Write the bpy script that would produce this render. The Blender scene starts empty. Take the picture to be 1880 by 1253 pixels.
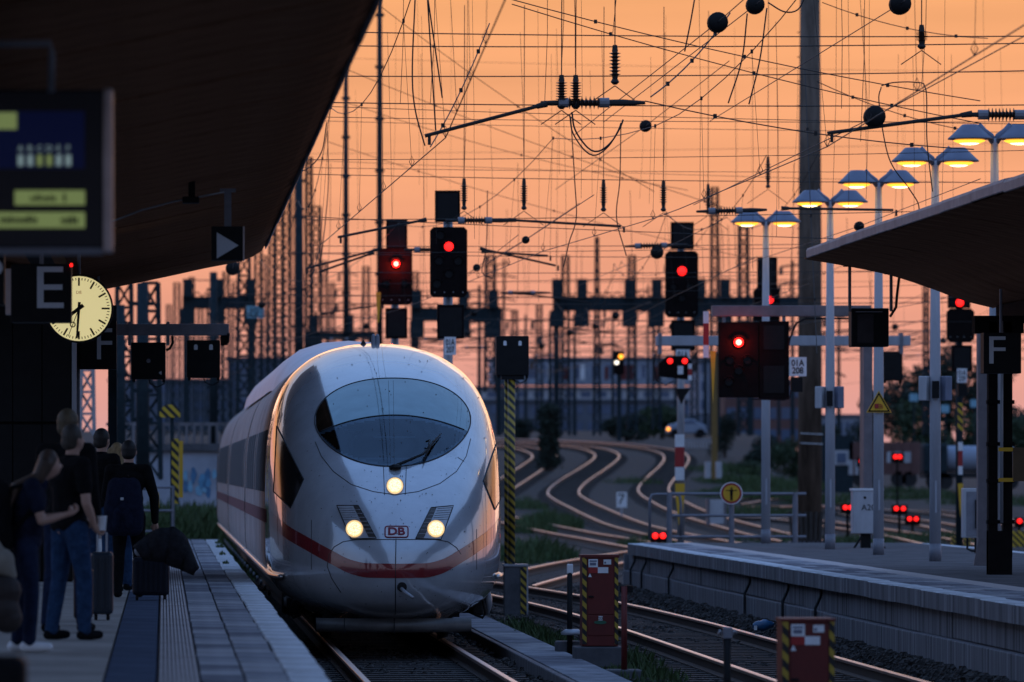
import bpy, bmesh, math, random
from mathutils import Vector, Matrix, noise
R = math.radians
rnd = random.Random(7)
scene = bpy.context.scene
COL = scene.collection

# ------------------------------------------------------------------ camera
# Survey of the photograph: focal length 200 mm, camera 2.16 m above rail head,
# tracks run along +Y.  s = pixels per metre at a distance Y (1880 px wide frame).
F, VX, HY, HC = 10444.0, 300.0, 865.0, 2.16
cam_data = bpy.data.cameras.new('camera')
cam = bpy.data.objects.new('camera', cam_data)
COL.objects.link(cam)
scene.camera = cam
cam.location = (0, 0, HC)
cam.rotation_euler = (R(90), 0, 0)
cam_data.sensor_width = 36.0
cam_data.lens = F / 1880.0 * 36.0
cam_data.shift_x = (940 - VX) / 1880.0
cam_data.shift_y = (HY - 626.5) / 1880.0
cam_data.clip_start = 1.0
cam_data.clip_end = 6000.0
cam_data.dof.use_dof = True
cam_data.dof.focus_distance = 71.5
cam_data.dof.aperture_fstop = 3.0

# ------------------------------------------------------------------ dusk sky
world = bpy.data.worlds.new('World')
scene.world = world
world.use_nodes = True
nt = world.node_tree
for n in list(nt.nodes):
    nt.nodes.remove(n)
out = nt.nodes.new('ShaderNodeOutputWorld')
sky = nt.nodes.new('ShaderNodeTexSky')
sky.sky_type = 'NISHITA'
sky.sun_disc = False
sky.sun_elevation = R(-1.5)
sky.sun_rotation = R(8)
bg1 = nt.nodes.new('ShaderNodeBackground')
bg1.inputs[1].default_value = 0.06
nt.links.new(sky.outputs[0], bg1.inputs[0])
# twilight glow: warm band over the set sun, blue vault above and behind
tc = nt.nodes.new('ShaderNodeTexCoord')
sep = nt.nodes.new('ShaderNodeSeparateXYZ')
nt.links.new(tc.outputs['Generated'], sep.inputs[0])
def ramp(stops):
    r = nt.nodes.new('ShaderNodeValToRGB')
    el = r.color_ramp.elements
    while len(el) > 1:
        el.remove(el[-1])
    el[0].position = stops[0][0]
    el[0].color = (*stops[0][1], 1)
    for p, c in stops[1:]:
        e = el.new(p)
        e.color = (*c, 1)
    nt.links.new(sep.outputs['Z'], r.inputs[0])
    return r
west = ramp([(0.0, (0.64, 0.37, 0.39)), (0.012, (0.75, 0.37, 0.33)), (0.03, (0.84, 0.365, 0.265)), (0.05, (0.90, 0.38, 0.21)),
             (0.085, (0.95, 0.40, 0.165)), (0.14, (0.70, 0.42, 0.30)), (0.26, (0.44, 0.52, 0.74)),
             (0.5, (0.28, 0.49, 0.94)), (1.0, (0.245, 0.44, 0.90))])
east = ramp([(0.0, (0.22, 0.23, 0.30)), (0.1, (0.31, 0.33, 0.45)), (0.3, (0.26, 0.38, 0.66)),
             (0.6, (0.24, 0.44, 0.89)), (1.0, (0.245, 0.44, 0.90))])
mr = nt.nodes.new('ShaderNodeMapRange')
mr.interpolation_type = 'SMOOTHSTEP'
mr.inputs['From Min'].default_value = 0.45
mr.inputs['From Max'].default_value = 1.0
nt.links.new(sep.outputs['Y'], mr.inputs['Value'])
mx = nt.nodes.new('ShaderNodeMix')
mx.data_type = 'RGBA'
nt.links.new(mr.outputs[0], mx.inputs['Factor'])
nt.links.new(east.outputs[0], mx.inputs['A'])
nt.links.new(west.outputs[0], mx.inputs['B'])
cmap = nt.nodes.new('ShaderNodeMapping')
cmap.inputs['Scale'].default_value = (5.0, 5.0, 75.0)
nt.links.new(tc.outputs['Generated'], cmap.inputs[0])
cn = nt.nodes.new('ShaderNodeTexNoise')
cn.inputs['Scale'].default_value = 1.6
cn.inputs['Detail'].default_value = 5
nt.links.new(cmap.outputs[0], cn.inputs['Vector'])
cr0 = nt.nodes.new('ShaderNodeMapRange')
cr0.inputs['From Min'].default_value = 0.3
cr0.inputs['From Max'].default_value = 0.7
cr0.inputs['To Min'].default_value = 0.90
cr0.inputs['To Max'].default_value = 1.07
nt.links.new(cn.outputs['Fac'], cr0.inputs['Value'])
mul = nt.nodes.new('ShaderNodeMix')
mul.data_type = 'RGBA'
mul.blend_type = 'MULTIPLY'
mul.inputs['Factor'].default_value = 1.0
nt.links.new(mx.outputs['Result'], mul.inputs['A'])
nt.links.new(cr0.outputs[0], mul.inputs['B'])
bg2 = nt.nodes.new('ShaderNodeBackground')
bg2.inputs[1].default_value = 0.93
nt.links.new(mul.outputs['Result'], bg2.inputs[0])
ad = nt.nodes.new('ShaderNodeAddShader')
nt.links.new(bg1.outputs[0], ad.inputs[0])
nt.links.new(bg2.outputs[0], ad.inputs[1])
nt.links.new(ad.outputs[0], out.inputs[0])

sun_data = bpy.data.lights.new('sun', 'SUN')
sun_data.energy = 0.10
sun_data.color = (1.0, 0.62, 0.38)
sun_data.angle = R(20)
sun = bpy.data.objects.new('sun', sun_data)
COL.objects.link(sun)
sun.rotation_euler = (R(-86.5), 0, R(-8))     # low in the west, ahead of the camera

vs = scene.view_settings
vs.view_transform = 'Standard'
vs.look = 'None'
vs.exposure = 0.0
vs.gamma = 1.0
vs.use_curve_mapping = False
scene.render.engine = 'CYCLES'
cy = scene.cycles
cy.use_denoising = True
cy.max_bounces = 6
cy.diffuse_bounces = 2
cy.glossy_bounces = 3
cy.transparent_max_bounces = 8
cy.transmission_bounces = 3
cy.sample_clamp_indirect = 4.0
cy.caustics_reflective = False
cy.caustics_refractive = False

# ------------------------------------------------------------------ helpers
def P(px, py, s):
    """photo pixel at a surveyed scale s (px per metre) -> world point"""
    return Vector(((px - VX) / s, F / s, HC + (HY - py) / s))

def mat(name, color, rough=0.6, metal=0.0, var=0.25, scale=6.0, bump=0.0, coat=0.0, spec=0.5, stretch=None, dirt=None):
    m = bpy.data.materials.new(name)
    m.use_nodes = True
    t = m.node_tree
    b = t.nodes['Principled BSDF']
    b.inputs['Roughness'].default_value = rough
    b.inputs['Metallic'].default_value = metal
    b.inputs['Specular IOR Level'].default_value = spec
    if coat:
        b.inputs['Coat Weight'].default_value = coat
        b.inputs['Coat Roughness'].default_value = 0.05
    co = t.nodes.new('ShaderNodeTexCoord')
    mp = t.nodes.new('ShaderNodeMapping')
    if stretch:
        mp.inputs['Scale'].default_value = stretch
    t.links.new(co.outputs['Object'], mp.inputs[0])
    nz = t.nodes.new('ShaderNodeTexNoise')
    nz.inputs['Scale'].default_value = scale
    nz.inputs['Detail'].default_value = 6
    nz.inputs['Roughness'].default_value = 0.65
    t.links.new(mp.outputs[0], nz.inputs['Vector'])
    cr = t.nodes.new('ShaderNodeValToRGB')
    d = dirt if dirt else tuple(c * (1 - var) for c in color)
    cr.color_ramp.elements[0].position = 0.3
    cr.color_ramp.elements[0].color = (*d, 1)
    cr.color_ramp.elements[1].position = 0.68
    cr.color_ramp.elements[1].color = (*[min(1, c * (1 + var * 0.5)) for c in color], 1)
    t.links.new(nz.outputs['Fac'], cr.inputs[0])
    t.links.new(cr.outputs[0], b.inputs['Base Color'])
    if bump:
        bp = t.nodes.new('ShaderNodeBump')
        bp.inputs['Strength'].default_value = bump
        bp.inputs['Distance'].default_value = 0.02
        t.links.new(nz.outputs['Fac'], bp.inputs['Height'])
        t.links.new(bp.outputs[0], b.inputs['Normal'])
    return m

def glow(name, color, strength):
    m = bpy.data.materials.new(name)
    m.use_nodes = True
    b = m.node_tree.nodes['Principled BSDF']
    b.inputs['Base Color'].default_value = (*[c * 0.5 for c in color], 1)
    b.inputs['Emission Color'].default_value = (*color, 1)
    b.inputs['Emission Strength'].default_value = strength
    return m

def stripes(name, c1, c2, period, tilt=1.0, rough=0.5):
    """diagonal two-colour hazard stripes in object space (x + tilt*z)"""
    m = bpy.data.materials.new(name)
    m.use_nodes = True
    t = m.node_tree
    b = t.nodes['Principled BSDF']
    b.inputs['Roughness'].default_value = rough
    co = t.nodes.new('ShaderNodeTexCoord')
    sp = t.nodes.new('ShaderNodeSeparateXYZ')
    t.links.new(co.outputs['Object'], sp.inputs[0])
    m1 = t.nodes.new('ShaderNodeMath'); m1.operation = 'MULTIPLY_ADD'
    m1.inputs[1].default_value = tilt
    t.links.new(sp.outputs['X'], m1.inputs[0]); t.links.new(sp.outputs['Z'], m1.inputs[2])
    m2 = t.nodes.new('ShaderNodeMath'); m2.operation = 'DIVIDE'
    m2.inputs[1].default_value = period
    t.links.new(m1.outputs[0], m2.inputs[0])
    m3 = t.nodes.new('ShaderNodeMath'); m3.operation = 'FRACT'
    t.links.new(m2.outputs[0], m3.inputs[0])
    m4 = t.nodes.new('ShaderNodeMath'); m4.operation = 'GREATER_THAN'
    m4.inputs[1].default_value = 0.5
    t.links.new(m3.outputs[0], m4.inputs[0])
    mxn = t.nodes.new('ShaderNodeMix'); mxn.data_type = 'RGBA'
    mxn.inputs['A'].default_value = (*c1, 1); mxn.inputs['B'].default_value = (*c2, 1)
    t.links.new(m4.outputs[0], mxn.inputs['Factor'])
    t.links.new(mxn.outputs['Result'], b.inputs['Base Color'])
    return m

M = {}
M['ballast'] = mat('ballast', (0.030, 0.025, 0.022), 0.95, var=0.6, scale=9, bump=0.9)
M['stone'] = mat('ballast_stone', (0.05, 0.043, 0.04), 0.9, var=0.5, scale=3)
M['sleeper'] = mat('sleeper', (0.04, 0.036, 0.035), 0.85, var=0.4, scale=5)
M['sleeperf'] = mat('sleeper_concrete', (0.10, 0.088, 0.082), 0.85, var=0.4, scale=5)
M['rust'] = mat('rail_rust', (0.045, 0.026, 0.018), 0.8, var=0.4, scale=8)
M['railtop'] = mat('rail_head', (0.72, 0.56, 0.49), 0.34, 1.0, var=0.12, scale=3, stretch=(1, 0.05, 1))
M['slab'] = mat('paving_slab', (0.31, 0.30, 0.32), 0.6, var=0.5, scale=2.2, bump=0.1, spec=0.0)
M['slab2'] = mat('paving_slab_pale', (0.40, 0.38, 0.39), 0.6, var=0.45, scale=2.2, bump=0.1, spec=0.0)
M['slab3'] = mat('paving_slab_dark', (0.22, 0.21, 0.23), 0.65, var=0.5, scale=2.2, bump=0.1, spec=0.0)
M['asphalt'] = mat('platform_asphalt', (0.16, 0.145, 0.145), 0.6, var=0.35, scale=1.3, bump=0.15, spec=0.0)
M['beige'] = mat('platform_beige', (0.34, 0.30, 0.27), 0.6, var=0.3, scale=1.0, bump=0.1, spec=0.0)
M['darkstrip'] = mat('platform_dark_strip', (0.085, 0.10, 0.14), 0.6, var=0.3, scale=1.5, spec=0.0)
M['tactile'] = mat('tactile_paving', (0.55, 0.48, 0.46), 0.6, var=0.25, scale=2, spec=0.0)
M['tactbase'] = mat('tactile_groove', (0.22, 0.19, 0.19), 0.8, var=0.25, scale=2, spec=0.0)
M['coping'] = mat('coping_white', (0.74, 0.75, 0.78), 0.6, var=0.15, scale=1.6, dirt=(0.33, 0.31, 0.30), spec=0.0)
M['concrete'] = mat('concrete', (0.20, 0.19, 0.20), 0.85, spec=0.2, var=0.75, scale=3.0, stretch=(1, 2.2, 0.10), bump=0.15)
M['concrete_d'] = mat('concrete_dark', (0.10, 0.10, 0.11), 0.85, var=0.4, scale=3.0, bump=0.2)
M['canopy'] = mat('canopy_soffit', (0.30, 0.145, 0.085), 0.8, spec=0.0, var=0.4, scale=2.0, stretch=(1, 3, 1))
M['fascia'] = mat('canopy_fascia', (0.30, 0.26, 0.27), 0.6, var=0.3, scale=3.0)
M['black'] = mat('black_paint', (0.009, 0.009, 0.010), 0.6, spec=0.2, var=0.3, scale=6)
M['blackm'] = mat('matt_black', (0.012, 0.010, 0.010), 0.9, spec=0.1, var=0.3, scale=6)
M['steel'] = mat('grey_steel', (0.21, 0.21, 0.24), 0.5, var=0.25, scale=5)
M['galv'] = mat('galvanised', (0.36, 0.37, 0.40), 0.45, 0.3, var=0.25, scale=6, stretch=(1, 1, 0.2))
M['pole'] = mat('lamp_pole_grey', (0.40, 0.41, 0.45), 0.5, var=0.18, scale=4, stretch=(1, 1, 0.2))
M['dkgreen'] = mat('mast_green', (0.020, 0.034, 0.042), 0.75, spec=0.2, var=0.35, scale=4)
M['mast'] = mat('mast_weathered', (0.15, 0.11, 0.085), 0.9, spec=0.1, var=0.8, scale=2.5, stretch=(1, 1, 0.15), bump=0.2)
M['brownp'] = mat('post_brown_grey', (0.17, 0.15, 0.16), 0.6, var=0.25, scale=4)
M['wire'] = mat('wire', (0.012, 0.011, 0.011), 0.6, var=0.2, scale=10)
M['insul'] = mat('insulator', (0.05, 0.028, 0.022), 0.3, var=0.3, scale=10)
M['insulcap'] = mat('insulator_cap', (0.22, 0.22, 0.25), 0.45, var=0.2, scale=10)
M['red'] = mat('cabinet_red', (0.13, 0.013, 0.010), 0.6, var=0.3, scale=3)
M['redsign'] = mat('sign_red', (0.36, 0.02, 0.02), 0.5, var=0.15, scale=3)
M['white'] = mat('white_paint', (0.78, 0.79, 0.81), 0.45, var=0.15, scale=3)
M['offwhite'] = mat('cabinet_white', (0.46, 0.47, 0.50), 0.5, var=0.25, scale=3, stretch=(1, 1, 0.3))
M['yellow'] = mat('sign_yellow', (0.72, 0.40, 0.02), 0.5, var=0.15, scale=3)
M['haz'] = stripes('hazard_stripes', (0.62, 0.40, 0.02), (0.012, 0.012, 0.012), 0.20, 1.0)
M['hazn'] = stripes('hazard_stripes_fine', (0.42, 0.28, 0.03), (0.012, 0.012, 0.012), 0.13, 1.0)
M['grass'] = mat('grass', (0.05, 0.085, 0.022), 0.8, var=0.5, scale=4)
M['leaf'] = mat('leaf', (0.035, 0.06, 0.022), 0.75, var=0.5, scale=1.5)
M['leafd'] = mat('leaf_dark', (0.020, 0.034, 0.022), 0.8, var=0.5, scale=1.5)
M['bark'] = mat('bark', (0.05, 0.04, 0.035), 0.9, var=0.4, scale=5)
M['letter'] = mat('sign_letter', (0.62, 0.64, 0.68), 0.6, var=0.1, scale=3)
M['redlamp'] = glow('signal_red', (1.0, 0.008, 0.006), 7.0)
M['redlamp2'] = glow('signal_red_dim', (1.0, 0.012, 0.010), 3.0)
M['headl'] = glow('headlight', (1.0, 0.80, 0.45), 2.1)
M['redcore'] = glow('signal_red_core', (1.0, 0.30, 0.20), 6.0)
M['sodiumcore'] = glow('sodium_core', (1.0, 0.80, 0.40), 5.0)
M['headrim'] = glow('headlight_rim', (1.0, 0.66, 0.28), 0.9)
M['sodium'] = glow('sodium_lamp', (1.0, 0.40, 0.03), 2.4)
_t = M['headl'].node_tree
_b = _t.nodes['Principled BSDF']
_v = _t.nodes.new('ShaderNodeTexVoronoi'); _v.inputs['Scale'].default_value = 55
_c = _t.nodes.new('ShaderNodeTexCoord'); _t.links.new(_c.outputs['Object'], _v.inputs['Vector'])
_m = _t.nodes.new('ShaderNodeMapRange'); _m.inputs['From Max'].default_value = 0.7; _m.inputs['To Min'].default_value = 2.6; _m.inputs['To Max'].default_value = 0.9
_t.links.new(_v.outputs['Distance'], _m.inputs['Value']); _t.links.new(_m.outputs[0], _b.inputs['Emission Strength'])
M['amber'] = glow('signal_amber', (1.0, 0.35, 0.03), 3.0)
M['whitel'] = glow('signal_white', (1.0, 0.9, 0.75), 2.5)

class MB:
    def __init__(self):
        self.v = []
        self.f = []
        self.m = []
    def add(self, vs, fs, mi=0):
        o = len(self.v)
        self.v += [tuple(p) for p in vs]
        self.f += [tuple(i + o for i in f) for f in fs]
        self.m += [mi] * len(fs)
        return self
    def box(self, c, size, rz=0.0, ry=0.0, rx=0.0, mi=0):
        hx, hy, hz = size[0] / 2, size[1] / 2, size[2] / 2
        mt = Matrix.Rotation(rz, 3, 'Z') @ Matrix.Rotation(ry, 3, 'Y') @ Matrix.Rotation(rx, 3, 'X')
        c = Vector(c)
        vs = [c + mt @ Vector((x, y, z)) for x in (-hx, hx) for y in (-hy, hy) for z in (-hz, hz)]
        return self.add(vs, [(0, 1, 3, 2), (4, 6, 7, 5), (0, 4, 5, 1), (2, 3, 7, 6), (0, 2, 6, 4), (1, 5, 7, 3)], mi)
    def bbox(self, x0, x1, y0, y1, z0, z1, mi=0):
        return self.box(((x0 + x1) / 2, (y0 + y1) / 2, (z0 + z1) / 2), (x1 - x0, y1 - y0, z1 - z0), mi=mi)
    def tube(self, pts, r, n=6, caps=True, mi=0):
        pts = [Vector(p) for p in pts]
        rs = r if isinstance(r, (list, tuple)) else [r] * len(pts)
        vs, fs = [], []
        up = None
        for i, p in enumerate(pts):
            a = pts[max(0, i - 1)]
            b = pts[min(len(pts) - 1, i + 1)]
            d = (b - a)
            d = d.normalized() if d.length > 1e-9 else Vector((0, 0, 1))
            if up is None or abs(up.dot(d)) > 0.98:
                up = Vector((0, 0, 1)) if abs(d.z) < 0.9 else Vector((1, 0, 0))
            x = d.cross(up).normalized()
            y = x.cross(d).normalized()
            up = y
            for k in range(n):
                an = 2 * math.pi * (k + 0.5) / n
                vs.append(p + x * math.cos(an) * rs[i] + y * math.sin(an) * rs[i])
        for i in range(len(pts) - 1):
            for k in range(n):
                k2 = (k + 1) % n
                fs.append((i * n + k, i * n + k2, (i + 1) * n + k2, (i + 1) * n + k))
        if caps:
            fs.append(tuple(range(n))[::-1])
            fs.append(tuple(range((len(pts) - 1) * n, len(pts) * n)))
        return self.add(vs, fs, mi)
    def lathe(self, prof, c, axis='Z', n=16, mi=0):
        """prof: list of (r, h) along axis"""
        c = Vector(c)
        vs, fs = [], []
        for r, h in prof:
            for k in range(n):
                a = 2 * math.pi * k / n
                u, v = r * math.cos(a), r * math.sin(a)
                vs.append(c + (Vector((u, v, h)) if axis == 'Z' else Vector((u, h, v)) if axis == 'Y' else Vector((h, u, v))))
        for i in range(len(prof) - 1):
            for k in range(n):
                k2 = (k + 1) % n
                fs.append((i * n + k, i * n + k2, (i + 1) * n + k2, (i + 1) * n + k))
        fs.append(tuple(range(n))[::-1])
        fs.append(tuple(range((len(prof) - 1) * n, len(prof) * n)))
        return self.add(vs, fs, mi)
    def prism(self, poly, y0, y1, mi=0):
        """poly of (x, z) extruded from y0 to y1"""
        n = len(poly)
        vs = [(x, y0, z) for x, z in poly] + [(x, y1, z) for x, z in poly]
        fs = [tuple(range(n)), tuple(range(n, 2 * n))[::-1]]
        fs += [(i, i + n, (i + 1) % n + n, (i + 1) % n) for i in range(n)]
        return self.add(vs, fs, mi)
    def grid(self, rows, mi=0, close=False):
        nr, nc = len(rows), len(rows[0])
        vs = [p for r in rows for p in r]
        fs = []
        for i in range(nr - 1):
            for j in range(nc - (0 if close else 1)):
                j2 = (j + 1) % nc
                fs.append((i * nc + j, i * nc + j2, (i + 1) * nc + j2, (i + 1) * nc + j))
        return self.add(vs, fs, mi)
    def build(self, name, mats, parent=None, smooth=False, bevel=0.0, fix=True):
        me = bpy.data.meshes.new(name)
        off = parent_world(parent) if parent else Vector((0, 0, 0))
        me.from_pydata([Vector(p) - off for p in self.v], [], self.f)
        ms = mats if isinstance(mats, (list, tuple)) else [mats]
        for m in ms:
            me.materials.append(M[m] if isinstance(m, str) else m)
        if len(ms) > 1:
            me.polygons.foreach_set('material_index', self.m)
        if fix:
            bm = bmesh.new(); bm.from_mesh(me)
            bmesh.ops.recalc_face_normals(bm, faces=bm.faces)
            bm.to_mesh(me); bm.free()
        if smooth:
            me.polygons.foreach_set('use_smooth', [True] * len(me.polygons))
        o = bpy.data.objects.new(name, me)
        COL.objects.link(o)
        if parent:
            o.parent = parent
        if bevel:
            b = o.modifiers.new('bevel', 'BEVEL')
            b.width = bevel; b.segments = 2; b.limit_method = 'ANGLE'
        return o

def parent_world(o):
    v = Vector((0, 0, 0))
    while o is not None:
        v += o.location
        o = o.parent
    return v

def tag(o, label=None, cat=None, group=None, kind=None):
    if label: o['label'] = label
    if cat: o['category'] = cat
    if group: o['group'] = group
    if kind: o['kind'] = kind
    return o

def thing(name, label, cat, loc=(0, 0, 0), group=None):
    o = bpy.data.objects.new(name, None)
    o.empty_display_size = 0.2
    COL.objects.link(o)
    o.location = loc
    return tag(o, label, cat, group)

def copy_thing(o, loc, label=None):
    c = o.copy(); COL.objects.link(c); c.location = loc
    if label: c['label'] = label
    for ch in [x for x in bpy.data.objects if x.parent == o]:
        d = ch.copy(); COL.objects.link(d); d.parent = c
        for g in [x for x in bpy.data.objects if x.parent == ch]:
            e = g.copy(); COL.objects.link(e); e.parent = d
    return c

def text(name, s, c, height, m, parent=None, depth=0.004, width=None, align='CENTER', bold=0.0):
    """flat lettering facing the camera (-Y), centred at c"""
    cu = bpy.data.curves.new(name, 'FONT')
    cu.body = s; cu.size = 1.0; cu.extrude = 0.0; cu.offset = bold
    cu.align_x = 'CENTER'; cu.align_y = 'CENTER'
    cu.space_line = 0.85
    tmp = bpy.data.objects.new(name + '_tmp', cu)
    COL.objects.link(tmp)
    bpy.context.view_layer.update()
    me = bpy.data.meshes.new_from_object(tmp.evaluated_get(bpy.context.evaluated_depsgraph_get()))
    bpy.data.objects.remove(tmp)
    xs = [v.co.x for v in me.vertices]; ys = [v.co.y for v in me.vertices]
    w0, h0 = max(xs) - min(xs), max(ys) - min(ys)
    cx, cyy = (max(xs) + min(xs)) / 2, (max(ys) + min(ys)) / 2
    k = height / h0
    kx = (width / w0) if width else k
    off = Vector(c) - (parent_world(parent) if parent else Vector((0, 0, 0)))
    for v in me.vertices:
        x, y = v.co.x, v.co.y
        v.co = off + Vector(((x - cx) * kx, 0, (y - cyy) * k))
    me.materials.clear(); me.materials.append(M[m] if isinstance(m, str) else m)
    o = bpy.data.objects.new(name, me); COL.objects.link(o)
    if parent: o.parent = parent
    return o

def lerp_tab(tab, x):
    if x <= tab[0][0]: return tab[0][1]
    for (a, b), (c, d) in zip(tab, tab[1:]):
        if x <= c:
            t = (x - a) / (c - a)
            return b + (d - b) * t
    return tab[-1][1]

def smooth_tab(tab, x):
    """monotone-ish cubic (Catmull-Rom tangents) through a table"""
    n = len(tab)
    if x <= tab[0][0]: return tab[0][1]
    if x >= tab[-1][0]: return tab[-1][1]
    for i in range(n - 1):
        if x <= tab[i + 1][0]:
            break
    x0, y0 = tab[i]; x1, y1 = tab[i + 1]
    h = x1 - x0
    def slope(k):
        if k == 0 or k == n - 1:
            j = 0 if k == 0 else n - 2
            return (tab[j + 1][1] - tab[j][1]) / (tab[j + 1][0] - tab[j][0])
        a = (tab[k][1] - tab[k - 1][1]) / (tab[k][0] - tab[k - 1][0])
        b = (tab[k + 1][1] - tab[k][1]) / (tab[k + 1][0] - tab[k][0])
        return 0.0 if a * b <= 0 else 2 * a * b / (a + b)
    m0, m1 = slope(i), slope(i + 1)
    t = (x - x0) / h
    return ((2*t**3 - 3*t**2 + 1) * y0 + (t**3 - 2*t**2 + t) * h * m0 + (-2*t**3 + 3*t**2) * y1 + (t**3 - t**2) * h * m1)
def sstep(a, b, x):
    t = max(0.0, min(1.0, (x - a) / (b - a)))
    return t * t * (3 - 2 * t)
# ------------------------------------------------------------------ ground
RAMP = [(0, 0), (190, 0), (240, 0.4), (310, 2.0), (360, 3.2), (420, 4.6), (500, 5.6), (600, 6.6), (700, 6.8), (5000, 6.8)]
FLAT = [(0, 0), (200, 0), (400, 0.6), (600, 0.9), (5000, 1.0)]
def railz(X, Y):
    if Y < 150: return 0.0
    w = 1 - sstep(0.102, 0.125, X / Y)
    return smooth_tab(RAMP, Y) * w + smooth_tab(FLAT, Y) * (1 - w)
def solve(px, py):
    """world point on the rail-level surface seen at that pixel"""
    lo, hi = 30.0, 640.0
    for _ in range(50):
        Y = (lo + hi) / 2
        X = (px - VX) * Y / F
        if HY - (railz(X, Y) - HC) * F / Y > py: lo = Y
        else: hi = Y
    Y = (lo + hi) / 2
    X = (px - VX) * Y / F
    return Vector((X, Y, railz(X, Y)))

ys = [-60, -20, 20, 40] + [45 + 2.5 * i for i in range(22)] + [100 + 5 * i for i in range(80)] + [520, 560, 600, 650, 700, 800, 1000, 1500, 2500, 5000]
xs = [-900, -400, -200, -100, -60, -30] + [-20 + 1.0 * i for i in range(95)] + [80, 100, 130, 180, 300, 500, 900]
rows = []
for y in ys:
    r = []
    for x in xs:
        z = railz(x, y) - 0.21
        if y < 420: z += 0.05 * noise.noise(Vector((x * 0.9, y * 0.5, 3.0)))
        r.append((x, y, z))
    rows.append(r)
g = MB().grid(rows).build('ground', 'ballast', smooth=True)
tag(g, kind='structure', label='dark track ballast of the station throat')

# ------------------------------------------------------------------ tracks
def resample(pts, step=1.5):
    pts = [Vector((p[0], p[1], 0)) for p in pts]
    P0 = [pts[0] * 2 - pts[1]] + pts + [pts[-1] * 2 - pts[-2]]
    out_ = []
    for i in range(1, len(P0) - 2):
        a, b, c, d = P0[i - 1], P0[i], P0[i + 1], P0[i + 2]
        n = max(1, int((c - b).length / step))
        for k in range(n):
            t = k / n
            out_.append(0.5 * ((2 * b) + (c - a) * t + (2 * a - 5 * b + 4 * c - d) * t * t + (3 * b - a - 3 * c + d) * t ** 3))
    out_.append(pts[-1])
    return out_

def track(pts, label, lift=0.0, sleepers=True, name='railway_track', sm='sleeper'):
    c = resample(pts)
    t = thing(name, label, 'railway track', (c[0].x, c[0].y, 0), 'railway tracks of the station throat')
    for sgn in (-1, 1):
        rows_ = []
        for i, p in enumerate(c):
            d = (c[min(i + 1, len(c) - 1)] - c[max(i - 1, 0)]).normalized()
            nrm = Vector((d.y, -d.x, 0))
            q = p + nrm * sgn * 0.7535
            zz = railz(p.x, p.y) + lift
            prof = [(-0.07, -0.165), (-0.07, -0.15), (-0.012, -0.13), (-0.012, -0.045), (-0.036, -0.035), (-0.036, -0.006), (-0.030, 0.0),
                    (0.030, 0.0), (0.036, -0.006), (0.036, -0.035), (0.012, -0.045), (0.012, -0.13), (0.07, -0.15), (0.07, -0.165)]
            rows_.append([(q.x + nrm.x * a, q.y + nrm.y * a, zz + b) for a, b in prof])
        mb = MB().grid(rows_)
        nc = len(rows_[0]) - 1
        mb.m = [1 if (k % nc) in (4, 5, 6, 7, 8) else 0 for k in range(len(mb.f))]
        mb.build('rail', ['rust', 'railtop'], t)
    if sleepers:
        mb = MB()
        acc = 0.0
        for a, b in zip(c, c[1:]):
            L = (b - a).length
            while acc < L:
                p = a.lerp(b, acc / L)
                d = (b - a).normalized()
                mb.box((p.x, p.y, railz(p.x, p.y) - 0.215), (2.5, 0.24, 0.10), rz=math.atan2(d.y, d.x) - math.pi / 2)
                acc += 0.63
            acc -= L
        o = mb.build('sleepers', sm, t, fix=False)
        o['kind'] = 'stuff'
    return t
def ptrack(pix, label, **k):
    return track([solve(*p).xy for p in pix], label, sm='sleeperf', **k)

XC = 2.845           # centre line of the train's track
track([(XC, -10), (XC, 60), (XC, 110), (XC, 160), (XC - 0.5, 200)], 'track under the white express train beside the left platform')
track([(7.07, -10), (7.07, 40), (7.07, 74), (7.0, 84), (6.75, 94), (6.2, 104), (5.3, 116), (4.1, 130), (3.2, 145), (2.6, 165)],
      'track along the right platform wall, passing the red cabinets')
ptrack([(905, 1075), (950, 1063), (1021, 1046), (1085, 1032), (1160, 1019), (1240, 1006)], 'crossover track branching right just behind the striped signal post', lift=0.004)
ptrack([(1330, 1024), (1180, 1000), (1100, 986), (1030, 974), (950, 957), (900, 947)], 'track crossing leftward above the crossover', lift=0.002)
ptrack([(1330, 1000), (1230, 981), (1150, 962), (1085, 935), (1045, 915), (1034, 903), (1048, 886), (1085, 862), (1111, 843), (1113, 833), (1090, 824), (1045, 818), (950, 812), (850, 809)],
       'left one of the two S-shaped tracks climbing in the distance')
ptrack([(1480, 993), (1380, 972), (1290, 947), (1230, 922), (1205, 907), (1200, 895), (1214, 876), (1234, 856), (1242, 842), (1233, 831), (1195, 822), (1120, 814), (1000, 808), (880, 805)],
       'right one of the two S-shaped tracks climbing in the distance')
ptrack([(900, 905), (945, 878), (985, 852), (1000, 838), (985, 828), (945, 820), (860, 815)], 'short curved track left of the ivy-covered mast')
ptrack([(1360, 948), (1500, 958), (1640, 978), (1790, 1010), (1900, 1040)], 'yard track running to the right behind the lamp posts')
ptrack([(1400, 930), (1540, 938), (1700, 960), (1900, 1000)], 'farther yard track running to the right behind the white cabinet')
ptrack([(1330, 925), (1500, 922), (1700, 938), (1900, 965)], 'farthest yard track at right in front of the wagons', sleepers=False)

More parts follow.
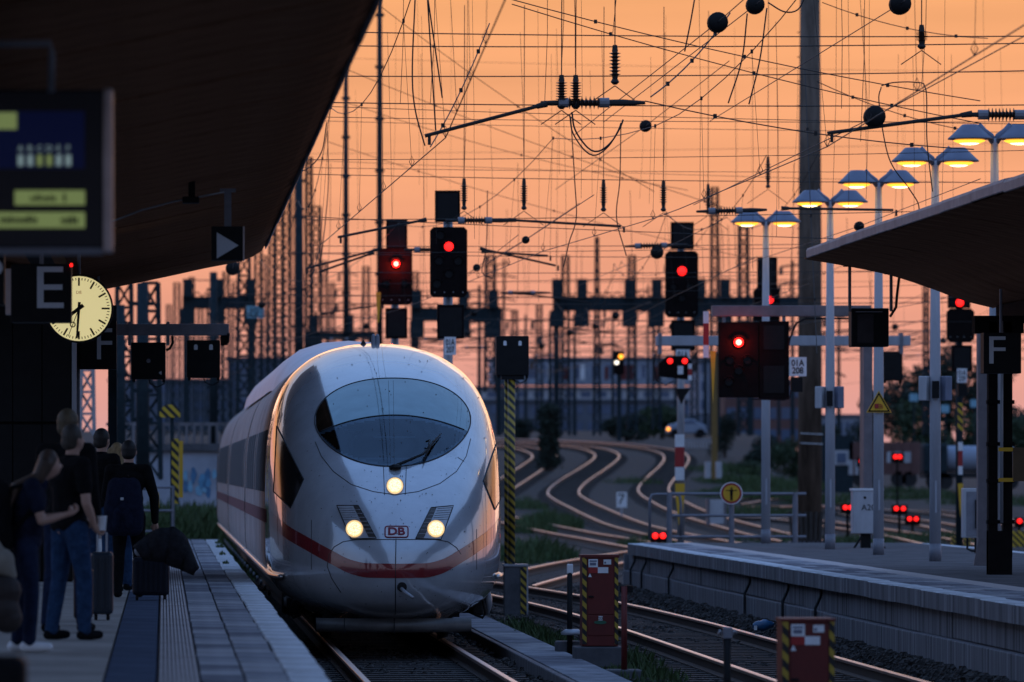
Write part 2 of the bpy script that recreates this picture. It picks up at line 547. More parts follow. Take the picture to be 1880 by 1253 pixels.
# loose ballast stones where the bed is close enough to show them
mb = MB()
r2 = random.Random(3)
def stone(mb, x, y, z, r):
    vs = []
    for k in range(3):
        for a in range(4):
            an = a * math.pi / 2 + k * 0.6 + r2.random() * 0.6
            rr = r * (0.6, 1.0, 0.55)[k] * (0.75 + 0.5 * r2.random())
            vs.append((x + rr * math.cos(an), y + rr * math.sin(an) * 1.2, z + r * (-0.5, 0.1, 0.65)[k]))
    fs = [(8, 9, 10, 11)]
    for k in range(2):
        for a in range(4):
            b = (a + 1) % 4
            fs.append((k * 4 + a, k * 4 + b, k * 4 + 4 + b, k * 4 + 4 + a))
    mb.add(vs, fs)
for _ in range(15000):
    y = 46 + 75 * r2.random() ** 1.5
    x = r2.uniform(0.9, 9.0)
    if 4.28 < x < 4.95: continue
    stone(mb, x, y, -0.21 + r2.random() * 0.03 + 0.05 * noise.noise(Vector((x * 0.9, y * 0.5, 3.0))), r2.uniform(0.025, 0.06))
for _ in range(2500):      # heap of ballast along the right platform wall
    y = r2.uniform(50, 112); x = 8.2 + 0.68 * math.sqrt(r2.random())
    stone(mb, x, y, -0.22 + (x - 8.2) * 0.22 + r2.random() * 0.03, r2.uniform(0.03, 0.07))
tag(mb.build('ballast_stones', 'stone', fix=False), 'loose dark ballast stones between the rails', 'ballast', kind='stuff')

# ------------------------------------------------------------------ platforms
ZP = 0.76
def pieces(parent, name, x0, x1, y0, y1, step, mats, th=0.06, gap=0.012, jig=0.004, seed=1, tilt=0.0, zoff=0.0, bevel=0.006):
    rr = random.Random(seed)
    y = y0
    n = 0
    meshes = {}
    w = x1 - x0
    while y + step * 0.6 < y1:
        L = min(step, y1 - y)
        m = rr.choice(mats)
        key = (round(L, 3), m)
        if key not in meshes:
            o = MB().box((0, 0, -th / 2), (w - gap, L - gap, th)).build(name, m)
            bm = bmesh.new(); bm.from_mesh(o.data)
            bmesh.ops.bevel(bm, geom=[e for e in bm.edges if min(v.co.z for v in e.verts) > -0.001], offset=bevel, segments=1, affect='EDGES')
            bm.to_mesh(o.data); bm.free()
            if name == 'edge_stone':        # only the top is painted, the face is bare stone
                o.data.materials.append(M['concrete'])
                for pg in o.data.polygons:
                    pg.material_index = 0 if pg.normal.z > 0.5 else 1
            meshes[key] = o.data
        else:
            o = bpy.data.objects.new(name, meshes[key]); COL.objects.link(o)
        o.parent = parent
        o.location = Vector(((x0 + x1) / 2 + rr.uniform(-jig, jig) * 1.5, y + L / 2, ZP + zoff + rr.uniform(-jig, jig))) - parent_world(parent)
        o.rotation_euler = (rr.uniform(-tilt, tilt), rr.uniform(-tilt, tilt) * 2, 0)
        y += L
        n += 1
    return n

pl = thing('platform', 'left platform with pale edge stones, grey slabs and ribbed tactile strip', 'platform')
del pl['category']
pl['kind'] = 'structure'
MB().bbox(-6.2, 1.02, -60, 117.2, -0.35, ZP - 0.075).build('platform_body', 'concrete_d', pl)
MB().bbox(-6.2, -0.41, -60, 117.2, ZP - 0.07, ZP - 0.002).build('surface', 'beige', pl)
pieces(pl, 'dark_slab', -0.40, -0.045, 30, 66, 4.5, ['darkstrip'], seed=2, jig=0.001)
pieces(pl, 'dark_slab', -0.40, -0.045, 66, 117.2, 6.4, ['slab3'], seed=12, jig=0.001)
pieces(pl, 'paving_slab', 0.25, 0.55, 30, 117.2, 1.0, ['slab', 'slab', 'slab2', 'slab3'], seed=3, jig=0.003, tilt=0.004)
pieces(pl, 'paving_slab', 0.555, 0.85, 30, 117.2, 1.07, ['slab', 'slab', 'slab2', 'slab3'], seed=4, jig=0.003, tilt=0.004)
pieces(pl, 'edge_stone', 0.85, 1.14, 30, 117.2, 2.4, ['coping'], th=0.16, seed=5, jig=0.007, tilt=0.003, bevel=0.012)
# tactile strip: plates with raised ribs along the platform
base = MB().box((0, 0, -0.03), (0.28, 1.79, 0.06))
for k in range(9):
    base.box((-0.12 + 0.03 * k, 0, 0.004), (0.017, 1.77, 0.014), mi=1)
tm = base.build('tactile_plate', ['tactbase', 'tactile'])
for k in range(48):
    o = tm if k == 0 else bpy.data.objects.new('tactile_plate', tm.data)
    if k: COL.objects.link(o)
    o.parent = pl
    o.location = (0.105, 30.9 + 1.8 * k, ZP - 0.004 + rnd.uniform(-0.003, 0.003))

pr = thing('platform', 'right platform with white edge, concrete wall and lamp posts', 'platform')
del pr['category']
pr['kind'] = 'structure'
XR = 8.97
MB().bbox(XR + 0.16, 14.86, -40, 111, -0.35, ZP - 0.075).build('platform_body', 'concrete_d', pr)
MB().bbox(10.35, 14.62, -40, 111, ZP - 0.07, ZP - 0.002).build('surface', 'asphalt', pr)
pieces(pr, 'edge_stone', XR, XR + 0.30, 45, 111.1, 2.5, ['coping'], th=0.21, seed=6, jig=0.005, bevel=0.012)
pieces(pr, 'edge_stone', 14.62, 14.92, 60, 111.1, 5.0, ['coping'], th=0.21, seed=7, jig=0.004, bevel=0.012)
pieces(pr, 'paving_slab', XR + 0.305, XR + 0.65, 45, 111, 1.03, ['slab', 'slab2', 'slab3'], seed=8, tilt=0.004)
pieces(pr, 'paving_slab', XR + 0.655, XR + 1.0, 45, 111, 1.11, ['slab', 'slab2', 'slab3'], seed=9, tilt=0.004)
pieces(pr, 'tactile_plate', XR + 1.005, 10.345, 45, 111, 1.8, ['tactile'], seed=10, jig=0.002)
# side wall: upper panels set back, lower plinth proud, both in separate precast panels
def panels(name, x0, x1, z0, z1, step, seed):
    rr = random.Random(seed)
    y = 45.0
    base = MB().bbox(x0, x1, 0, step - 0.03, z0, z1).build(name, 'concrete', bevel=0.012)
    first = True
    while y < 110.5:
        o = base if first else bpy.data.objects.new(name, base.data)
        if not first:
            COL.objects.link(o)
            b = o.modifiers.new('bevel', 'BEVEL'); b.width = 0.012; b.segments = 2
        first = False
        o.parent = pr
        o.location = (rr.uniform(-0.008, 0.008), y, rr.uniform(-0.006, 0.006))
        if y + step > 111: o.scale.y = (111 - y) / step
        y += step
panels('wall_panel', XR + 0.10, XR + 0.30, 0.235, ZP - 0.215, 5.1, 1)
panels('plinth_panel', XR + 0.005, XR + 0.25, -0.4, 0.23, 4.6, 2)
MB().bbox(XR + 0.02, 14.9, 110.9, 111.12, -0.35, ZP - 0.22).build('end_wall', 'concrete', pr)
for (a, b) in (((1180, 1020), 2.0), ((1160, 1030), 1.0), ((1370, 1060), 1.5), ((1440, 1085), 1.2), ((1500, 1105), 1.2), ((1230, 1050), 1.3)):
    X = XR
    Y = (XR) * F / (a[0] - VX)
    w = MB().tube([(X + 0.09, Y + 0.3, 0.50), (X + 0.06, Y + 0.15, 0.42), (X - 0.02, Y + 0.05, 0.27), (X - 0.025, Y, 0.2), (X - 0.025, Y, -0.1), (X - 0.2, Y - 0.3, -0.2)], 0.022, 6)
    w.build('drain_hose', 'black', pr, smooth=True)

# concrete cable-duct walkway between the tracks
wk = thing('cable_duct_walkway', 'narrow walkway of concrete duct covers beside the train', 'walkway', (4.6, 45, -0.2))
wk['kind'] = 'structure'; del wk['category']
rr = random.Random(5)
y = 46.0
while y < 90:
    L = rr.choice([2.4, 2.9, 3.4])
    if y < 72.2 or y > 0:
        o = MB().box((4.64, y + L / 2, -0.085), (0.56, L - 0.05, 0.07), rz=rr.uniform(-0.002, 0.002)).build('duct_cover', rr.choice(['slab', 'slab2', 'slab3']), wk, bevel=0.008)
    y += L
MB().bbox(4.27, 4.345, 46, 90, -0.33, -0.055).build('kerb', 'concrete', wk, bevel=0.015)
MB().bbox(4.935, 4.99, 46, 90, -0.33, -0.09).build('kerb', 'concrete', wk, bevel=0.015)

# ------------------------------------------------------------------ canopies
LEFT_PROF = [(1.40, 5.28), (1.28, 5.20), (1.05, 5.12), (0.6, 5.03), (0.1, 4.92), (-0.53, 4.79), (-1.2, 4.66)]
RIGHT_PROF = [(9.20, 5.20), (9.8, 5.10), (10.42, 4.97), (11.04, 4.77), (11.5, 4.60), (11.9, 4.50)]
def fine(prof, n=22):
    tab = sorted(prof)
    a, b = tab[0][0], tab[-1][0]
    return [(a + (b - a) * i / n, smooth_tab(tab, a + (b - a) * i / n)) for i in range(n + 1)]
def canopy(prof, xm, y0, y1, yboards, label, step, seed):
    t = thing('platform_canopy', label, 'canopy', (xm, y1, ZP), 'platform canopies')
    half = fine(prof)
    if prof[0][0] < xm: half = half[::-1]
    half = sorted(half, key=lambda q: -abs(q[0] - xm))          # eave -> centre
    other = [(2 * xm - x, z) for x, z in half][::-1]
    line = half + other[1:]
    top = [(x, z + 0.13 + 0.22 * (1 - abs(x - xm) / abs(half[0][0] - xm))) for x, z in line]
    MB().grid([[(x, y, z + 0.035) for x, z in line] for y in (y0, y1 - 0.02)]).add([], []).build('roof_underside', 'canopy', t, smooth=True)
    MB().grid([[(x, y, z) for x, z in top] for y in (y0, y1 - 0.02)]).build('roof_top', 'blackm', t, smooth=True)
    MB().prism([(x, z + 0.036) for x, z in line] + top[::-1], y1 - 0.06, y1 + 0.03).build('end_fascia', 'blackm', t)
    # soffit boards, each laid across the wing
    rr = random.Random(seed)
    for side in (half, other):
        poly = [(x, z) for x, z in side] + [(x, z + 0.03) for x, z in side][::-1]
        me = None
        y = yboards
        while y < y1 - 0.05:
            if me is None:
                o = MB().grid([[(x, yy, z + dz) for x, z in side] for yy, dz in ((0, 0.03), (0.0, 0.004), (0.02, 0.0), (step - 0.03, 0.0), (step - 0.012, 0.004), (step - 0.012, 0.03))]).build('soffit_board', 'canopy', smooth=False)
                me = o.data
            else:
                o = bpy.data.objects.new('soffit_board', me); COL.objects.link(o)
            o.parent = t
            o.location = Vector((0, y, rr.uniform(-0.010, 0.010))) - t.location
            y += step
    # eave edges: sheet-metal flashing in lengths
    for sx in (0, 1):
        x, z = half[0] if sx == 0 else (2 * xm - half[0][0], half[0][1])
        sg = -1 if x < xm else 1
        y = yboards
        while y < y1:
            L = min(2.5, y1 - y)
            dz = rr.uniform(-0.012, 0.012)
            MB().prism([(x + sg * 0.03, z - 0.005 + dz), (x + sg * 0.045, z + 0.005 + dz), (x + sg * 0.05, z + 0.10 + dz), (x + sg * 0.035, z + 0.135 + dz), (x - sg * 0.12, z + 0.165 + dz), (x - sg * 0.12, z + 0.10 + dz), (x + sg * 0.02, z + 0.08 + dz)], y, y + L - 0.006).build('eave_flashing', 'fascia', t)
            y += L
    return t
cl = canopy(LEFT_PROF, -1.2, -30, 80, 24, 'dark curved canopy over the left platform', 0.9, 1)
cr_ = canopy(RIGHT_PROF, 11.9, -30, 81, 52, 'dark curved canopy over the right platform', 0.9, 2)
# centre beams and columns
for (t, xm, yend, cols) in ((cl, -1.2, 79.5, (75,)), (cr_, 11.9, 80.5, (62,))):
    MB().bbox(xm - 0.12, xm + 0.12, -30, yend, 4.22, 4.50).build('valley_beam', 'blackm', t)
    for y in cols:
        MB().bbox(xm - 0.10, xm + 0.10, y - 0.13, y + 0.13, ZP, 4.24).build('column', 'steel', t, bevel=0.01)
# ------------------------------------------------------------------ express train
YT = 69.4            # nose tip
LF = 7.0             # length of the nose
SEC = [(0.33, 0.90), (0.40, 1.06), (0.53, 1.26), (0.70, 1.39), (0.85, 1.445), (1.1, 1.475), (1.6, 1.48), (2.1, 1.475), (2.5, 1.455), (2.8, 1.41),
       (3.05, 1.345), (3.25, 1.265), (3.42, 1.155), (3.56, 1.01), (3.68, 0.84), (3.77, 0.64), (3.83, 0.42), (3.86, 0.20), (3.868, 0.0)]
CEN = [(0.33, 0.62), (0.42, 0.34), (0.55, 0.14), (0.75, 0.03), (0.95, 0.0), (1.15, 0.03), (1.4, 0.14), (1.65, 0.34), (1.9, 0.66), (2.15, 1.10), (2.4, 1.62),
       (2.7, 2.25), (3.0, 2.92), (3.25, 3.55), (3.45, 4.15), (3.62, 4.80), (3.75, 5.45), (3.83, 6.1), (3.86, 6.6), (3.868, 6.9)]
PP, QQ = 2.35, 2.5
def Wz(z): return max(0.0, smooth_tab(SEC, z))
def Cz(z): return smooth_tab(CEN, z)
LFT = [(0.33, 4.3), (2.2, 4.3), (2.7, 4.7), (3.1, 5.3), (3.4, 6.0), (3.6, 6.45), (3.75, 6.75), (3.868, 7.0)]
def LFz(z): return smooth_tab(LFT, z)
def nose_pt(th, z):
    """th in [-pi/2, pi/2]"""
    s_, c_ = math.sin(th), max(0.0, math.cos(th))
    x = math.copysign(abs(s_) ** (2 / PP), s_) * Wz(z)
    L = LFz(z)
    d = L - (L - Cz(z)) * c_ ** (2 / QQ)
    return Vector((XC + x, YT + d, z))
def th_of(x, z):
    w = max(1e-4, Wz(z))
    k = min(0.9995, abs(x) / w)
    return math.copysign(math.asin(k ** (PP / 2)), x)
def nose_xz(x, z, off=0.0):
    z = max(0.335, min(3.866, z))
    th = th_of(x, z)
    p = nose_pt(th, z)
    if off:
        e = 1e-3
        a = nose_pt(min(th + e, 1.57), z) - nose_pt(max(th - e, -1.57), z)
        b = nose_pt(th_of(x, min(z + e, 3.866)), min(z + e, 3.866)) - nose_pt(th_of(x, z - e), z - e)
        n = a.cross(b)
        if n.length > 1e-12:
            n.normalize()
            if n.y > 0: n = -n
            p = p + n * off
    return p
def on_nose(px, py, off=0.0):
    Y = YT + 1.5
    for _ in range(40):
        s = F / Y
        x = (px - VX) / s - XC
        z = HC + (HY - py) / s
        z = max(0.335, min(3.866, z))
        w = Wz(z)
        x = max(-w * 0.9995, min(w * 0.9995, x))
        Y = 0.5 * Y + 0.5 * nose_pt(th_of(x, z), z).y
    return nose_xz(x, z, off)

def paint(name, base, rough=0.2):
    m = mat(name, base, rough, 0.0, var=0.16, scale=1.6, coat=1.0, spec=0.6)
    t = m.node_tree
    b = t.nodes['Principled BSDF']
    b.inputs['Coat Roughness'].default_value = 0.03
    b.inputs['Coat IOR'].default_value = 1.7
    nz = t.nodes.new('ShaderNodeTexNoise'); nz.inputs['Scale'].default_value = 0.9; nz.inputs['Detail'].default_value = 1.5
    co = t.nodes.new('ShaderNodeTexCoord'); t.links.new(co.outputs['Object'], nz.inputs['Vector'])
    bp = t.nodes.new('ShaderNodeBump'); bp.inputs['Strength'].default_value = 0.22; bp.inputs['Distance'].default_value = 0.03
    t.links.new(nz.outputs['Fac'], bp.inputs['Height'])
    t.links.new(bp.outputs[0], b.inputs['Coat Normal'])
    # fine specks of travel dirt
    vz = t.nodes.new('ShaderNodeTexNoise'); vz.inputs['Scale'].default_value = 26; vz.inputs['Detail'].default_value = 2
    t.links.new(co.outputs['Object'], vz.inputs['Vector'])
    cr = t.nodes.new('ShaderNodeValToRGB')
    cr.color_ramp.elements[0].position = 0.23; cr.color_ramp.elements[0].color = (0.25, 0.22, 0.2, 1)
    cr.color_ramp.elements[1].position = 0.29; cr.color_ramp.elements[1].color = (1, 1, 1, 1)
    t.links.new(vz.outputs['Fac'], cr.inputs[0])
    src = b.inputs['Base Color'].links[0].from_socket
    mxn = t.nodes.new('ShaderNodeMix'); mxn.data_type = 'RGBA'; mxn.blend_type = 'MULTIPLY'
    mxn.inputs['Factor'].default_value = 1.0
    t.links.new(src, mxn.inputs['A']); t.links.new(cr.outputs[0], mxn.inputs['B'])
    t.links.new(mxn.outputs['Result'], b.inputs['Base Color'])
    return m
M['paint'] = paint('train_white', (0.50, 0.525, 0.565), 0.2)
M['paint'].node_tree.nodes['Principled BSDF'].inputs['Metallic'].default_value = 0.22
M['paintc'] = mat('fairing_white_sky_tint', (0.46, 0.52, 0.60), 0.5, 0.0, var=0.14, scale=1.3, coat=0.05, spec=0.1)  # white roof fairing, blue sky reflection mixed into its colour
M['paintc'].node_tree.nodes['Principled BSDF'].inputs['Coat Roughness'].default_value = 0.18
M['paints'] = mat('carriage_white_shaded', (0.34, 0.33, 0.335), 0.6, var=0.35, scale=1.2, spec=0.02)  # same white, darkened in colour for the shade of platform and canopy
M['paintd'] = mat('train_skirt_grey', (0.17, 0.175, 0.19), 0.4, var=0.3, scale=2.5, coat=0.3)
M['band'] = paint('train_red_band', (0.24, 0.022, 0.028))
M['seal'] = mat('panel_joint', (0.012, 0.012, 0.014), 0.7)
M['under'] = mat('underframe', (0.016, 0.015, 0.016), 0.8, var=0.4)
M['silver'] = mat('silver_ledge', (0.62, 0.60, 0.58), 0.28, 0.8, var=0.3, scale=8)
M['sidewin'] = mat('side_window', (0.15, 0.145, 0.15), 0.4, var=0.4, coat=0.0, spec=0.0)
M['cabwin'] = mat('cab_side_glass', (0.010, 0.011, 0.013), 0.1, var=0.1, spec=0.5)
M['bandside'] = mat('carriage_red_band', (0.24, 0.135, 0.135), 0.55, var=0.1, spec=0.0)
M['upane'] = mat('windscreen_upper', (0.012, 0.035, 0.045), 0.06, var=0.3, scale=3, coat=1.0)
M['upane'] = mat('windscreen_upper', (0.17, 0.25, 0.275), 0.05, 1.0, var=0.12, scale=3)
M['plow'] = mat('rail_guard', (0.13, 0.12, 0.115), 0.4, 0.2, var=0.35, scale=4)
M['lampglass'] = mat('lamp_bezel', (0.42, 0.43, 0.46), 0.3, 0.1, var=0.2, coat=0.6)
M['lampdark'] = mat('lamp_grille', (0.05, 0.04, 0.035), 0.4, var=0.2)
M['dbred'] = mat('logo_red', (0.25, 0.01, 0.03), 0.4, var=0.05)
gm = bpy.data.materials.new('windscreen_glass'); gm.use_nodes = True
t_ = gm.node_tree
for n in list(t_.nodes): t_.nodes.remove(n)
o_ = t_.nodes.new('ShaderNodeOutputMaterial')
tr = t_.nodes.new('ShaderNodeBsdfTransparent'); tr.inputs[0].default_value = (0.45, 0.56, 0.62, 1)
gl = t_.nodes.new('ShaderNodeBsdfGlossy'); gl.inputs['Roughness'].default_value = 0.03; gl.inputs[0].default_value = (0.6, 0.75, 0.9, 1)
fr = t_.nodes.new('ShaderNodeFresnel'); fr.inputs[0].default_value = 1.5
ms = t_.nodes.new('ShaderNodeMixShader')
t_.links.new(fr.outputs[0], ms.inputs[0]); t_.links.new(tr.outputs[0], ms.inputs[1]); t_.links.new(gl.outputs[0], ms.inputs[2]); t_.links.new(ms.outputs[0], o_.inputs[0])
M['glass'] = gm
M['bug'] = mat('insect_marks', (0.05, 0.04, 0.035), 0.8)

train = thing('express_train', 'white high-speed train with red band arriving nose-first at the left platform', 'train', (XC, YT + 4, 0))

# windscreen outline in the picture plane of the survey
WCX, WCY, WA, WB = 721.0, 777.0, 143.0, 80.0
def wtop(x):
    k = min(1.0, abs(x - WCX) / WA)
    return WCY - 4 - (WB - 2) * (1 - k ** 2.25) ** 0.5
def wbot(x):
    k = min(1.0, abs(x - WCX) / WA)
    return WCY - 4 + (WB + 4) * (1 - k ** 2.1) ** 0.56
def warc(x): return 763 + 0.00165 * (x - 724) ** 2
def in_screen(px, py, sh=6):
    if abs(px - WCX) > WA - sh: return False
    return max(wtop(px), warc(px)) + sh < py < wbot(px) - sh

# nose shell
NR, NT = 150, 150
zr = []
for i in range(NR + 1):
    t = i / NR
    zr.append(0.33 + (3.868 - 0.33) * (1 - (1 - t) ** 1.35))
def nose_row(z):
    r = [nose_pt(-math.pi / 2 + math.pi * j / (NT - 2), z) for j in range(NT - 1)]
    e = max(YT + LF, r[0].y)
    return [Vector((r[0].x, e, z))] + r + [Vector((r[-1].x, e, z))]
rows = [nose_row(z) for z in zr]
def to_px(p):
    s = F / p[1]
    return VX + p[0] * s, HY - (p[2] - HC) * s
mb = MB()
vs = [p for r in rows for p in r]
fs = []
nc = NT + 1
for i in range(NR):
    for j in range(NT):
        q = (i * nc + j, i * nc + j + 1, (i + 1) * nc + j + 1, (i + 1) * nc + j)
        c = sum((vs[k] for k in q), Vector((0, 0, 0))) / 4
        if in_screen(*to_px(c)): continue
        fs.append(q)
mb.add(vs, fs)
nose = mb.build('nose', 'paint', train, smooth=True)
tag(nose, 'rounded white nose with oval windscreen')

def surf_patch(name, x0, x1, ytop, ybot, m, parent, off=0.006, nx=60, ny=10, smooth=True):
    rows = []
    for i in range(ny + 1):
        r = []
        for j in range(nx + 1):
            x = x0 + (x1 - x0) * (0.5 - 0.5 * math.cos(math.pi * j / nx))
            a, b = ytop(x), ybot(x)
            r.append(on_nose(x, a + (b - a) * i / ny, off))
        rows.append(r)
    return MB().grid(rows).build(name, m, parent, smooth=smooth)
def surf_line(name, pix, r, m, parent, off=0.002, n=6, closed=False, dens=6):
    pts = []
    pp = pix + [pix[0]] if closed else pix
    for a, b in zip(pp, pp[1:]):
        L = math.hypot(b[0] - a[0], b[1] - a[1])
        k = max(1, int(L / dens))
        pts += [on_nose(a[0] + (b[0] - a[0]) * i / k, a[1] + (b[1] - a[1]) * i / k, off) for i in range(k)]
    pts.append(on_nose(*pp[-1], off))
    return MB().tube(pts, r, n).build(name, m, parent, smooth=True)
def surf_poly(name, pix, m, parent, off=0.006):
    """filled convex polygon lying on the nose"""
    n = len(pix)
    cx = sum(p[0] for p in pix) / n; cy_ = sum(p[1] for p in pix) / n
    edge = []
    for a, b in zip(pix, pix[1:] + [pix[0]]):
        for i in range(6):
            edge.append((a[0] + (b[0] - a[0]) * i / 6, a[1] + (b[1] - a[1]) * i / 6))
    rows = [[on_nose(cx + (x - cx) * k / 6, cy_ + (y - cy_) * k / 6, off) for x, y in edge] for k in range(7)]
    return MB().grid(rows, close=True).build(name, m, parent, smooth=True)

L0, L1 = WCX - WA + 0.5, WCX + WA - 0.5
ws_up = surf_patch('windscreen_upper', L0 + 2, L1 - 2, wtop, lambda x: max(wtop(x), min(warc(x), wbot(x))), 'upane', train, 0.004)
ws_lo = surf_patch('windscreen', L0, L1, lambda x: max(wtop(x), min(warc(x), wbot(x))), wbot, 'glass', train, 0.003)
ring = [(L0 + (L1 - L0) * (0.5 - 0.5 * math.cos(math.pi * i / 60)), 0) for i in range(61)]
outl = [(x, wtop(x)) for x, _ in ring] + [(x, wbot(x)) for x, _ in ring[::-1]]
surf_line('windscreen_seal', outl, 0.009, 'seal', train, 0.003, closed=True, dens=8)
surf_line('pane_edge', [(x, warc(x)) for x in range(588, 858, 6)], 0.008, 'seal', ws_up, 0.005)
for x0, x1 in ((713, 717), (722, 724)):
    surf_line('pane_joint', [(x0, 700), (x1, 852)], 0.0022, 'seal', ws_up, 0.006)
# cab interior behind the glass
cab = MB()
cab.box((XC, YT + 4.8, 2.4), (2.3, 0.1, 1.4))
cab.box((XC, YT + 3.5, 1.75), (1.5, 2.4, 0.1))
cab.build('cab_interior', mat('cab_lining', (0.02, 0.026, 0.036), 0.7), train)
desk = MB()
desk.box((XC, YT + 2.55, 2.13), (1.5, 0.9, 0.10), rx=R(-8))
desk.box((XC, YT + 2.25, 2.20), (0.8, 0.5, 0.16), rx=R(-12))
desk.box((XC - 0.62, YT + 2.9, 2.25), (0.30, 0.7, 0.2))
desk.box((XC + 0.62, YT + 2.9, 2.25), (0.30, 0.7, 0.2))
desk.build('driver_desk', mat('desk_blue_grey', (0.09, 0.13, 0.18), 0.5), train, bevel=0.02)
MB().box((XC - 0.2, YT + 3.9, 2.35), (0.5, 0.14, 0.9)).box((XC - 0.2, YT + 3.7, 2.0), (0.5, 0.5, 0.12)).build('driver_seat', 'black', train, bevel=0.04)
for pl_ in (((632, 790), (668, 790), (650, 804)), ((686, 803), (762, 803)), ((806, 789), (780, 789), (812, 808))):
    MB().tube([P(x, y, F / (YT + 2.75)) for x, y in pl_], 0.012, 6).build('desk_edge', 'white', train)

# cover panel below the windscreen, lamp panel, hatch joints
surf_line('panel_line', [(579, 812), (590, 838), (612, 866), (645, 890), (685, 903), (725, 909), (768, 903), (808, 888), (838, 866), (856, 838), (864, 806)], 0.0045, 'seal', train)
surf_line('panel_line', [(704, 857), (706, 909)], 0.0045, 'seal', train)
surf_line('panel_line', [(746, 857), (744, 909)], 0.0045, 'seal', train)
surf_line('panel_line', [(840, 840), (852, 848)], 0.003, 'seal', train)
surf_line('hatch_line', [(626, 1088), (609, 1062), (601, 1040), (604, 1020), (613, 1005), (630, 995), (655, 991), (727, 991), (800, 991), (822, 995), (838, 1006), (846, 1018)], 0.005, 'seal', train)
surf_line('hatch_line', [(727, 962), (727, 991)], 0.002, 'seal', train)
surf_line('hatch_line', [(727, 991), (726, 1050), (726, 1128)], 0.006, 'seal', train)
surf_line('panel_line', [(572, 955), (572, 1046)], 0.004, 'seal', train)
surf_line('panel_line', [(875, 972), (875, 1046)], 0.003, 'seal', train)
for (x0, y0, x1, y1) in ((692, 640, 697, 697), (700, 628, 709, 697)):
    surf_line('rain_streak', [(x0, y0), ((x0 + x1) / 2 - 1, (y0 + y1) / 2), (x1, y1)], 0.002, 'paintd', train)

# red band: across the nose and on along the side
BANDZ = [(0.0, 0.940), (0.35, 0.945), (0.55, 0.985), (0.8, 1.11), (1.05, 1.25), (1.3, 1.40), (1.44, 1.52), (1.48, 1.56)]
rows = []
NB = 90
for k in (0.088, 0.04, 0.0, -0.04, -0.088):
    r = []
    for j in range(NB + 1):
        th = -math.pi / 2 * 0.93 + math.pi * 0.93 * j / NB
        s_ = math.sin(th)
        x = math.copysign(abs(s_) ** (2 / PP), s_) * 1.475
        z = smooth_tab(BANDZ, abs(x)) + k
        th2 = th_of(x * Wz(z) / 1.475, z)
        p = nose_pt(th2, z)
        c = Vector((XC, YT + LF, z))
        r.append(p + (p - c).normalized() * 0.006)
    rows.append(r)
MB().grid(rows).build('red_band', 'band', train, smooth=True)

# headlights
def disc(name, px, py, r, m, parent, off):
    c = on_nose(px, py, off)
    rows = [[on_nose(px + r * k / 4 * math.cos(2 * math.pi * a / 28), py + r * k / 4 * math.sin(2 * math.pi * a / 28), off) for a in range(28)] for k in range(5)]
    return MB().grid(rows, close=True).build(name, m, parent, smooth=True)
for side, poly, lens, sl, ln in (
        (-1, [(619, 929), (658, 929), (691, 989), (645, 990)], (651.5, 972), [(649, 930), (658, 930), (690, 987), (677, 987)], [(622, 932), (648, 932)]),
        (1, [(791, 933), (832, 929), (809, 991), (763, 989)], (799.5, 972), [(791, 934), (801, 933), (778, 988), (764, 988)], [(803, 933), (830, 931)])):
    hl = surf_poly('headlight', poly, 'lampglass', train, 0.006)
    surf_line('bezel', poly, 0.006, 'seal', hl, 0.007, closed=True)
    surf_poly('grille', sl, 'lampdark', hl, 0.011)
    for k in range(1, 8):
        t = k / 8
        a = (sl[0][0] + (sl[3][0] - sl[0][0]) * t, sl[0][1] + (sl[3][1] - sl[0][1]) * t)
        b = (sl[1][0] + (sl[2][0] - sl[1][0]) * t, sl[1][1] + (sl[2][1] - sl[1][1]) * t)
        surf_line('slat', [a, b], 0.003, 'lampglass', hl, 0.013)
    for k in range(6):
        t = k * 4.2
        surf_line('louvre', [(ln[0][0] + (t * 0.45 if side < 0 else -t * 0.45), ln[0][1] + t + 2), (ln[1][0] + (t * 0.5 if side < 0 else -t * 0.35), ln[1][1] + t + 2)], 0.0022, 'lampdark', hl, 0.009)
    disc('lens_rim', *lens, 15.5, 'headrim', hl, 0.014)
    disc('lens', *lens, 12.5, 'headl', hl, 0.018)
tl = disc('top_lamp', 725, 893, 15, 'headrim', train, 0.008)
disc('lens', 725, 893, 12, 'headl', tl, 0.012)
ringp = [(725 + 16 * math.cos(2 * math.pi * a / 24), 893 + 16 * math.sin(2 * math.pi * a / 24)) for a in range(24)]
surf_line('lamp_ring', ringp, 0.004, 'lampglass', tl, 0.008, closed=True)
# railway emblem: rounded red frame with the two letters
fr_ = []
for cx_, cy_, a0 in ((745, 971, -90), (745, 983, 0), (711, 983, 90), (711, 971, 180)):
    for k in range(4):
        an = R(a0 + 30 * k)
        fr_.append((cx_ + 4 * math.cos(an), cy_ + 4 * math.sin(an)))
plate = surf_poly('emblem', fr_, 'white', train, 0.004)
surf_line('emblem_frame', fr_, 0.0085, 'dbred', plate, 0.006, closed=True)
c = on_nose(728, 977, 0.012)
lt = text('emblem_letters', 'DB', (c.x, c.y - 0.012, c.z), 0.092, 'dbred', plate, width=0.205, bold=0.03)
for v in lt.data.vertices:      # wrap the letters onto the curved nose, thicken later
    w = v.co + parent_world(plate)
    q = on_nose(*to_px(w), 0.010)
    v.co = q - parent_world(plate)
m_ = lt.modifiers.new('bold', 'SOLIDIFY'); m_.thickness = 0.006

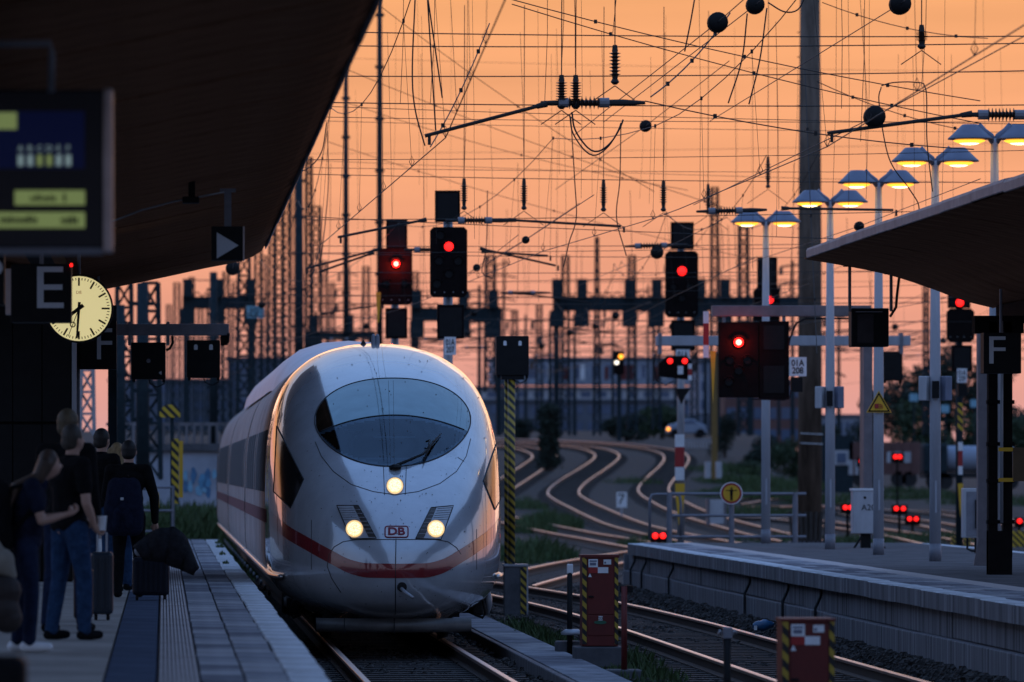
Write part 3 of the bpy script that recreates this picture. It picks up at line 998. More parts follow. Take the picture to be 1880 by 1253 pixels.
# coupler hole and shunting lever, guard plate
disc('coupler_hole', 738, 1078, 9, 'seal', train, 0.006)
a = on_nose(737, 1080, 0.02)
MB().tube([a, a + Vector((0.05, -0.08, -0.05)), a + Vector((0.13, -0.16, -0.11))], 0.022, 8).build('hook_lever', 'galv', train, smooth=True)
gp = []
for k in range(13):
    t = -1 + 2 * k / 12
    gp.append((XC + 0.96 * t, YT + 0.55 + 0.35 * abs(t) ** 2.2))
MB().grid([[(x, y + dy, z) for x, y in gp] for z, dy in ((0.345, 0.0), (0.30, -0.05), (0.22, -0.06), (0.175, -0.03), (0.17, 0.06))]).build('rail_guard', 'plow', train, smooth=True)
MB().box((XC - 0.01, YT + 0.46, 0.26), (0.012, 0.03, 0.18)).build('guard_joint', 'seal', train)
MB().box((XC - 0.62, YT + 0.56, 0.26), (0.012, 0.03, 0.18)).build('guard_joint', 'seal', train)

# insect marks and grime spots stuck to the nose
rr = random.Random(77)
mbq = MB()
for _ in range(130):
    px_, py_ = rr.gauss(722, 105), rr.uniform(650, 1120)
    if not 530 < px_ < 895: continue
    q = [on_nose(px_ + rr.uniform(0.4, 1.3) * math.cos(a), py_ + rr.uniform(0.4, 1.6) * math.sin(a), 0.0065) for a in [2 * math.pi * i / 6 for i in range(6)]]
    mbq.add(q, [tuple(range(6))])
o = mbq.build('insect_marks', 'bug', train, fix=False); o['kind'] = 'stuff'
# wiper
wp = [on_nose(x, y, o) for x, y, o in ((716, 862, 0.02), (727, 859, 0.03), (748, 853, 0.05), (775, 842, 0.06), (792, 822, 0.05))]
wiper = MB().tube(wp, [0.028, 0.022, 0.018, 0.015, 0.012], 8).build('wiper', 'black', train, smooth=True)
MB().tube([on_nose(x, y, o) for x, y, o in ((776, 856, 0.03), (783, 836, 0.05), (794, 818, 0.05), (809, 800, 0.03))], [0.006, 0.014, 0.016, 0.006], 6).build('blade', 'black', wiper, smooth=True)
MB().tube([on_nose(x, y, o) for x, y, o in ((779, 836, 0.05), (785, 830, 0.07), (787, 816, 0.06), (781, 818, 0.05))], 0.012, 6).build('wiper_joint', 'black', wiper, smooth=True)
MB().lathe([(0.07, 0), (0.075, 0.02), (0.05, 0.05), (0.02, 0.06)], on_nose(726, 861, 0.0) + Vector((0, -0.02, 0)), 'Z', 10).build('wiper_hub', 'black', wiper)

# cab side windows
surf_poly('cab_side_window', [(508.5, 783), (558, 881), (534, 933), (503, 903)], 'cabwin', train, 0.006)
surf_line('window_seal', [(508.5, 783), (558, 881), (534, 933), (503, 903)], 0.007, 'seal', train, 0.007, closed=True)
surf_poly('cab_side_window', [(914, 805), (887, 884), (908, 936), (918, 917)], 'cabwin', train, 0.006)
surf_line('window_seal', [(914, 805), (887, 884), (908, 936), (918, 917)], 0.007, 'seal', train, 0.007, closed=True)

# carriages
def section(n=64):
    pts = []
    zs = [0.33 + (3.868 - 0.33) * (1 - (1 - i / n) ** 1.5) for i in range(n + 1)]
    left = [(-Wz(z), z) for z in zs]
    right = [(Wz(z), z) for z in zs[::-1]]
    return left + right[1:]
SECT = section()
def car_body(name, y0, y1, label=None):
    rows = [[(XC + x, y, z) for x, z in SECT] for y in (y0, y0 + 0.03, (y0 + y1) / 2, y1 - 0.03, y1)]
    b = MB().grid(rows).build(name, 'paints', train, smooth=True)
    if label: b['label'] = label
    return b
def car_windows(y0, y1, parent):
    y = y0
    while y + 0.6 < y1:
        L = 1.75
        for sg in (-1, 1):
            rows = [[(XC + sg * (Wz(z) + 0.005), yy, z) for yy in (y, y + L)] for z in (1.88, 2.1, 2.35, 2.6, 2.72)]
            MB().grid(rows).build('window', 'sidewin', parent, smooth=True)
        y += L + 0.16
def car_extras(y0, y1, parent, band=True):
    for sg in (-1, 1):
        if band:
            MB().grid([[(XC + sg * (Wz(z) + 0.005), yy, z) for yy in (y0, y1)] for z in (1.47, 1.56, 1.65)]).build('red_band', 'bandside', parent, smooth=True)
        n = int((y1 - y0) / 2.9)
        for k in range(n):
            a = y0 + (y1 - y0) * k / n; b = y0 + (y1 - y0) * (k + 1) / n
            MB().box((XC + sg * 1.465, (a + b) / 2, 0.83), (0.07, b - a - 0.03, 0.055)).build('step_ledge', 'silver', parent, bevel=0.015)
            MB().lathe([(0.045, -0.03), (0.045, 0.0), (0.02, 0.012)], (XC + sg * 1.40, (a + b) / 2, 0.52), 'X', 10).build('jacking_plug', 'galv', parent)
def doors(yc, parent):
    for sg in (-1, 1):
        for yy in (yc - 0.5, yc + 0.5):
            MB().grid([[(XC + sg * (Wz(z) + 0.004), yy - 0.012, z), (XC + sg * (Wz(z) + 0.004), yy + 0.012, z)] for z in (0.95, 1.5, 2.0, 2.5, 2.9, 3.1)]).build('door_joint', 'seal', parent)
        MB().grid([[(XC + sg * (Wz(z) + 0.006), yy, z) for yy in (yc - 0.3, yc + 0.3)] for z in (1.88, 2.2, 2.5, 2.72)]).build('door_window', 'sidewin', parent, smooth=True)
ce = YT + 25.6
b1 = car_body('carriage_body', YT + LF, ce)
car_extras(YT + LF - 1.0, ce, b1)
# nose length ledge wraps round the lower corners
for sg in (-1, 1):
    pts = []
    for k in range(15):
        th = sg * (math.pi / 2) * (0.72 + 0.27 * k / 14)
        p = nose_pt(th, 0.83)
        pts.append(p + Vector((sg * 0.03, -0.015, 0)))
    pts.append(Vector((XC + sg * 1.475, YT + LF, 0.83)))
    MB().tube(pts, [0.015] + [0.034] * 15, 8).build('step_ledge', 'silver', train, smooth=True)
car_windows(YT + LF + 0.4, YT + LF + 8.0, b1)
doors(YT + LF + 8.9, b1)
car_windows(YT + LF + 10.0, ce - 1.2, b1)
MB().grid([[(XC + x * 1.003, y, z + 0.002) for x, z in SECT] for y in (YT + LF - 0.01, YT + LF + 0.03)]).build('body_joint', 'seal', train, smooth=True)
y = ce
for k in range(2):
    MB().grid([[(XC + x * 0.93, yy, 0.45 + (z - 0.33) * 0.95) for x, z in SECT] for yy in (y - 0.1, y + 0.75)]).build('gangway', 'under', train, smooth=True)
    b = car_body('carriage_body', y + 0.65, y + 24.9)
    car_extras(y + 0.65, y + 24.9, b)
    doors(y + 2.0, b)
    car_windows(y + 3.0, y + 22.2, b)
    doors(y + 23.2, b)
    y += 24.9
MB().grid([[(XC + x * 1.006, yy, z + 0.004) for x, z in SECT] for yy in (y - 0.5, y + 0.6)]).build('gangway', 'under', train, smooth=True)
MB().prism([(XC + x, z) for x, z in SECT], y + 0.3, y + 0.4).build('rear_end', 'under', train)
# roof fairings and aerials
rf = [(-1.22, 3.40), (-1.16, 3.62), (-1.0, 3.86), (-0.75, 4.04), (-0.4, 4.15), (0, 4.18), (0.4, 4.15), (0.75, 4.04), (1.0, 3.86), (1.16, 3.62), (1.22, 3.40)]
rows = []
for k in range(14):
    t = k / 13
    yy = YT + 11.5 + 12 * t
    h = sstep(0, 0.55, t)
    rows.append([(XC + x * (0.82 + 0.18 * h), yy, 3.2 + (z - 3.2) * (0.55 + 0.45 * h) - 0.02) for x, z in rf])
rows.append([(XC + x, ce + 20, z) for x, z in rf])
MB().grid(rows).build('roof_fairing', 'paintc', train, smooth=True)
for px in (700, 708):
    p = on_nose(px, 626, 0)
    MB().lathe([(0.035, -0.05), (0.03, 0.04), (0.026, 0.10), (0.012, 0.125)], (XC - 0.02 + (px - 704) / 150, YT + 6.4, 3.86), 'Z', 10).build('aerial', 'steel', train)
MB().lathe([(0.05, -0.03), (0.0, 0.06)], (XC - 0.18, YT + 6.4, 3.86), 'Z', 6).build('aerial', 'black', train)
for k in range(3):
    p = on_nose(520 + 6 * k, 690 - 8 * k, 0.0)
# running gear
MB().bbox(XC - 0.85, XC + 0.85, YT + 1.6, YT + 4.2, 0.335, 0.5).bbox(XC - 1.15, XC + 1.15, YT + 4.2, y, 0.32, 0.9).build('underframe', 'under', train)
for yc in (YT + 3.9, YT + 6.4, YT + 21.2, YT + 23.7, YT + 29, YT + 31.5, YT + 46, YT + 48.5):
    for sg in (-1, 1):
        MB().lathe([(0.46, 0.75 - 0.02), (0.475, 0.75 - 0.06), (0.43, 0.75 - 0.05 + 0.12), (0.2, 0.87), (0.1, 0.95)] if sg > 0 else
                   [(0.1, -0.95), (0.2, -0.87), (0.43, -0.82), (0.475, -0.69), (0.46, -0.73)], (XC, yc, 0.46), 'X', 24).build('wheel', 'under', train, smooth=True)
for sg in (-1, 1):
    MB().box((XC + sg * 1.18, YT + 5.1, 0.42), (0.16, 3.4, 0.22)).box((XC + sg * 1.2, YT + 3.9, 0.5), (0.24, 0.3, 0.34)).build('bogie_frame', 'under', train, bevel=0.03)
    MB().tube([(XC + sg * 1.2, YT + 2.6, 0.52), (XC + sg * 1.24, YT + 2.7, 0.36), (XC + sg * 1.2, YT + 2.7, 0.30), (XC + sg * 1.1, YT + 2.7, 0.34)], 0.018, 8).build('hose', 'under', train, smooth=True)
    MB().lathe([(0.16, 0), (0.17, 0.05), (0.05, 0.09)], (XC + sg * 1.3, YT + 3.9, 0.48), 'X', 14).build('axle_box', 'galv', train, smooth=True)
# ------------------------------------------------------------------ left platform fittings
def pbox(mb, x0, x1, y0, y1, s, depth, mi=0, dy=0.0):
    """box whose front face spans the surveyed rectangle at scale s"""
    a = P(x0, y1, s); b = P(x1, y0, s)
    return mb.bbox(a.x, b.x, a.y + dy, a.y + dy + depth, a.z, b.z, mi)
M['screen'] = mat('display_glass', (0.006, 0.007, 0.016), 0.25, var=0.1)
M['screenblue'] = glow('display_blue', (0.002, 0.006, 0.06), 0.2)
M['lcd'] = glow('display_strip', (0.36, 0.46, 0.16), 0.34)
M['lcdw'] = glow('display_letter', (0.45, 0.62, 0.62), 0.30)
M['lcdtxt'] = mat('display_text', (0.05, 0.07, 0.03), 0.6)
M['alu'] = mat('aluminium_frame', (0.55, 0.46, 0.45), 0.35, 0.6, var=0.15)
M['clockface'] = glow('clock_face', (1.0, 0.86, 0.42), 0.62)
M['orange'] = mat('clock_mark', (0.6, 0.12, 0.03), 0.5)

S = 340
t = thing('departure_display', 'dark blue departure display with glowing green strips hanging from the left canopy', 'display', P(40, 460, S))
pbox(MB(), -150, 190, 165, 456, S, 0.22).build('housing', 'screen', t, bevel=0.01)
pbox(MB(), 190, 207, 163, 462, S, 0.26, dy=-0.015).build('frame', 'alu', t, bevel=0.01)
pbox(MB(), -150, 189, 456, 466, S, 0.24, dy=-0.005).build('frame', 'steel', t)
pbox(MB(), -150, 155, 205, 310, S, 0.004, dy=-0.006).build('info_panel', 'screenblue', t)
pbox(MB(), -150, 31, 207, 238, S, 0.004, dy=-0.012).build('text_strip', 'lcd', t)
st1 = pbox(MB(), 27, 156, 350, 377, S, 0.004, dy=-0.008).build('text_strip', 'lcd', t)
st2 = pbox(MB(), -150, 156, 390, 419, S, 0.004, dy=-0.008).build('text_strip', 'lcd', t)
for k, ch in enumerate('ABCDEF'):
    x = 38 + 17.5 * k
    text('coach_letter', ch, P(x, 273, S) + Vector((0, -0.012, 0)), 11 / S, 'lcdw', t)
    pbox(MB(), x - 5, x + 5, 285, 305, S, 0.004, dy=-0.012).build('coach_block', 'lcd' if k in (2, 3) else 'lcdw', t)
rr = random.Random(4)
for (x0, x1, y0, y1, par) in ((56, 104, 358, 370, st1), (116, 125, 356, 371, st1), (0, 72, 397, 411, st2), (112, 148, 397, 412, st2)):
    x = x0
    while x < x1 - 3:
        w = rr.choice([3, 5, 6])
        pbox(MB(), x, x + w, y0 + rr.choice([0, 3]), y1, S, 0.003, dy=-0.012).build('glyph', 'lcdtxt', par)
        x += w + 2
MB().tube([P(-60, 82, S), P(92, 80, S), P(95, 100, S), P(94, 170, S)], 0.02, 8).build('hanger', 'steel', t, smooth=True)
MB().tube([P(-40, 30, S), P(-40, 170, S)], 0.02, 8).build('hanger', 'steel', t, smooth=True)

def letter_sign(px, s, ch, lpx, label, hang, depth=0.3, lw=None):
    x0, x1, y0, y1 = px
    t = thing('platform_section_sign', label, 'sign', P((x0 + x1) / 2, y1, s), 'black platform section signs')
    pbox(MB(), x0, x1, y0, y1, s, depth).build('board', 'black', t, bevel=0.008)
    c = P((lpx[0] + lpx[1]) / 2, (lpx[2] + lpx[3]) / 2, s)
    text('letter', ch, (c.x, c.y - 0.006, c.z), (lpx[3] - lpx[2]) / s, 'letter', t, width=(lpx[1] - lpx[0]) / s)
    a = P((x0 + x1) / 2, y0, s)
    MB().tube([(a.x, a.y + depth / 2, a.z - 0.01), (a.x, a.y + depth / 2, hang)], 0.02, 8).build('hanger', 'steel', t)
    return t
e = letter_sign((20, 131, 485, 592), 200, 'E', (68, 117, 490, 566), 'black section sign with grey letter E in front of the lit clock', 4.80, 0.42)
MB().lathe([(0.012, 0), (0.014, 0.02), (0.004, 0.03)], P(131, 490, 200) + Vector((0, -0.02, 0)), 'Z', 8).build('pilot_lamp', 'redlamp2', e)
pbox(MB(), 10, 20, 494, 577, 200, 0.40, dy=0.01).build('side_trim', 'alu', e)
letter_sign((-70, 8, 460, 560), 230, 'D', (-45, 5, 472, 512), 'black sign cut off by the left picture edge, curved grey stroke showing', 4.85, 0.3)
letter_sign((146, 214, 588, 678), 140, 'F', (178, 206, 603, 660), 'black section sign with grey letter F under the lit clock', 4.85, 0.35)

# station clock
S = 165
cc = P(145, 567, S)
t = thing('station_clock', 'round glowing yellow station clock with black hands behind the E sign', 'clock', cc)
rad = 59.5 / S
MB().lathe([(rad + 0.018, -0.02), (rad + 0.022, 0.0), (rad + 0.02, 0.18), (rad, 0.2)], cc, 'Y', 48).build('case', 'black', t, smooth=True)
MB().lathe([(rad, -0.026), (rad, -0.024)], cc, 'Y', 48).build('face', 'clockface', t)
def hand(name, ang, r0, r1, w0, w1, off):
    a = R(ang); d = Vector((math.sin(a), 0, math.cos(a))); n = Vector((math.cos(a), 0, -math.sin(a)))
    b = cc + Vector((0, -off, 0))
    MB().add([b + d * r0 - n * w0, b + d * r0 + n * w0, b + d * r1 + n * w1, b + d * r1 - n * w1], [(0, 1, 2, 3)]).build(name, 'black', t, fix=False)
for k in range(60):
    if k % 5 == 0: hand('hour_mark', 6 * k, rad * 0.70, rad * 0.95, rad * 0.028, rad * 0.028, 0.032)
    else: hand('minute_mark', 6 * k, rad * 0.87, rad * 0.95, rad * 0.012, rad * 0.012, 0.032)
hand('hour_hand', 233, -rad * 0.17, rad * 0.62, rad * 0.06, rad * 0.045, 0.036)
hand('minute_hand', 184, -rad * 0.2, rad * 0.92, rad * 0.045, rad * 0.03, 0.040)
hand('second_hand', 201, -rad * 0.1, rad * 0.92, rad * 0.012, rad * 0.010, 0.044)
rp = cc + Vector((math.sin(R(201)) * rad * 0.53, -0.044, math.cos(R(201)) * rad * 0.53))
MB().tube([rp + Vector((0.027 * math.cos(k * math.pi / 8), 0, 0.027 * math.sin(k * math.pi / 8))) for k in range(17)], 0.006, 6).build('second_hand_ring', 'black', t)
text('clock_mark', 'DB', cc + Vector((0, -0.032, rad * 0.5)), rad * 0.09, 'orange', t)
MB().tube([cc + Vector((0, 0.09, rad)), (cc.x, cc.y + 0.09, 4.8)], 0.02, 8).build('hanger', 'steel', t)

# direction sign with a white triangle, hung from a conduit
S = 190
t = thing('direction_sign', 'small black sign with pale triangle pointing right, hanging from the left canopy', 'sign', P(418, 478, S))
pbox(MB(), 388, 446, 416, 478, S, 0.25).build('board', 'black', t, bevel=0.005)
pbox(MB(), 446.2, 449, 416, 478, S, 0.25, dy=-0.004).build('edge_trim', 'alu', t)
a, b, c = P(398, 427, S), P(398, 475, S), P(438, 451, S)
MB().add([p + Vector((0, -0.004, 0)) for p in (a, b, c)], [(0, 1, 2)]).build('triangle', 'letter', t, fix=False)
pbox(MB(), 412, 425, 350, 417, S, 0.06, dy=0.08).build('hanger', 'steel', t)
pbox(MB(), 404, 433, 346, 352, S, 0.12, dy=0.05).build('hanger_plate', 'steel', t)
t = thing('conduit', 'thin pale conduit curving across the dark underside of the left canopy', 'pipe', P(300, 380, S))
MB().tube([P(140, 440, S), P(205, 407, S), P(260, 386, S), P(320, 370, S), P(375, 360, S), P(412, 353, S)], 0.008, 6).build('pipe', 'galv', t, smooth=True)
t = thing('camera_bracket', 'dark camera post hanging from the left canopy beside the conduit', 'camera', P(350, 360, S))
pbox(MB(), 346, 358, 300, 366, S, 0.06).build('post', 'black', t)
pbox(MB(), 335, 366, 362, 374, S, 0.2, dy=-0.1).build('housing', 'black', t, bevel=0.01)

# dark clad lift tower on the left platform
t = thing('lift_tower', 'dark clad lift tower standing behind the waiting people', 'tower', (-2.6, 76, ZP))
MB().bbox(-5.6, -1.16, 72, 79, ZP, 4.62).build('core', 'blackm', t)
x = -5.6
while x < -1.3:
    MB().bbox(x, x + 0.36, 71.96, 71.999, ZP + 0.02, 2.75).build('cladding_panel', 'black', t, bevel=0.008)
    MB().bbox(x, x + 0.36, 71.96, 71.999, 2.78, 4.55).build('cladding_panel', 'black', t, bevel=0.008)
    x += 0.37
MB().bbox(-1.158, -1.10, 71.95, 72.05, 1.5, 4.2).build('corner_trim', 'pole', t)
a = P(126, 706, 145)
MB().tube([a + Vector((-0.03, -0.02, 0.07)), a + Vector((0.03, -0.02, -0.06)), a + Vector((-0.04, -0.02, -0.05)), a + Vector((-0.03, -0.02, -0.02))], 0.004, 4).build('warning_mark', 'yellow', t)

# bracket with two black signal boxes behind the F sign
def signal_box(mb_px, s, parent_label, hooks=True, lenses=((0.27, 0.18), (0.73, 0.18)), mark=False, beam_z=None):
    x0, x1, y0, y1 = mb_px
    t = thing('repeater_box', parent_label, 'signal box', P((x0 + x1) / 2, y1, s), 'black signal repeater boxes')
    pbox(MB(), x0, x1, y0, y1, s, 0.25).build('housing', 'black', t, bevel=0.012)
    w = x1 - x0
    for xx in (x0 + 2, x1 - 6):
        pbox(MB(), xx, xx + 5, y1, y1 + 5, s, 0.05, dy=0.05).build('foot', 'black', t)
    for u, v in lenses:
        c = P(x0 + w * u, y0 + (y1 - y0) * v, s)
        pts = [(c.x + 0.026 * math.cos(math.pi * k / 8), c.z + 0.012 + 0.026 * math.sin(math.pi * k / 8)) for k in range(9)] + [(c.x - 0.026, c.z - 0.04), (c.x + 0.026, c.z - 0.04)]
        MB().prism(pts, c.y - 0.006, c.y - 0.002).build('lens', 'white', t)
    if mark:
        c = P((x0 + x1) / 2, (y0 + y1) / 2, s)
        MB().lathe([(0.025, -0.008), (0.03, -0.003), (0.03, 0.0)], c, 'Y', 14).build('lock', 'steel', t)
        q = P(x1 - 10, y1 - 12, s)
        MB().add([q + Vector((0.02, -0.004, 0.03)), q + Vector((0.02, -0.004, -0.03)), q + Vector((-0.02, -0.004, 0))], [(0, 1, 2)]).build('arrow', 'letter', t, fix=False)
    pts = [P(x1 - 3, y1 - 5, s), P(x1 - 3, y1 + 8, s), P(x1 - w * 0.25, y1 + 14, s), P(x1 - w * 0.45, y1 + 8, s), P(x1 - w * 0.5, y1 - 3, s)]
    MB().tube([p + Vector((0, 0.1, 0)) for p in pts], 0.008, 6).build('cable', 'black', t, smooth=True)
    return t
S = 130
t = thing('bracket_beam', 'grey steel bracket beam carrying two black boxes beyond the left canopy', 'beam', P(205, 990, S) + Vector((0, 0, 0)))
pbox(MB(), 196, 420, 595, 616, S, 0.2).build('beam', 'steel', t, bevel=0.008)
pbox(MB(), 198, 214, 560, 1000, S, 0.12, dy=0.22).build('post', 'dkgreen', t)
for x in (238, 308):
    pbox(MB(), x - 3, x + 3, 591, 634, S, 0.22, dy=-0.01).build('clamp', 'steel', t)
pbox(MB(), 405, 418, 614, 634, S, 0.1, dy=0.05).build('clamp', 'black', t)
MB().tube([P(316, 617, S), P(317, 630, S), P(312, 640, S), P(305, 644, S)], 0.02, 8).build('cable', 'black', t, smooth=True)
MB().tube([P(420, 612, S), P(419, 628, S), P(408, 634, S)], 0.02, 8).build('cable', 'black', t, smooth=True)
signal_box((241, 304, 629, 697), S, 'black box with round lock hanging left under the grey bracket beam', lenses=(), mark=True)
signal_box((343, 404, 625, 694), S, 'black box with two pale lenses hanging right under the grey bracket beam')

# end of the left platform: railing, hazard boards
S = 86
t = thing('platform_end_railing', 'grey steel railing at the far end of the left platform', 'railing', P(300, 985, S))
for x in (240, 283, 318):
    MB().tube([P(x, 990, S), P(x, 893, S)], 0.035, 8).build('post', 'steel', t)
for y in (895, 938, 976):
    MB().tube([P(236, y, S), P(320, y, S)], 0.03, 8).build('rail', 'steel', t)
pbox(MB(), 283, 292, 905, 932, S, 0.03, dy=-0.06).build('yellow_plate', 'yellow', t)
S = 84
t = thing('clearance_marker', 'post with yellow and black striped boards beyond the left platform end', 'marker', P(318, 990, S))
MB().tube([P(316, 995, S), P(316, 742, S)], 0.045, 8).build('post', 'dkgreen', t)
pts = [P(x, y, S) for x, y in ((293, 767), (293, 756), (302, 744), (322, 743), (331, 755), (331, 767))]
MB().prism([(p.x, p.z) for p in pts], F / S - 0.10, F / S - 0.06).build('striped_hood', 'haz', t)
pbox(MB(), 315, 328, 806, 925, S, 0.04, dy=-0.10).build('striped_board', 'haz', t)
pbox(MB(), 328.5, 336, 810, 914, S, 0.04, dy=-0.09).build('yellow_board', 'yellow', t)

# ------------------------------------------------------------------ right platform fittings
def hat(mb, c, r, h, sx=1.0):
    mb.lathe([(r, 0.0), (r * 0.99, 0.015), (r * 0.80, h * 0.32), (r * 0.42, h * 0.90), (r * 0.34, h), (0.01, h)], c, 'Z', 28)
M['shade'] = mat('lamp_shade_blue_grey', (0.16, 0.18, 0.25), 0.45, var=0.12)
def lamp_post(x, s, label, footz=ZP):
    X = (x - VX) / s; Y = F / s
    t = thing('platform_lamp', label, 'lamp post', (X, Y, footz), 'double-armed platform lamps')
    MB().tube([(X, Y, footz), (X, Y, footz + 3.0), (X, Y, 6.98)], [0.09, 0.085, 0.055], 14).build('pole', 'pole', t, smooth=True)
    MB().tube([(X, Y, footz), (X, Y, footz + 0.27)], 0.094, 14).build('pole_foot', 'steel', t, smooth=True)
    for sg in (-1, 1):
        m = MB(); hat(m, (X + sg * 0.355, Y, 6.965), 0.325, 0.215)
        sh = m.build('shade', 'shade', t, smooth=False)
        for p in sh.data.polygons: p.use_smooth = True
        MB().tube([(X, Y, 6.90), (X + sg * 0.06, Y, 7.0), (X + sg * 0.16, Y, 7.06), (X + sg * 0.26, Y, 7.14)], [0.05, 0.06, 0.07, 0.09], 10).build('arm', 'shade', t, smooth=True)
        MB().lathe([(0.02, -0.045), (0.15, -0.038), (0.225, -0.008), (0.23, 0.004)], (X + sg * 0.365, Y, 6.945), 'Z', 24).build('lamp_glass', 'sodium', t, smooth=True)
        MB().lathe([(0.02, -0.062), (0.09, -0.056), (0.14, -0.040), (0.145, -0.03)], (X + sg * 0.365, Y, 6.945), 'Z', 20).build('lamp_bulb', 'sodiumcore', t, smooth=True)
    MB().box((X, Y - 0.085, footz + 1.0), (0.03, 0.012, 0.5)).build('access_cover', 'pole', t)
    return t
lamp_post(1406, 95.0, 'double lamp post farthest from the right canopy, nearest the red 208 signal')
lamp_post(1524, 102.6, 'double lamp post in front of the thick weathered mast')
lamp_post(1613, 109.9, 'double lamp post with yellow triangle sign on its pole')
lamp_post(1717, 118.2, 'double lamp post with pole rising just right of the hanging monitor')
lamp_post(1826, 126.7, 'double lamp post at the right picture edge, above the canopy')
# loudspeaker pairs strapped to poles
for x, y0, y1, s, lab in ((1522, 710, 750, 102.6, 'pair of pale loudspeakers on the lamp pole by the thick mast'), (1716, 691, 736, 118.2, 'pair of pale loudspeakers on the lamp pole right of the triangle sign')):
    c = P(x, (y0 + y1) / 2, s)
    h = (y1 - y0) / s
    t = thing('loudspeaker_pair', lab, 'loudspeaker', (c.x, c.y, c.z - h / 2), 'loudspeakers on lamp poles')
    for sg in (-1, 1):
        MB().box(c + Vector((sg * 0.16, -0.02, 0)), (0.13, 0.2, h), rz=sg * 0.5).build('horn', 'offwhite' if sg < 0 else 'shade', t, bevel=0.015)
    MB().box(c + Vector((0, -0.10, -0.02)), (0.10, 0.12, h * 0.7)).build('bracket', 'black', t)
# triangle warning sign
S = 109.9
a, b, c = P(1612, 718, S), P(1589, 758, S), P(1635, 758, S)
t = thing('warning_sign', 'yellow triangular warning sign on the third lamp pole', 'sign', P(1612, 758, S))
def tri(k, dy, name, m, par):
    ctr = (a + b + c) / 3
    pts = [ctr + (p - ctr) * k for p in (a, b, c)]
    return MB().prism([(p.x, p.z) for p in pts], a.y - 0.12 - dy, a.y - 0.10 - dy).build(name, m, par)
tri(1.0, 0, 'border', 'yellow', t); tri(0.90, 0.004, 'black_rim', 'black', t); tri(0.70, 0.008, 'plate', 'yellow', t)
q = P(1611, 746, S) + Vector((0, -0.14, 0))
MB().box(q + Vector((-0.03, 0, 0)), (0.07, 0.006, 0.075)).box(q + Vector((0.04, 0, 0.02)), (0.06, 0.006, 0.012), ry=0.5).box(q + Vector((0.045, 0, -0.01)), (0.07, 0.006, 0.010), ry=0.2).box(q + Vector((0.04, 0, -0.035)), (0.06, 0.006, 0.008)).build('pictogram', 'redsign', t)

# hanging monitor at the end of the right canopy
S = 128
t = thing('hanging_monitor', 'dark monitor box hanging on two bars from the tip of the right canopy', 'monitor', P(1597, 638, S))
pbox(MB(), 1563, 1632, 566, 637, S, 0.35).build('housing', 'black', t, bevel=0.015)
pbox(MB(), 1574, 1604, 577, 630, S, 0.01, dy=-0.008).build('screen', mat('monitor_glass', (0.035, 0.03, 0.035), 0.2), t)
MB().tube([P(1571, 573, S) + Vector((0, -0.01, 0)), P(1620, 573, S) + Vector((0, -0.01, 0))], 0.008, 6).build('trim', 'brownp', t)
for x in (1560, 1636):
    MB().tube([P(x, 572, S), P(x, 482, S)], 0.024, 8).build('bar', 'brownp', t)
    pbox(MB(), x - 11, x + 11, 478 if x < 1600 else 492, 490 if x < 1600 else 504, S, 0.16, dy=-0.08).build('flange', 'blackm', t)
MB().tube([P(1634, 582, S), P(1645, 565, S), P(1647, 540, S), P(1651, 508, S)], 0.02, 8).build('cable', 'black', t, smooth=True)

# columns and F sign under the right canopy
S = 136
t = thing('canopy_column', 'black twin-legged canopy column under the right F sign', 'column', P(1835, 1055, S), 'right canopy columns')
pbox(MB(), 1815, 1832, 590, 1056, S, 0.18).build('leg', 'blackm', t, bevel=0.01)
pbox(MB(), 1843, 1859, 590, 1024, S, 0.18).build('leg', 'blackm', t, bevel=0.01)
pbox(MB(), 1815, 1858, 975, 1056, S, 0.22, dy=-0.02).build('base', 'blackm', t)
for y in (735, 812, 880, 955):
    pbox(MB(), 1812, 1862, y, y + 7, S, 0.12, dy=-0.03).build('batten', 'blackm', t)
MB().tube([P(1838, 960, S) + Vector((0, -0.05, 0)), P(1838, 590, S) + Vector((0, -0.05, 0))], 0.022, 8).build('downpipe', 'galv', t, smooth=True)
pbox(MB(), 1790, 1880, 580, 612, S, 0.3).build('head_beam', 'blackm', t)
S = 124
t = thing('canopy_column', 'grey steel column with flared foot beside the right F sign', 'column', P(1806, 1040, S), 'right canopy columns')
pbox(MB(), 1796, 1819, 580, 1038, S, 0.2).build('shaft', 'brownp', t, bevel=0.01)
MB().prism([(P(1787, 1040, S).x, ZP), (P(1828, 1040, S).x, ZP), (P(1819, 985, S).x, ZP + 0.42), (P(1796, 985, S).x, ZP + 0.42)], F / S - 0.05, F / S - 0.01).build('foot', 'brownp', t)
letter_sign((1806, 1875, 611, 686), 140, 'F', (1816, 1846, 618, 668), 'black section sign with grey letter F under the right canopy', 4.55, 0.3)
S = 150
t = thing('wooden_notice_board', 'brown notice board on two yellow brackets at the right picture edge', 'notice board', P(1880, 900, S))
pbox(MB(), 1860, 1960, 822, 884, S, 0.05).build('board', mat('board_brown', (0.10, 0.06, 0.025), 0.6), t)
for y in (822, 878):
    pbox(MB(), 1834, 1862, y, y + 7, S, 0.03, dy=0.01).build('bracket', 'yellow', t)

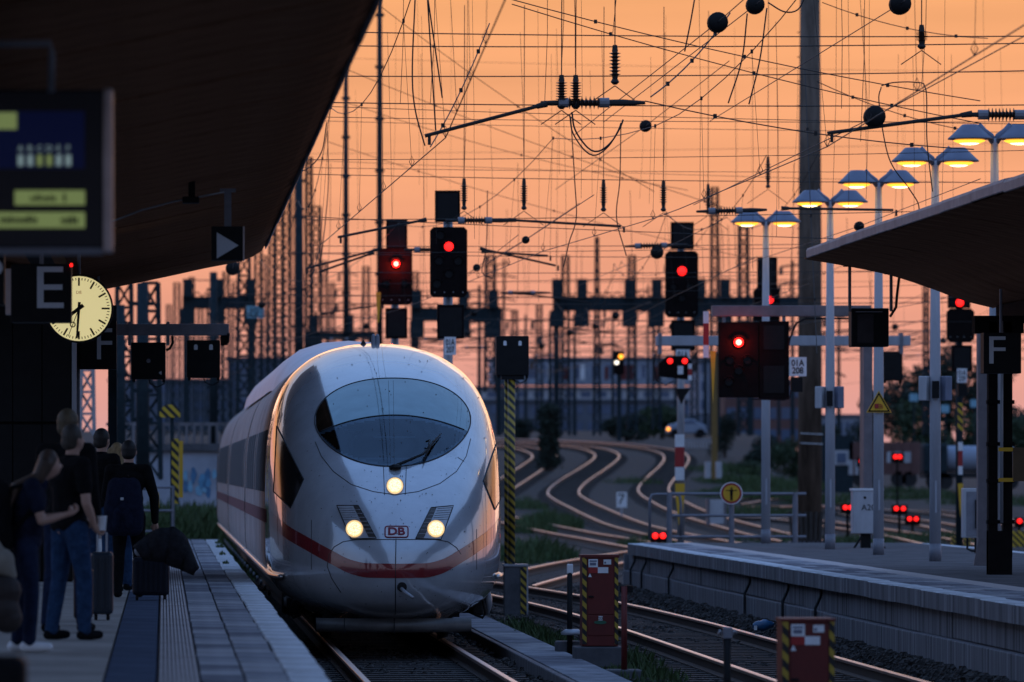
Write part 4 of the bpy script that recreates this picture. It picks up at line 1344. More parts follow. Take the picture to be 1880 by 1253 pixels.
# white switch cabinet and further box
S = 101
t = thing('switch_cabinet', 'pale grey switch cabinet marked A208 on the right platform', 'cabinet', P(1590, 1008, S))
pbox(MB(), 1566, 1621, 900, 980, S, 0.35).build('body', 'offwhite', t, bevel=0.012)
pbox(MB(), 1564, 1623, 897, 901, S, 0.38, dy=-0.015).build('lid', 'white', t)
pbox(MB(), 1582, 1600, 980, 1008, S, 0.12, dy=0.1).build('stand', 'black', t)
MB().tube([P(1582, 985, S), P(1566, 1010, S)], 0.02, 6).build('strut', 'black', t)
MB().tube([P(1604, 985, S), P(1626, 1008, S)], 0.02, 6).build('strut', 'black', t)
text('marking', 'A208', P(1598, 932, S) + Vector((0, -0.006, 0)), 11 / S, 'black', t)
MB().lathe([(0.022, -0.008), (0.026, 0)], P(1588, 914, S), 'Y', 12).build('lock', 'black', t)
S = 108
t = thing('switch_cabinet', 'weathered white wall cabinet beside the flared grey column', 'cabinet', P(1786, 1000, S))
pbox(MB(), 1769, 1803, 897, 988, S, 0.3).build('body', 'offwhite', t, bevel=0.012)
pbox(MB(), 1774, 1800, 903, 985, S, 0.01, dy=-0.012).build('door', 'steel', t)
pbox(MB(), 1790, 1800, 918, 970, S, 0.06, dy=-0.07).build('handle_bar', 'black', t)
MB().tube([P(1776, 988, S), P(1776, 1008, S), P(1784, 1012, S), P(1800, 1012, S)], 0.02, 8).build('hoop', 'black', t)
pbox(MB(), 1792, 1800, 985, 1026, S, 0.1, dy=0.1).build('stand', 'black', t)
# platform end railing with round sign
S = 92
t = thing('platform_end_railing', 'blue-grey railing across the end of the right platform', 'railing', P(1310, 995, S))
for x in (1229, 1343, 1460):
    MB().tube([P(x, 997, S), P(x, 904, S)], 0.055, 10).build('post', 'steel', t)
for y in (907, 947, 986):
    MB().tube([P(1229, y, S), P(1480, y, S)], 0.032, 8).build('rail', 'steel', t)
pts = [P(1193, 990, S), P(1193, 918, S), P(1197, 909, S), P(1206, 908, S), P(1240, 908, S), P(1248, 911, S), P(1250, 925, S), P(1250, 990, S)]
MB().tube(pts, 0.03, 8).build('gate_hoop', 'steel', t, smooth=True)
t = thing('round_sign', 'round yellow prohibition sign with red rim and a standing figure', 'sign', P(1342, 930, S))
c = P(1342, 906, S) + Vector((0, -0.09, 0))
MB().lathe([(0.225, 0), (0.225, 0.02)], c, 'Y', 32).build('rim', 'white', t)
MB().lathe([(0.205, -0.004), (0.205, -0.001)], c, 'Y', 32).build('red_ring', 'redsign', t)
MB().lathe([(0.165, -0.008), (0.165, -0.005)], c, 'Y', 32).build('plate', 'yellow', t)
m = MB().box(c + Vector((0, -0.011, 0.055)), (0.22, 0.004, 0.018)).box(c + Vector((0, -0.011, 0.01)), (0.055, 0.004, 0.12)).box(c + Vector((-0.014, -0.011, -0.085)), (0.022, 0.004, 0.12)).box(c + Vector((0.014, -0.011, -0.085)), (0.022, 0.004, 0.12))
m.lathe([(0.022, -0.013), (0.022, -0.009)], c + Vector((0, 0, 0.095)), 'Y', 12)
m.build('figure', 'black', t)

# thick weathered mast
S = 60
t = thing('steel_mast', 'thick weathered grey mast with flared base rising out of the picture', 'mast', P(1487, 995, S))
MB().tube([P(1487, 1000, S), P(1487, 500, S), P(1487, -60, S)], [0.37, 0.36, 0.30], 14).build('shaft', 'mast', t, smooth=True)
for k in range(9):
    x = 1450 + 9 * k
    MB().box(P(x, 968, S) + Vector((0, -0.42, 0)), (0.10, 0.06, 0.95), ry=0.03 * (k - 4)).build('base_plank', 'bark', t)
pbox(MB(), 1446, 1520, 994, 999, S, 0.3, dy=-0.45).build('base_rail', 'steel', t)
for y in (796, 814):
    MB().tube([P(1467, y, S) + Vector((0, -0.38, 0)), P(1508, y + 2, S) + Vector((0, -0.38, 0))], 0.012, 6).build('strap', 'white', t)
for k in range(11):
    MB().box(P(1466, 60 + 45 * k, S) + Vector((0, 0, 0)), (0.08, 0.03, 0.03)).build('climbing_peg', 'mast', t)

# red equipment cabinets between the tracks
def red_cabinet(x0, x1, y0, y1, yb, s, label):
    t = thing('equipment_cabinet', label, 'cabinet', P((x0 + x1) / 2, yb, s), 'red trackside cabinets')
    w = (x1 - x0)
    pbox(MB(), x0, x1, y0, y1, s, 0.4).build('body', 'red', t, bevel=0.01)
    pbox(MB(), x0 - 2, x1 + 2, y0 - 2, y0 + 3, s, 0.44, dy=-0.02).build('lid', 'red', t)
    pbox(MB(), x0 + w * 0.16, x1 - w * 0.12, y0 + (y1 - y0) * 0.03, y0 + (y1 - y0) * 0.645, s, 0.008, dy=-0.009).build('door', 'red', t, bevel=0.003)
    pbox(MB(), x0 + w * 0.16, x1 - w * 0.12, y0 + (y1 - y0) * 0.66, y0 + (y1 - y0) * 0.88, s, 0.008, dy=-0.009).build('door', 'red', t, bevel=0.003)
    for a, b in ((0.0, 0.12), (0.90, 1.0)):
        pbox(MB(), x0 + w * a, x0 + w * b, y0 + 3, y1 - 4, s, 0.006, dy=-0.012).build('hazard_strip', 'hazn', t)
    for (u0, u1, v0, v1) in ((0.17, 0.43, 0.035, 0.125), (0.59, 0.80, 0.04, 0.095), (0.43, 0.72, 0.125, 0.19), (0.45, 0.56, 0.665, 0.715)):
        pbox(MB(), x0 + w * u0, x0 + w * u1, y0 + (y1 - y0) * v0, y0 + (y1 - y0) * v1, s, 0.004, dy=-0.016).build('sticker', 'white', t)
    for (u0, u1, v0, v1) in ((0.20, 0.40, 0.05, 0.065), (0.21, 0.38, 0.075, 0.105), (0.61, 0.66, 0.065, 0.085)):
        pbox(MB(), x0 + w * u0, x0 + w * u1, y0 + (y1 - y0) * v0, y0 + (y1 - y0) * v1, s, 0.004, dy=-0.019).build('sticker_print', 'shade', t)
    pbox(MB(), x0 + w * 0.17, x0 + w * 0.43, y0 + (y1 - y0) * 0.128, y0 + (y1 - y0) * 0.19, s, 0.004, dy=-0.016).build('sticker', 'redsign', t)
    q = P(x0 + w * 0.21, y0 + (y1 - y0) * 0.215, s) + Vector((0, -0.018, 0))
    MB().add([q + Vector((-0.022, 0, -0.02)), q + Vector((0.022, 0, -0.02)), q + Vector((0, 0, 0.025))], [(0, 1, 2)]).build('sticker', 'white', t, fix=False)
    q = P(x0 + w * 0.5, y0 + (y1 - y0) * 0.735, s) + Vector((0, -0.016, 0))
    MB().add([q + Vector((0.075 * math.cos(2 * math.pi * k / 20), 0, 0.022 * math.sin(2 * math.pi * k / 20))) for k in range(20)], [tuple(range(20))]).build('badge', mat('badge_green', (0.02, 0.12, 0.07), 0.5), t, fix=False)
    q = P(x0 + w * 0.5, y0 + (y1 - y0) * 0.69, s) + Vector((0, -0.022, 0))
    text('number', '20', q, 0.034, 'black', t)
    q = P(x0 + w * 0.24, y0 + (y1 - y0) * 0.45, s) + Vector((0, -0.02, 0))
    MB().box(q, (0.06, 0.02, 0.02)).build('handle', 'black', t)
    pbox(MB(), x0 - w * 0.2, x1 + w * 0.16, y1 + 1, yb, s, 0.55, dy=-0.08).build('plinth', 'concrete_d', t, bevel=0.015)
    return t
red_cabinet(1069, 1135, 1021, 1187, 1226, 156, 'red trackside cabinet with stickers beside the concrete walkway')
red_cabinet(1436, 1532, 1138, 1382, 1440, 236, 'red trackside cabinet at the bottom edge, cut off below')

# small posts between the tracks
S = 150
t = thing('cable_post', 'thin black post with forked white top left of the red cabinet', 'post', P(1046, 1215, S))
MB().tube([P(1046, 1215, S), P(1046, 1052, S)], 0.035, 8).build('post', 'black', t, smooth=True)
pbox(MB(), 1041, 1052, 1036, 1054, S, 0.06, dy=-0.03).build('head', 'white', t, bevel=0.01)
for x in (1043, 1050): MB().tube([P(x, 1038, S), P(x, 1031, S)], 0.005, 4).build('prong', 'steel', t)
MB().lathe([(0.13, 0), (0.14, 0.03), (0.08, 0.07)], P(1050, 1166, S), 'Z', 14).build('collar', 'galv', t, smooth=True)
pbox(MB(), 1022, 1068, 1178, 1216, S, 0.35, dy=0.02).build('plinth', 'concrete_d', t, bevel=0.02)
S = 163
t = thing('cable_post', 'dark red post on a concrete block right of the red cabinet', 'post', P(1146, 1253, S))
MB().tube([P(1146, 1235, S), P(1146, 1077, S)], 0.035, 8).build('post', 'red', t, smooth=True)
pbox(MB(), 1138, 1162, 1076, 1088, S, 0.05).build('head', 'black', t)
pbox(MB(), 1114, 1179, 1230, 1262, S, 0.4, dy=-0.1).build('plinth', 'concrete_d', t, bevel=0.02)
S = 205
t = thing('cable_post', 'dark post with two clips in front of the right track', 'post', P(1335, 1345, S))
MB().tube([P(1335, 1345, S), P(1335, 1170, S)], 0.035, 8).build('post', 'black', t, smooth=True)
pbox(MB(), 1327, 1344, 1152, 1173, S, 0.07, dy=-0.035).build('head', 'steel', t, bevel=0.01)
for x in (1322, 1349): MB().tube([P(x - 4, 1166, S), P(x, 1158, S), P(x + 4, 1164, S)], 0.012, 6).build('clip', 'galv', t, smooth=True)
# litter
c = P(1400, 1153, 138)
t = thing('crushed_bag', 'crumpled blue plastic bag lying by the right platform wall', 'bag', c)
m = MB()
rows = []
for k in range(9):
    a = k / 8
    r0 = 0.07 * math.sin(math.pi * (0.1 + 0.85 * a)) ** 0.6
    rows.append([(c.x - 0.13 + 0.28 * a, c.y + r0 * math.cos(j) * (1 + 0.3 * noise.noise(Vector((k, j * 3, 0)))), c.z + 0.02 + 0.03 * a + r0 * math.sin(j) * (1 + 0.4 * noise.noise(Vector((j * 3, k, 2))))) for j in [2 * math.pi * q / 12 for q in range(12)]])
MB().grid(rows, close=True).build('film', mat('plastic_blue', (0.02, 0.10, 0.22), 0.3), t, smooth=True)
MB().box((c.x - 0.10, c.y - 0.06, c.z + 0.0), (0.04, 0.02, 0.06)).build('label_patch', 'white', t)
c = P(1611, 1214, 145)
t = thing('drink_can', 'small dented can with yellow end lying in the ballast', 'can', c)
MB().tube([c + Vector((-0.05, 0, 0)), c + Vector((0.0, 0.01, 0.02))], 0.033, 12).build('body', 'brownp', t, smooth=True)
MB().tube([c + Vector((0.002, 0.01, 0.021)), c + Vector((0.05, 0.02, 0.045))], 0.03, 12).build('end', mat('can_yellow', (0.6, 0.55, 0.03), 0.4), t, smooth=True)
# ------------------------------------------------------------------ signals
M['sigboard'] = mat('signal_board', (0.011, 0.008, 0.008), 0.8, var=0.3, scale=5, spec=0.05)
def lens_lamp(t, c, r, m, light=0.0, col=(1, 0.05, 0.02)):
    MB().lathe([(r * 1.35, -0.02), (r * 1.35, -0.004), (r * 1.2, 0.0)], c, 'Y', 18).build('lens_rim', 'black', t, smooth=True)
    MB().lathe([(r * 0.3, -0.05), (r * 0.75, -0.043), (r, -0.024), (r, -0.02)], c, 'Y', 18).build('lamp', m, t, smooth=True)
    MB().tube([c + Vector((1.5 * r * math.cos(a), -0.05, 1.5 * r * math.sin(a))) for a in [math.pi * (0.1 + 0.8 * k / 8) for k in range(9)]], 0.02, 6).build('hood', 'sigboard', t, smooth=True)
    if light:
        MB().lathe([(r * 0.2, -0.062), (r * 0.55, -0.056), (r * 0.6, -0.045)], c, 'Y', 14).build('lamp_core', 'redcore', t, smooth=True)
        ld = bpy.data.lights.new('signal_light', 'POINT'); ld.energy = light; ld.color = col; ld.shadow_soft_size = 0.05
        lo = bpy.data.objects.new('signal_light', ld); COL.objects.link(lo); lo.parent = t
        lo.location = c + Vector((0, -0.16, 0)) - parent_world(t)
def chamfer_board(x0, x1, y0, y1, s, depth, ch=6):
    a = [(x0 + ch, y0), (x1 - ch, y0), (x1, y0 + ch), (x1, y1 - ch), (x1 - ch, y1), (x0 + ch, y1), (x0, y1 - ch), (x0, y0 + ch)]
    pts = [P(x, y, s) for x, y in a]
    return MB().prism([(p.x, p.z) for p in pts], F / s, F / s + depth)
def ks_signal(s, main, label, lamp, lm='redlamp2', top=None, low=None, plate=None, plate_txt=None, dead=(), foot=None, light=0.0, lampr=0.085, mast='galv'):
    x0, x1, y0, y1 = main
    xc = (x0 + x1) / 2
    base = P(xc, y1, s)
    bz = foot if foot is not None else -0.2
    t = thing('light_signal', label, 'signal', (base.x, base.y, bz), 'red light signals')
    chamfer_board(x0, x1, y0, y1, s, 0.16).build('board', 'sigboard', t, bevel=0.006)
    if top: pbox(MB(), *top, s, 0.14, dy=0.01).build('upper_indicator', 'sigboard', t, bevel=0.006)
    if low: pbox(MB(), *low, s, 0.14, dy=0.01).build('lower_indicator', 'sigboard', t, bevel=0.006)
    if top: pbox(MB(), top[0] + 4, top[1] - 4, top[2] + 5, top[3] - 4, s, 0.004, dy=0.004).build('indicator_glass', 'black', t)
    if low: pbox(MB(), low[0] + 4, low[1] - 4, low[2] + 5, low[3] - 4, s, 0.004, dy=0.004).build('indicator_glass', 'black', t)
    lens_lamp(t, P(*lamp, s), lampr, M[lm], light)
    for d in dead:
        c = P(*d, s)
        MB().lathe([(0.07, -0.02), (0.075, 0.0)], c, 'Y', 14).build('dark_lens', 'black', t)
        MB().tube([c + Vector((0.10 * math.cos(a), -0.05, 0.10 * math.sin(a))) for a in [math.pi * (0.1 + 0.8 * k / 8) for k in range(9)]], 0.016, 6).build('hood', 'sigboard', t, smooth=True)
    for u in (0.12, 0.38, 0.62, 0.88):
        MB().lathe([(0.012, -0.006), (0.012, 0.0)], P(x0 + (x1 - x0) * u, y1 - 9, s), 'Y', 6).build('bolt', 'galv', t)
    if plate:
        pbox(MB(), *plate, s, 0.02, dy=-0.03).build('number_plate', 'white', t)
        c = P((plate[0] + plate[1]) / 2, (plate[2] + plate[3]) / 2, s)
        text('plate_text', plate_txt, (c.x, c.y - 0.034, c.z), (plate[3] - plate[2]) * 0.76 / s, 'black', t, width=(plate[1] - plate[0]) * 0.78 / s, bold=0.015)
    yb = F / s + 0.3
    if foot is not False:
        MB().tube([(base.x, yb, bz), (base.x, yb, P(xc, (top or main)[2 if top else 2], s).z - 0.1)], 0.09, 10).build('mast', mast, t, smooth=True)
    return t
ks_signal(98, (790, 858, 417, 546), 'tall black signal with small red light directly above the train roof, plate 01A 207', (824, 453), 'redlamp2', top=(799, 845, 350, 408), low=(803, 852, 560, 622),
          plate=(816, 837, 619, 652), plate_txt='01A\n207', dead=((806, 480), (841, 480), (824, 504), (802, 522), (808, 433)))
t = ks_signal(80, (695, 757, 456, 560), 'bright red signal glowing left above the train roof', (727, 485), 'redlamp', top=(709, 748, 403, 458), low=(708, 748, 566, 622), dead=((710, 520), (742, 520)), light=24.0)
MB().prism([(P(x, y, 80).x, P(x, y, 80).z) for x, y in ((690, 537), (699, 537), (696, 592), (693, 592))], F / 80 - 0.05, F / 80 - 0.02).build('yellow_mast_plate', 'yellow', t)
t = ks_signal(75, (1222, 1282, 461, 583), 'black signal with red light standing behind the right platform railing', (1252, 498), 'redlamp2', top=(1232, 1274, 408, 458), low=(1233, 1276, 588, 644),
          plate=(1241, 1266, 642, 668), plate_txt='01A', dead=((1236, 527), (1268, 527), (1252, 548)), lampr=0.11)
pbox(MB(), 1239, 1256, 798, 821, 75, 0.04, dy=-0.05).build('mast_plate', 'white', t)
pbox(MB(), 1239, 1256, 821, 858, 75, 0.04, dy=-0.05).build('mast_plate', 'redsign', t)
pbox(MB(), 1239, 1256, 858, 882, 75, 0.04, dy=-0.05).build('mast_plate', 'white', t)
MB().prism([(P(x, y, 75).x, P(x, y, 75).z) for x, y in ((1239, 888), (1257, 888), (1256, 912), (1250, 965), (1246, 965), (1240, 912))], F / 75 - 0.08, F / 75 - 0.05).build('yellow_mast_plate', 'yellow', t)
# twin red shunting signal on the same row
S = 76
t = thing('shunting_signal', 'small black signal with two red lights under the 01A plate', 'signal', P(1237, 985, S), 'shunting signals')
pts = [P(x, y, S) for x, y in ((1207, 690), (1207, 668), (1222, 655), (1258, 654), (1268, 668), (1268, 692), (1262, 698), (1214, 693))]
MB().prism([(p.x, p.z) for p in pts], F / S - 0.45, F / S - 0.2).build('board', 'sigboard', t)
for x in (1227, 1254): lens_lamp(t, P(x, 664, S) + Vector((0, -0.45, 0)), 0.065, M['redlamp2'])
pbox(MB(), 1241, 1251, 673, 688, S, 0.01, dy=-0.47).build('number_plate', 'white', t)
for y0, y1, m in ((669, 678, 'white'), (678, 690, 'redsign'), (690, 699, 'white')): pbox(MB(), 1260, 1267, y0, y1, S, 0.01, dy=-0.47).build('edge_plate', m, t)
pts = [P(x, y, S) for x, y in ((1212, 636), (1204, 650), (1200, 672), (1206, 700), (1222, 708), (1236, 700))]
MB().tube(pts, 0.014, 6).build('cable', 'black', t, smooth=True)
MB().prism([(P(x, y, S).x, P(x, y, S).z) for x, y in ((1239, 714), (1266, 714), (1256, 728), (1250, 742), (1244, 728))], F / S - 0.3, F / S).build('mast_collar', 'black', t)

# big signal 01A 208 on the cantilever
S = 100
t = thing('light_signal', 'large black signal panel with bright red light and plate 01A 208', 'signal', P(1385, 735, S), 'red light signals')
pbox(MB(), 1320, 1393, 592, 730, S, 0.18).build('board', 'sigboard', t, bevel=0.012)
pbox(MB(), 1394, 1449, 590, 734, S, 0.16, dy=0.01).build('indicator_board', 'sigboard', t, bevel=0.012)
pbox(MB(), 1402, 1440, 598, 642, S, 0.01, dy=0.0).build('indicator_glass', 'black', t)
pbox(MB(), 1402, 1440, 672, 722, S, 0.01, dy=0.0).build('indicator_glass', 'black', t)
lens_lamp(t, P(1356, 629, S), 0.085, M['redlamp'], 10.0)
for d in ((1340, 662), (1372, 662), (1356, 681), (1338, 702)):
    c = P(*d, S)
    MB().lathe([(0.07, -0.02), (0.075, 0.0)], c, 'Y', 14).build('dark_lens', 'black', t)
    MB().tube([c + Vector((0.10 * math.cos(a), -0.05, 0.10 * math.sin(a))) for a in [math.pi * (0.1 + 0.8 * k / 8) for k in range(9)]], 0.016, 6).build('hood', 'sigboard', t, smooth=True)
pbox(MB(), 1449, 1481, 656, 691, S, 0.02, dy=0.02).build('number_plate', 'white', t)
c = P(1465, 673.5, S)
text('plate_text', '01A\n208', (c.x, c.y + 0.014, c.z), 0.255, 'black', t, width=0.235, bold=0.015)
pbox(MB(), 1453, 1474, 693, 720, S, 0.14, dy=0.03).build('junction_box', 'black', t)
MB().tube([P(1452, 716, S), P(1450, 730, S), P(1440, 735, S), P(1380, 733, S)], 0.012, 6).build('cable', 'black', t, smooth=True)
for x in (1330, 1440): pbox(MB(), x - 3, x + 3, 575, 595, S, 0.06, dy=0.06).build('hanger', 'steel', t)
for y0, y1, m in ((572, 594, 'white'), (594, 634, 'redsign'), (634, 657, 'white')): pbox(MB(), 1291, 1301, y0, y1, S, 0.02, dy=-0.02).build('edge_plate', m, t)
MB().prism([(P(x, y, S).x, P(x, y, S).z) for x, y in ((1304, 645), (1314, 645), (1309, 740))], F / S - 0.02, F / S + 0.01).build('yellow_mast_plate', 'yellow', t)
t = thing('signal_cantilever', 'mauve-grey beam carrying the large 208 signal', 'beam', P(1592, 1000, S), 'signal beams over the right platform')
pbox(MB(), 1308, 1600, 561, 581, S, 0.25, dy=0.02).build('beam', 'brownp', t, bevel=0.01)
pbox(MB(), 1586, 1602, 575, 990, S, 0.3, dy=0.02).build('post', 'brownp', t)
MB().tube([P(1444, 655, S), P(1450, 622, S), P(1462, 594, S), P(1480, 585, S), P(1560, 585, S)], 0.018, 6).build('cable', 'black', t, smooth=True)
S = 88
t = thing('signal_cantilever', 'pale blue-grey beam behind the 208 signal, reaching past the hanging monitor', 'beam', P(1592, 1000, S), 'signal beams over the right platform')
pbox(MB(), 1205, 1672, 617, 635, S, 0.25).build('beam', 'pole', t, bevel=0.01)
pbox(MB(), 1582, 1598, 636, 1000, S, 0.3, dy=0.02).build('post', 'brownp', t)
for x in (1212, 1655): pbox(MB(), x - 3, x + 3, 612, 650, S, 0.3, dy=-0.02).build('clamp', 'steel', t)
signal_box((1620, 1657, 646, 699), S, 'black box hanging at the right end of the pale beam', lenses=())
# signal with plate 01A 229 at right
t = ks_signal(72, (1739, 1789, 567, 628), 'dark signal with red light above plate 01A 229, below the right canopy', (1762, 556), 'redlamp2', top=(1741, 1782, 532, 566), low=(1748, 1785, 634, 682),
              plate=(1757, 1775, 677, 703), plate_txt='01A\n229', lampr=0.1, mast='dkgreen')
for y0, y1, m in ((812, 828, 'white'), (828, 856, 'redsign'), (856, 872, 'white')): pbox(MB(), 1759, 1767, y0, y1, 72, 0.04, dy=-0.05).build('mast_plate', m, t)
pbox(MB(), 1758, 1767, 740, 792, 72, 0.04, dy=-0.05).build('striped_sleeve', 'haz', t)
MB().prism([(P(x, y, 72).x, P(x, y, 72).z) for x, y in ((1758, 888), (1768, 888), (1763, 950))], F / 72 - 0.06, F / 72 - 0.03).build('yellow_mast_plate', 'yellow', t)
pbox(MB(), 1758, 1775, 706, 728, 72, 0.2, dy=-0.1).build('junction_box', 'black', t)
ks_signal(68, (1384, 1432, 528, 602), 'dark signal half hidden behind the first lamp pole', (1413, 551), 'redlamp2', top=(1391, 1427, 472, 528), low=(1388, 1428, 604, 640), lampr=0.1)
# far dwarf signals in the yard: pairs of red lights
def dwarf(px, py, s, label, n=2, sep=13, legs=True, r=0.075, m='redlamp2'):
    c = P(px, py, s)
    X, Y = c.x, c.y
    t = thing('dwarf_signal', label, 'signal', (X, Y, c.z - 0.5), 'dwarf signals with red lights')
    w = (sep * (n - 1) + 16) / s
    MB().box((X, Y + 0.12, c.z - 0.05), (w, 0.2, 18 / s)).build('housing', 'sigboard', t, bevel=0.01)
    for k in range(n):
        MB().lathe([(r * 0.4, -0.03), (r, -0.015), (r, 0.0)], (X + (k - (n - 1) / 2) * sep / s, Y, c.z), 'Y', 14).build('lamp', m, t, smooth=True)
    g_ = railz(X, Y) - 0.25
    if legs: MB().tube([(X, Y + 0.12, g_), (X, Y + 0.12, c.z)], 0.05, 8).build('leg', 'sigboard', t)
    return t
dwarf(1210, 984, 72, 'dwarf signal with two red lights beside the right platform corner', sep=14)
dwarf(1652, 934, 52, 'dwarf signal with two red lights right of the A208 cabinet, upper of two')
dwarf(1676, 953, 50, 'dwarf signal with two red lights right of the A208 cabinet, lower of two', sep=12)
dwarf(1557, 932, 54, 'dwarf signal with red lights just left of the A208 cabinet', sep=10)
dwarf(1648, 839, 36, 'far twin red lights on a post before the red-brown wagon', sep=8, r=0.1)
dwarf(1582, 847, 38, 'far single red light left of the third lamp pole', n=1, r=0.1)
dwarf(1872, 957, 56, 'dwarf signal with red light at the right picture edge', n=1)
t = thing('light_signal', 'small far signal with amber and white lights in front of the long building', 'signal', P(1135, 800, 34))
pbox(MB(), 1127, 1146, 644, 688, 34, 0.3).build('board', 'sigboard', t)
pbox(MB(), 1133, 1141, 688, 810, 34, 0.2, dy=0.1).build('mast', 'dkgreen', t)
MB().lathe([(0.13, -0.03), (0.13, 0)], P(1140, 655, 34), 'Y', 12).build('lamp', 'amber', t)
MB().lathe([(0.11, -0.03), (0.11, 0)], P(1132, 666, 34), 'Y', 12).build('lamp', 'whitel', t)
# black box on the striped post beside the train
S = 113
t = signal_box((911, 971, 617, 690), S, 'black box with two pale lenses on striped post right of the train')
pbox(MB(), 921, 962, 690, 697, S, 0.2, dy=0.02).build('base_plate', 'black', t)
MB().tube([P(940, 1060, S) + Vector((0, 0.1, 0)), P(940, 697, S) + Vector((0, 0.1, 0))], 0.058, 12).build('striped_post', 'hazn', t, smooth=True)
MB().tube([P(931, 1060, S) + Vector((0, 0.25, 0)), P(931, 697, S) + Vector((0, 0.25, 0))], 0.03, 10).build('striped_post', 'hazn', t, smooth=True)
t = thing('post_guard', 'dark guard box with striped corner around the foot of the striped post', 'guard', P(946, 1132, S))
pbox(MB(), 926, 966, 1040, 1132, S, 0.4, dy=-0.1).build('box', 'concrete_d', t)
pbox(MB(), 955, 966, 1042, 1130, S, 0.01, dy=-0.115).build('striped_corner', 'hazn', t)
pbox(MB(), 966.2, 969, 1037, 1132, S, 0.4, dy=-0.11).build('edge', 'galv', t)
pbox(MB(), 924, 969, 1036, 1040, S, 0.42, dy=-0.12).build('lid', 'galv', t)
# white board with number 7 beside the tracks
S = 45
t = thing('number_board', 'small white board with black 7 between the S-shaped tracks', 'sign', P(1141, 938, S))
pbox(MB(), 1132, 1151, 904, 932, S, 0.03).build('board', 'white', t)
text('digit', '7', P(1141, 917, S) + Vector((0, -0.006, 0)), 19 / S, 'black', t)
MB().tube([P(1141, 932, S), P(1141, 948, S)], 0.04, 6).build('post', 'galv', t)
# ------------------------------------------------------------------ overhead line
WR = 0.0066
def insulator(mb, a, b, r=0.075, ribs=9, mi=0, core=0.03):
    """ribbed insulator between two points"""
    a, b = Vector(a), Vector(b)
    pts, rs = [], []
    n = ribs * 4
    for k in range(n + 1):
        t = k / n
        ph = (k % 4)
        pts.append(a.lerp(b, t)); rs.append(core if ph in (0, 1) else r if ph == 2 else core + 0.01)
    mb.tube(pts, rs, 12)
    return mb
def caps(mb, a, b, r=0.055, L=0.10):
    a, b = Vector(a), Vector(b); d = (b - a).normalized()
    mb.tube([a - d * L, a + d * 0.01], r, 10); mb.tube([b - d * 0.01, b + d * L], r, 10)
def overhead_line(X, sup, label, zc=5.85, zm=8.0, sag=0.75, y0=40, y1=330, stag=0.28, drop=5):
    t = thing('overhead_line', label, 'overhead line', (X(sup[0]), sup[0], zc), 'overhead lines above the tracks')
    pts = []
    msg = []
    seq = [y0] + sup + [y1]
    mbd = []
    for i, (a, b) in enumerate(zip(seq, seq[1:])):
        for k in range(10):
            u = k / 10
            y = a + (b - a) * u
            sa = stag * (1 if i % 2 else -1); sb = -sa
            x = X(y) + sa + (sb - sa) * u
            pts.append((x, y, zc + railz(X(y), y)))
            msg.append((X(y) + 0.4 * (sa + (sb - sa) * u), y, zm - sag * (1 - (2 * u - 1) ** 2) + railz(X(y), y)))
    MB().tube(pts, WR, 5, caps=False).build('contact_wire', 'wire', t)
    MB().tube(msg, WR, 5, caps=False).build('messenger_wire', 'wire', t)
    for i in range(2, len(pts), 2):
        if pts[i][1] > 190: break
        a, b = Vector(pts[i]), Vector(msg[i])
        m = MB().tube([a, b], 0.0035, 4, caps=False)
        m.tube([a + Vector((0, 0, 0.0)), a + Vector((0.03, 0, 0.06)), a + Vector((0, 0, 0.13)), a + Vector((-0.03, 0, 0.06)), a], 0.006, 4)
        m.box(b, (0.03, 0.03, 0.05))
        m.build('dropper', 'wire', t)
    return t
SUP = [63, 93, 125, 160, 205, 260]
overhead_line(lambda y: XC, SUP, 'overhead line above the train', zm=8.1)
overhead_line(lambda y: 7.07 - max(0, y - 80) * 0.045, SUP, 'overhead line above the track by the right platform', zm=7.6, sag=0.55, zc=5.75)
overhead_line(lambda y: 16.7 - max(0, y - 110) * 0.02, SUP, 'overhead line beyond the right platform', zm=7.7)
overhead_line(lambda y: 21.5 + max(0, y - 150) * 0.03, [70, 110, 150, 200, 255], 'overhead line farthest to the right', zm=7.9)
overhead_line(lambda y: 10.5 + max(0, y - 120) * 0.05, [120, 150, 190, 235, 280], 'overhead line leading over the S-shaped tracks', y0=98, zm=7.6)

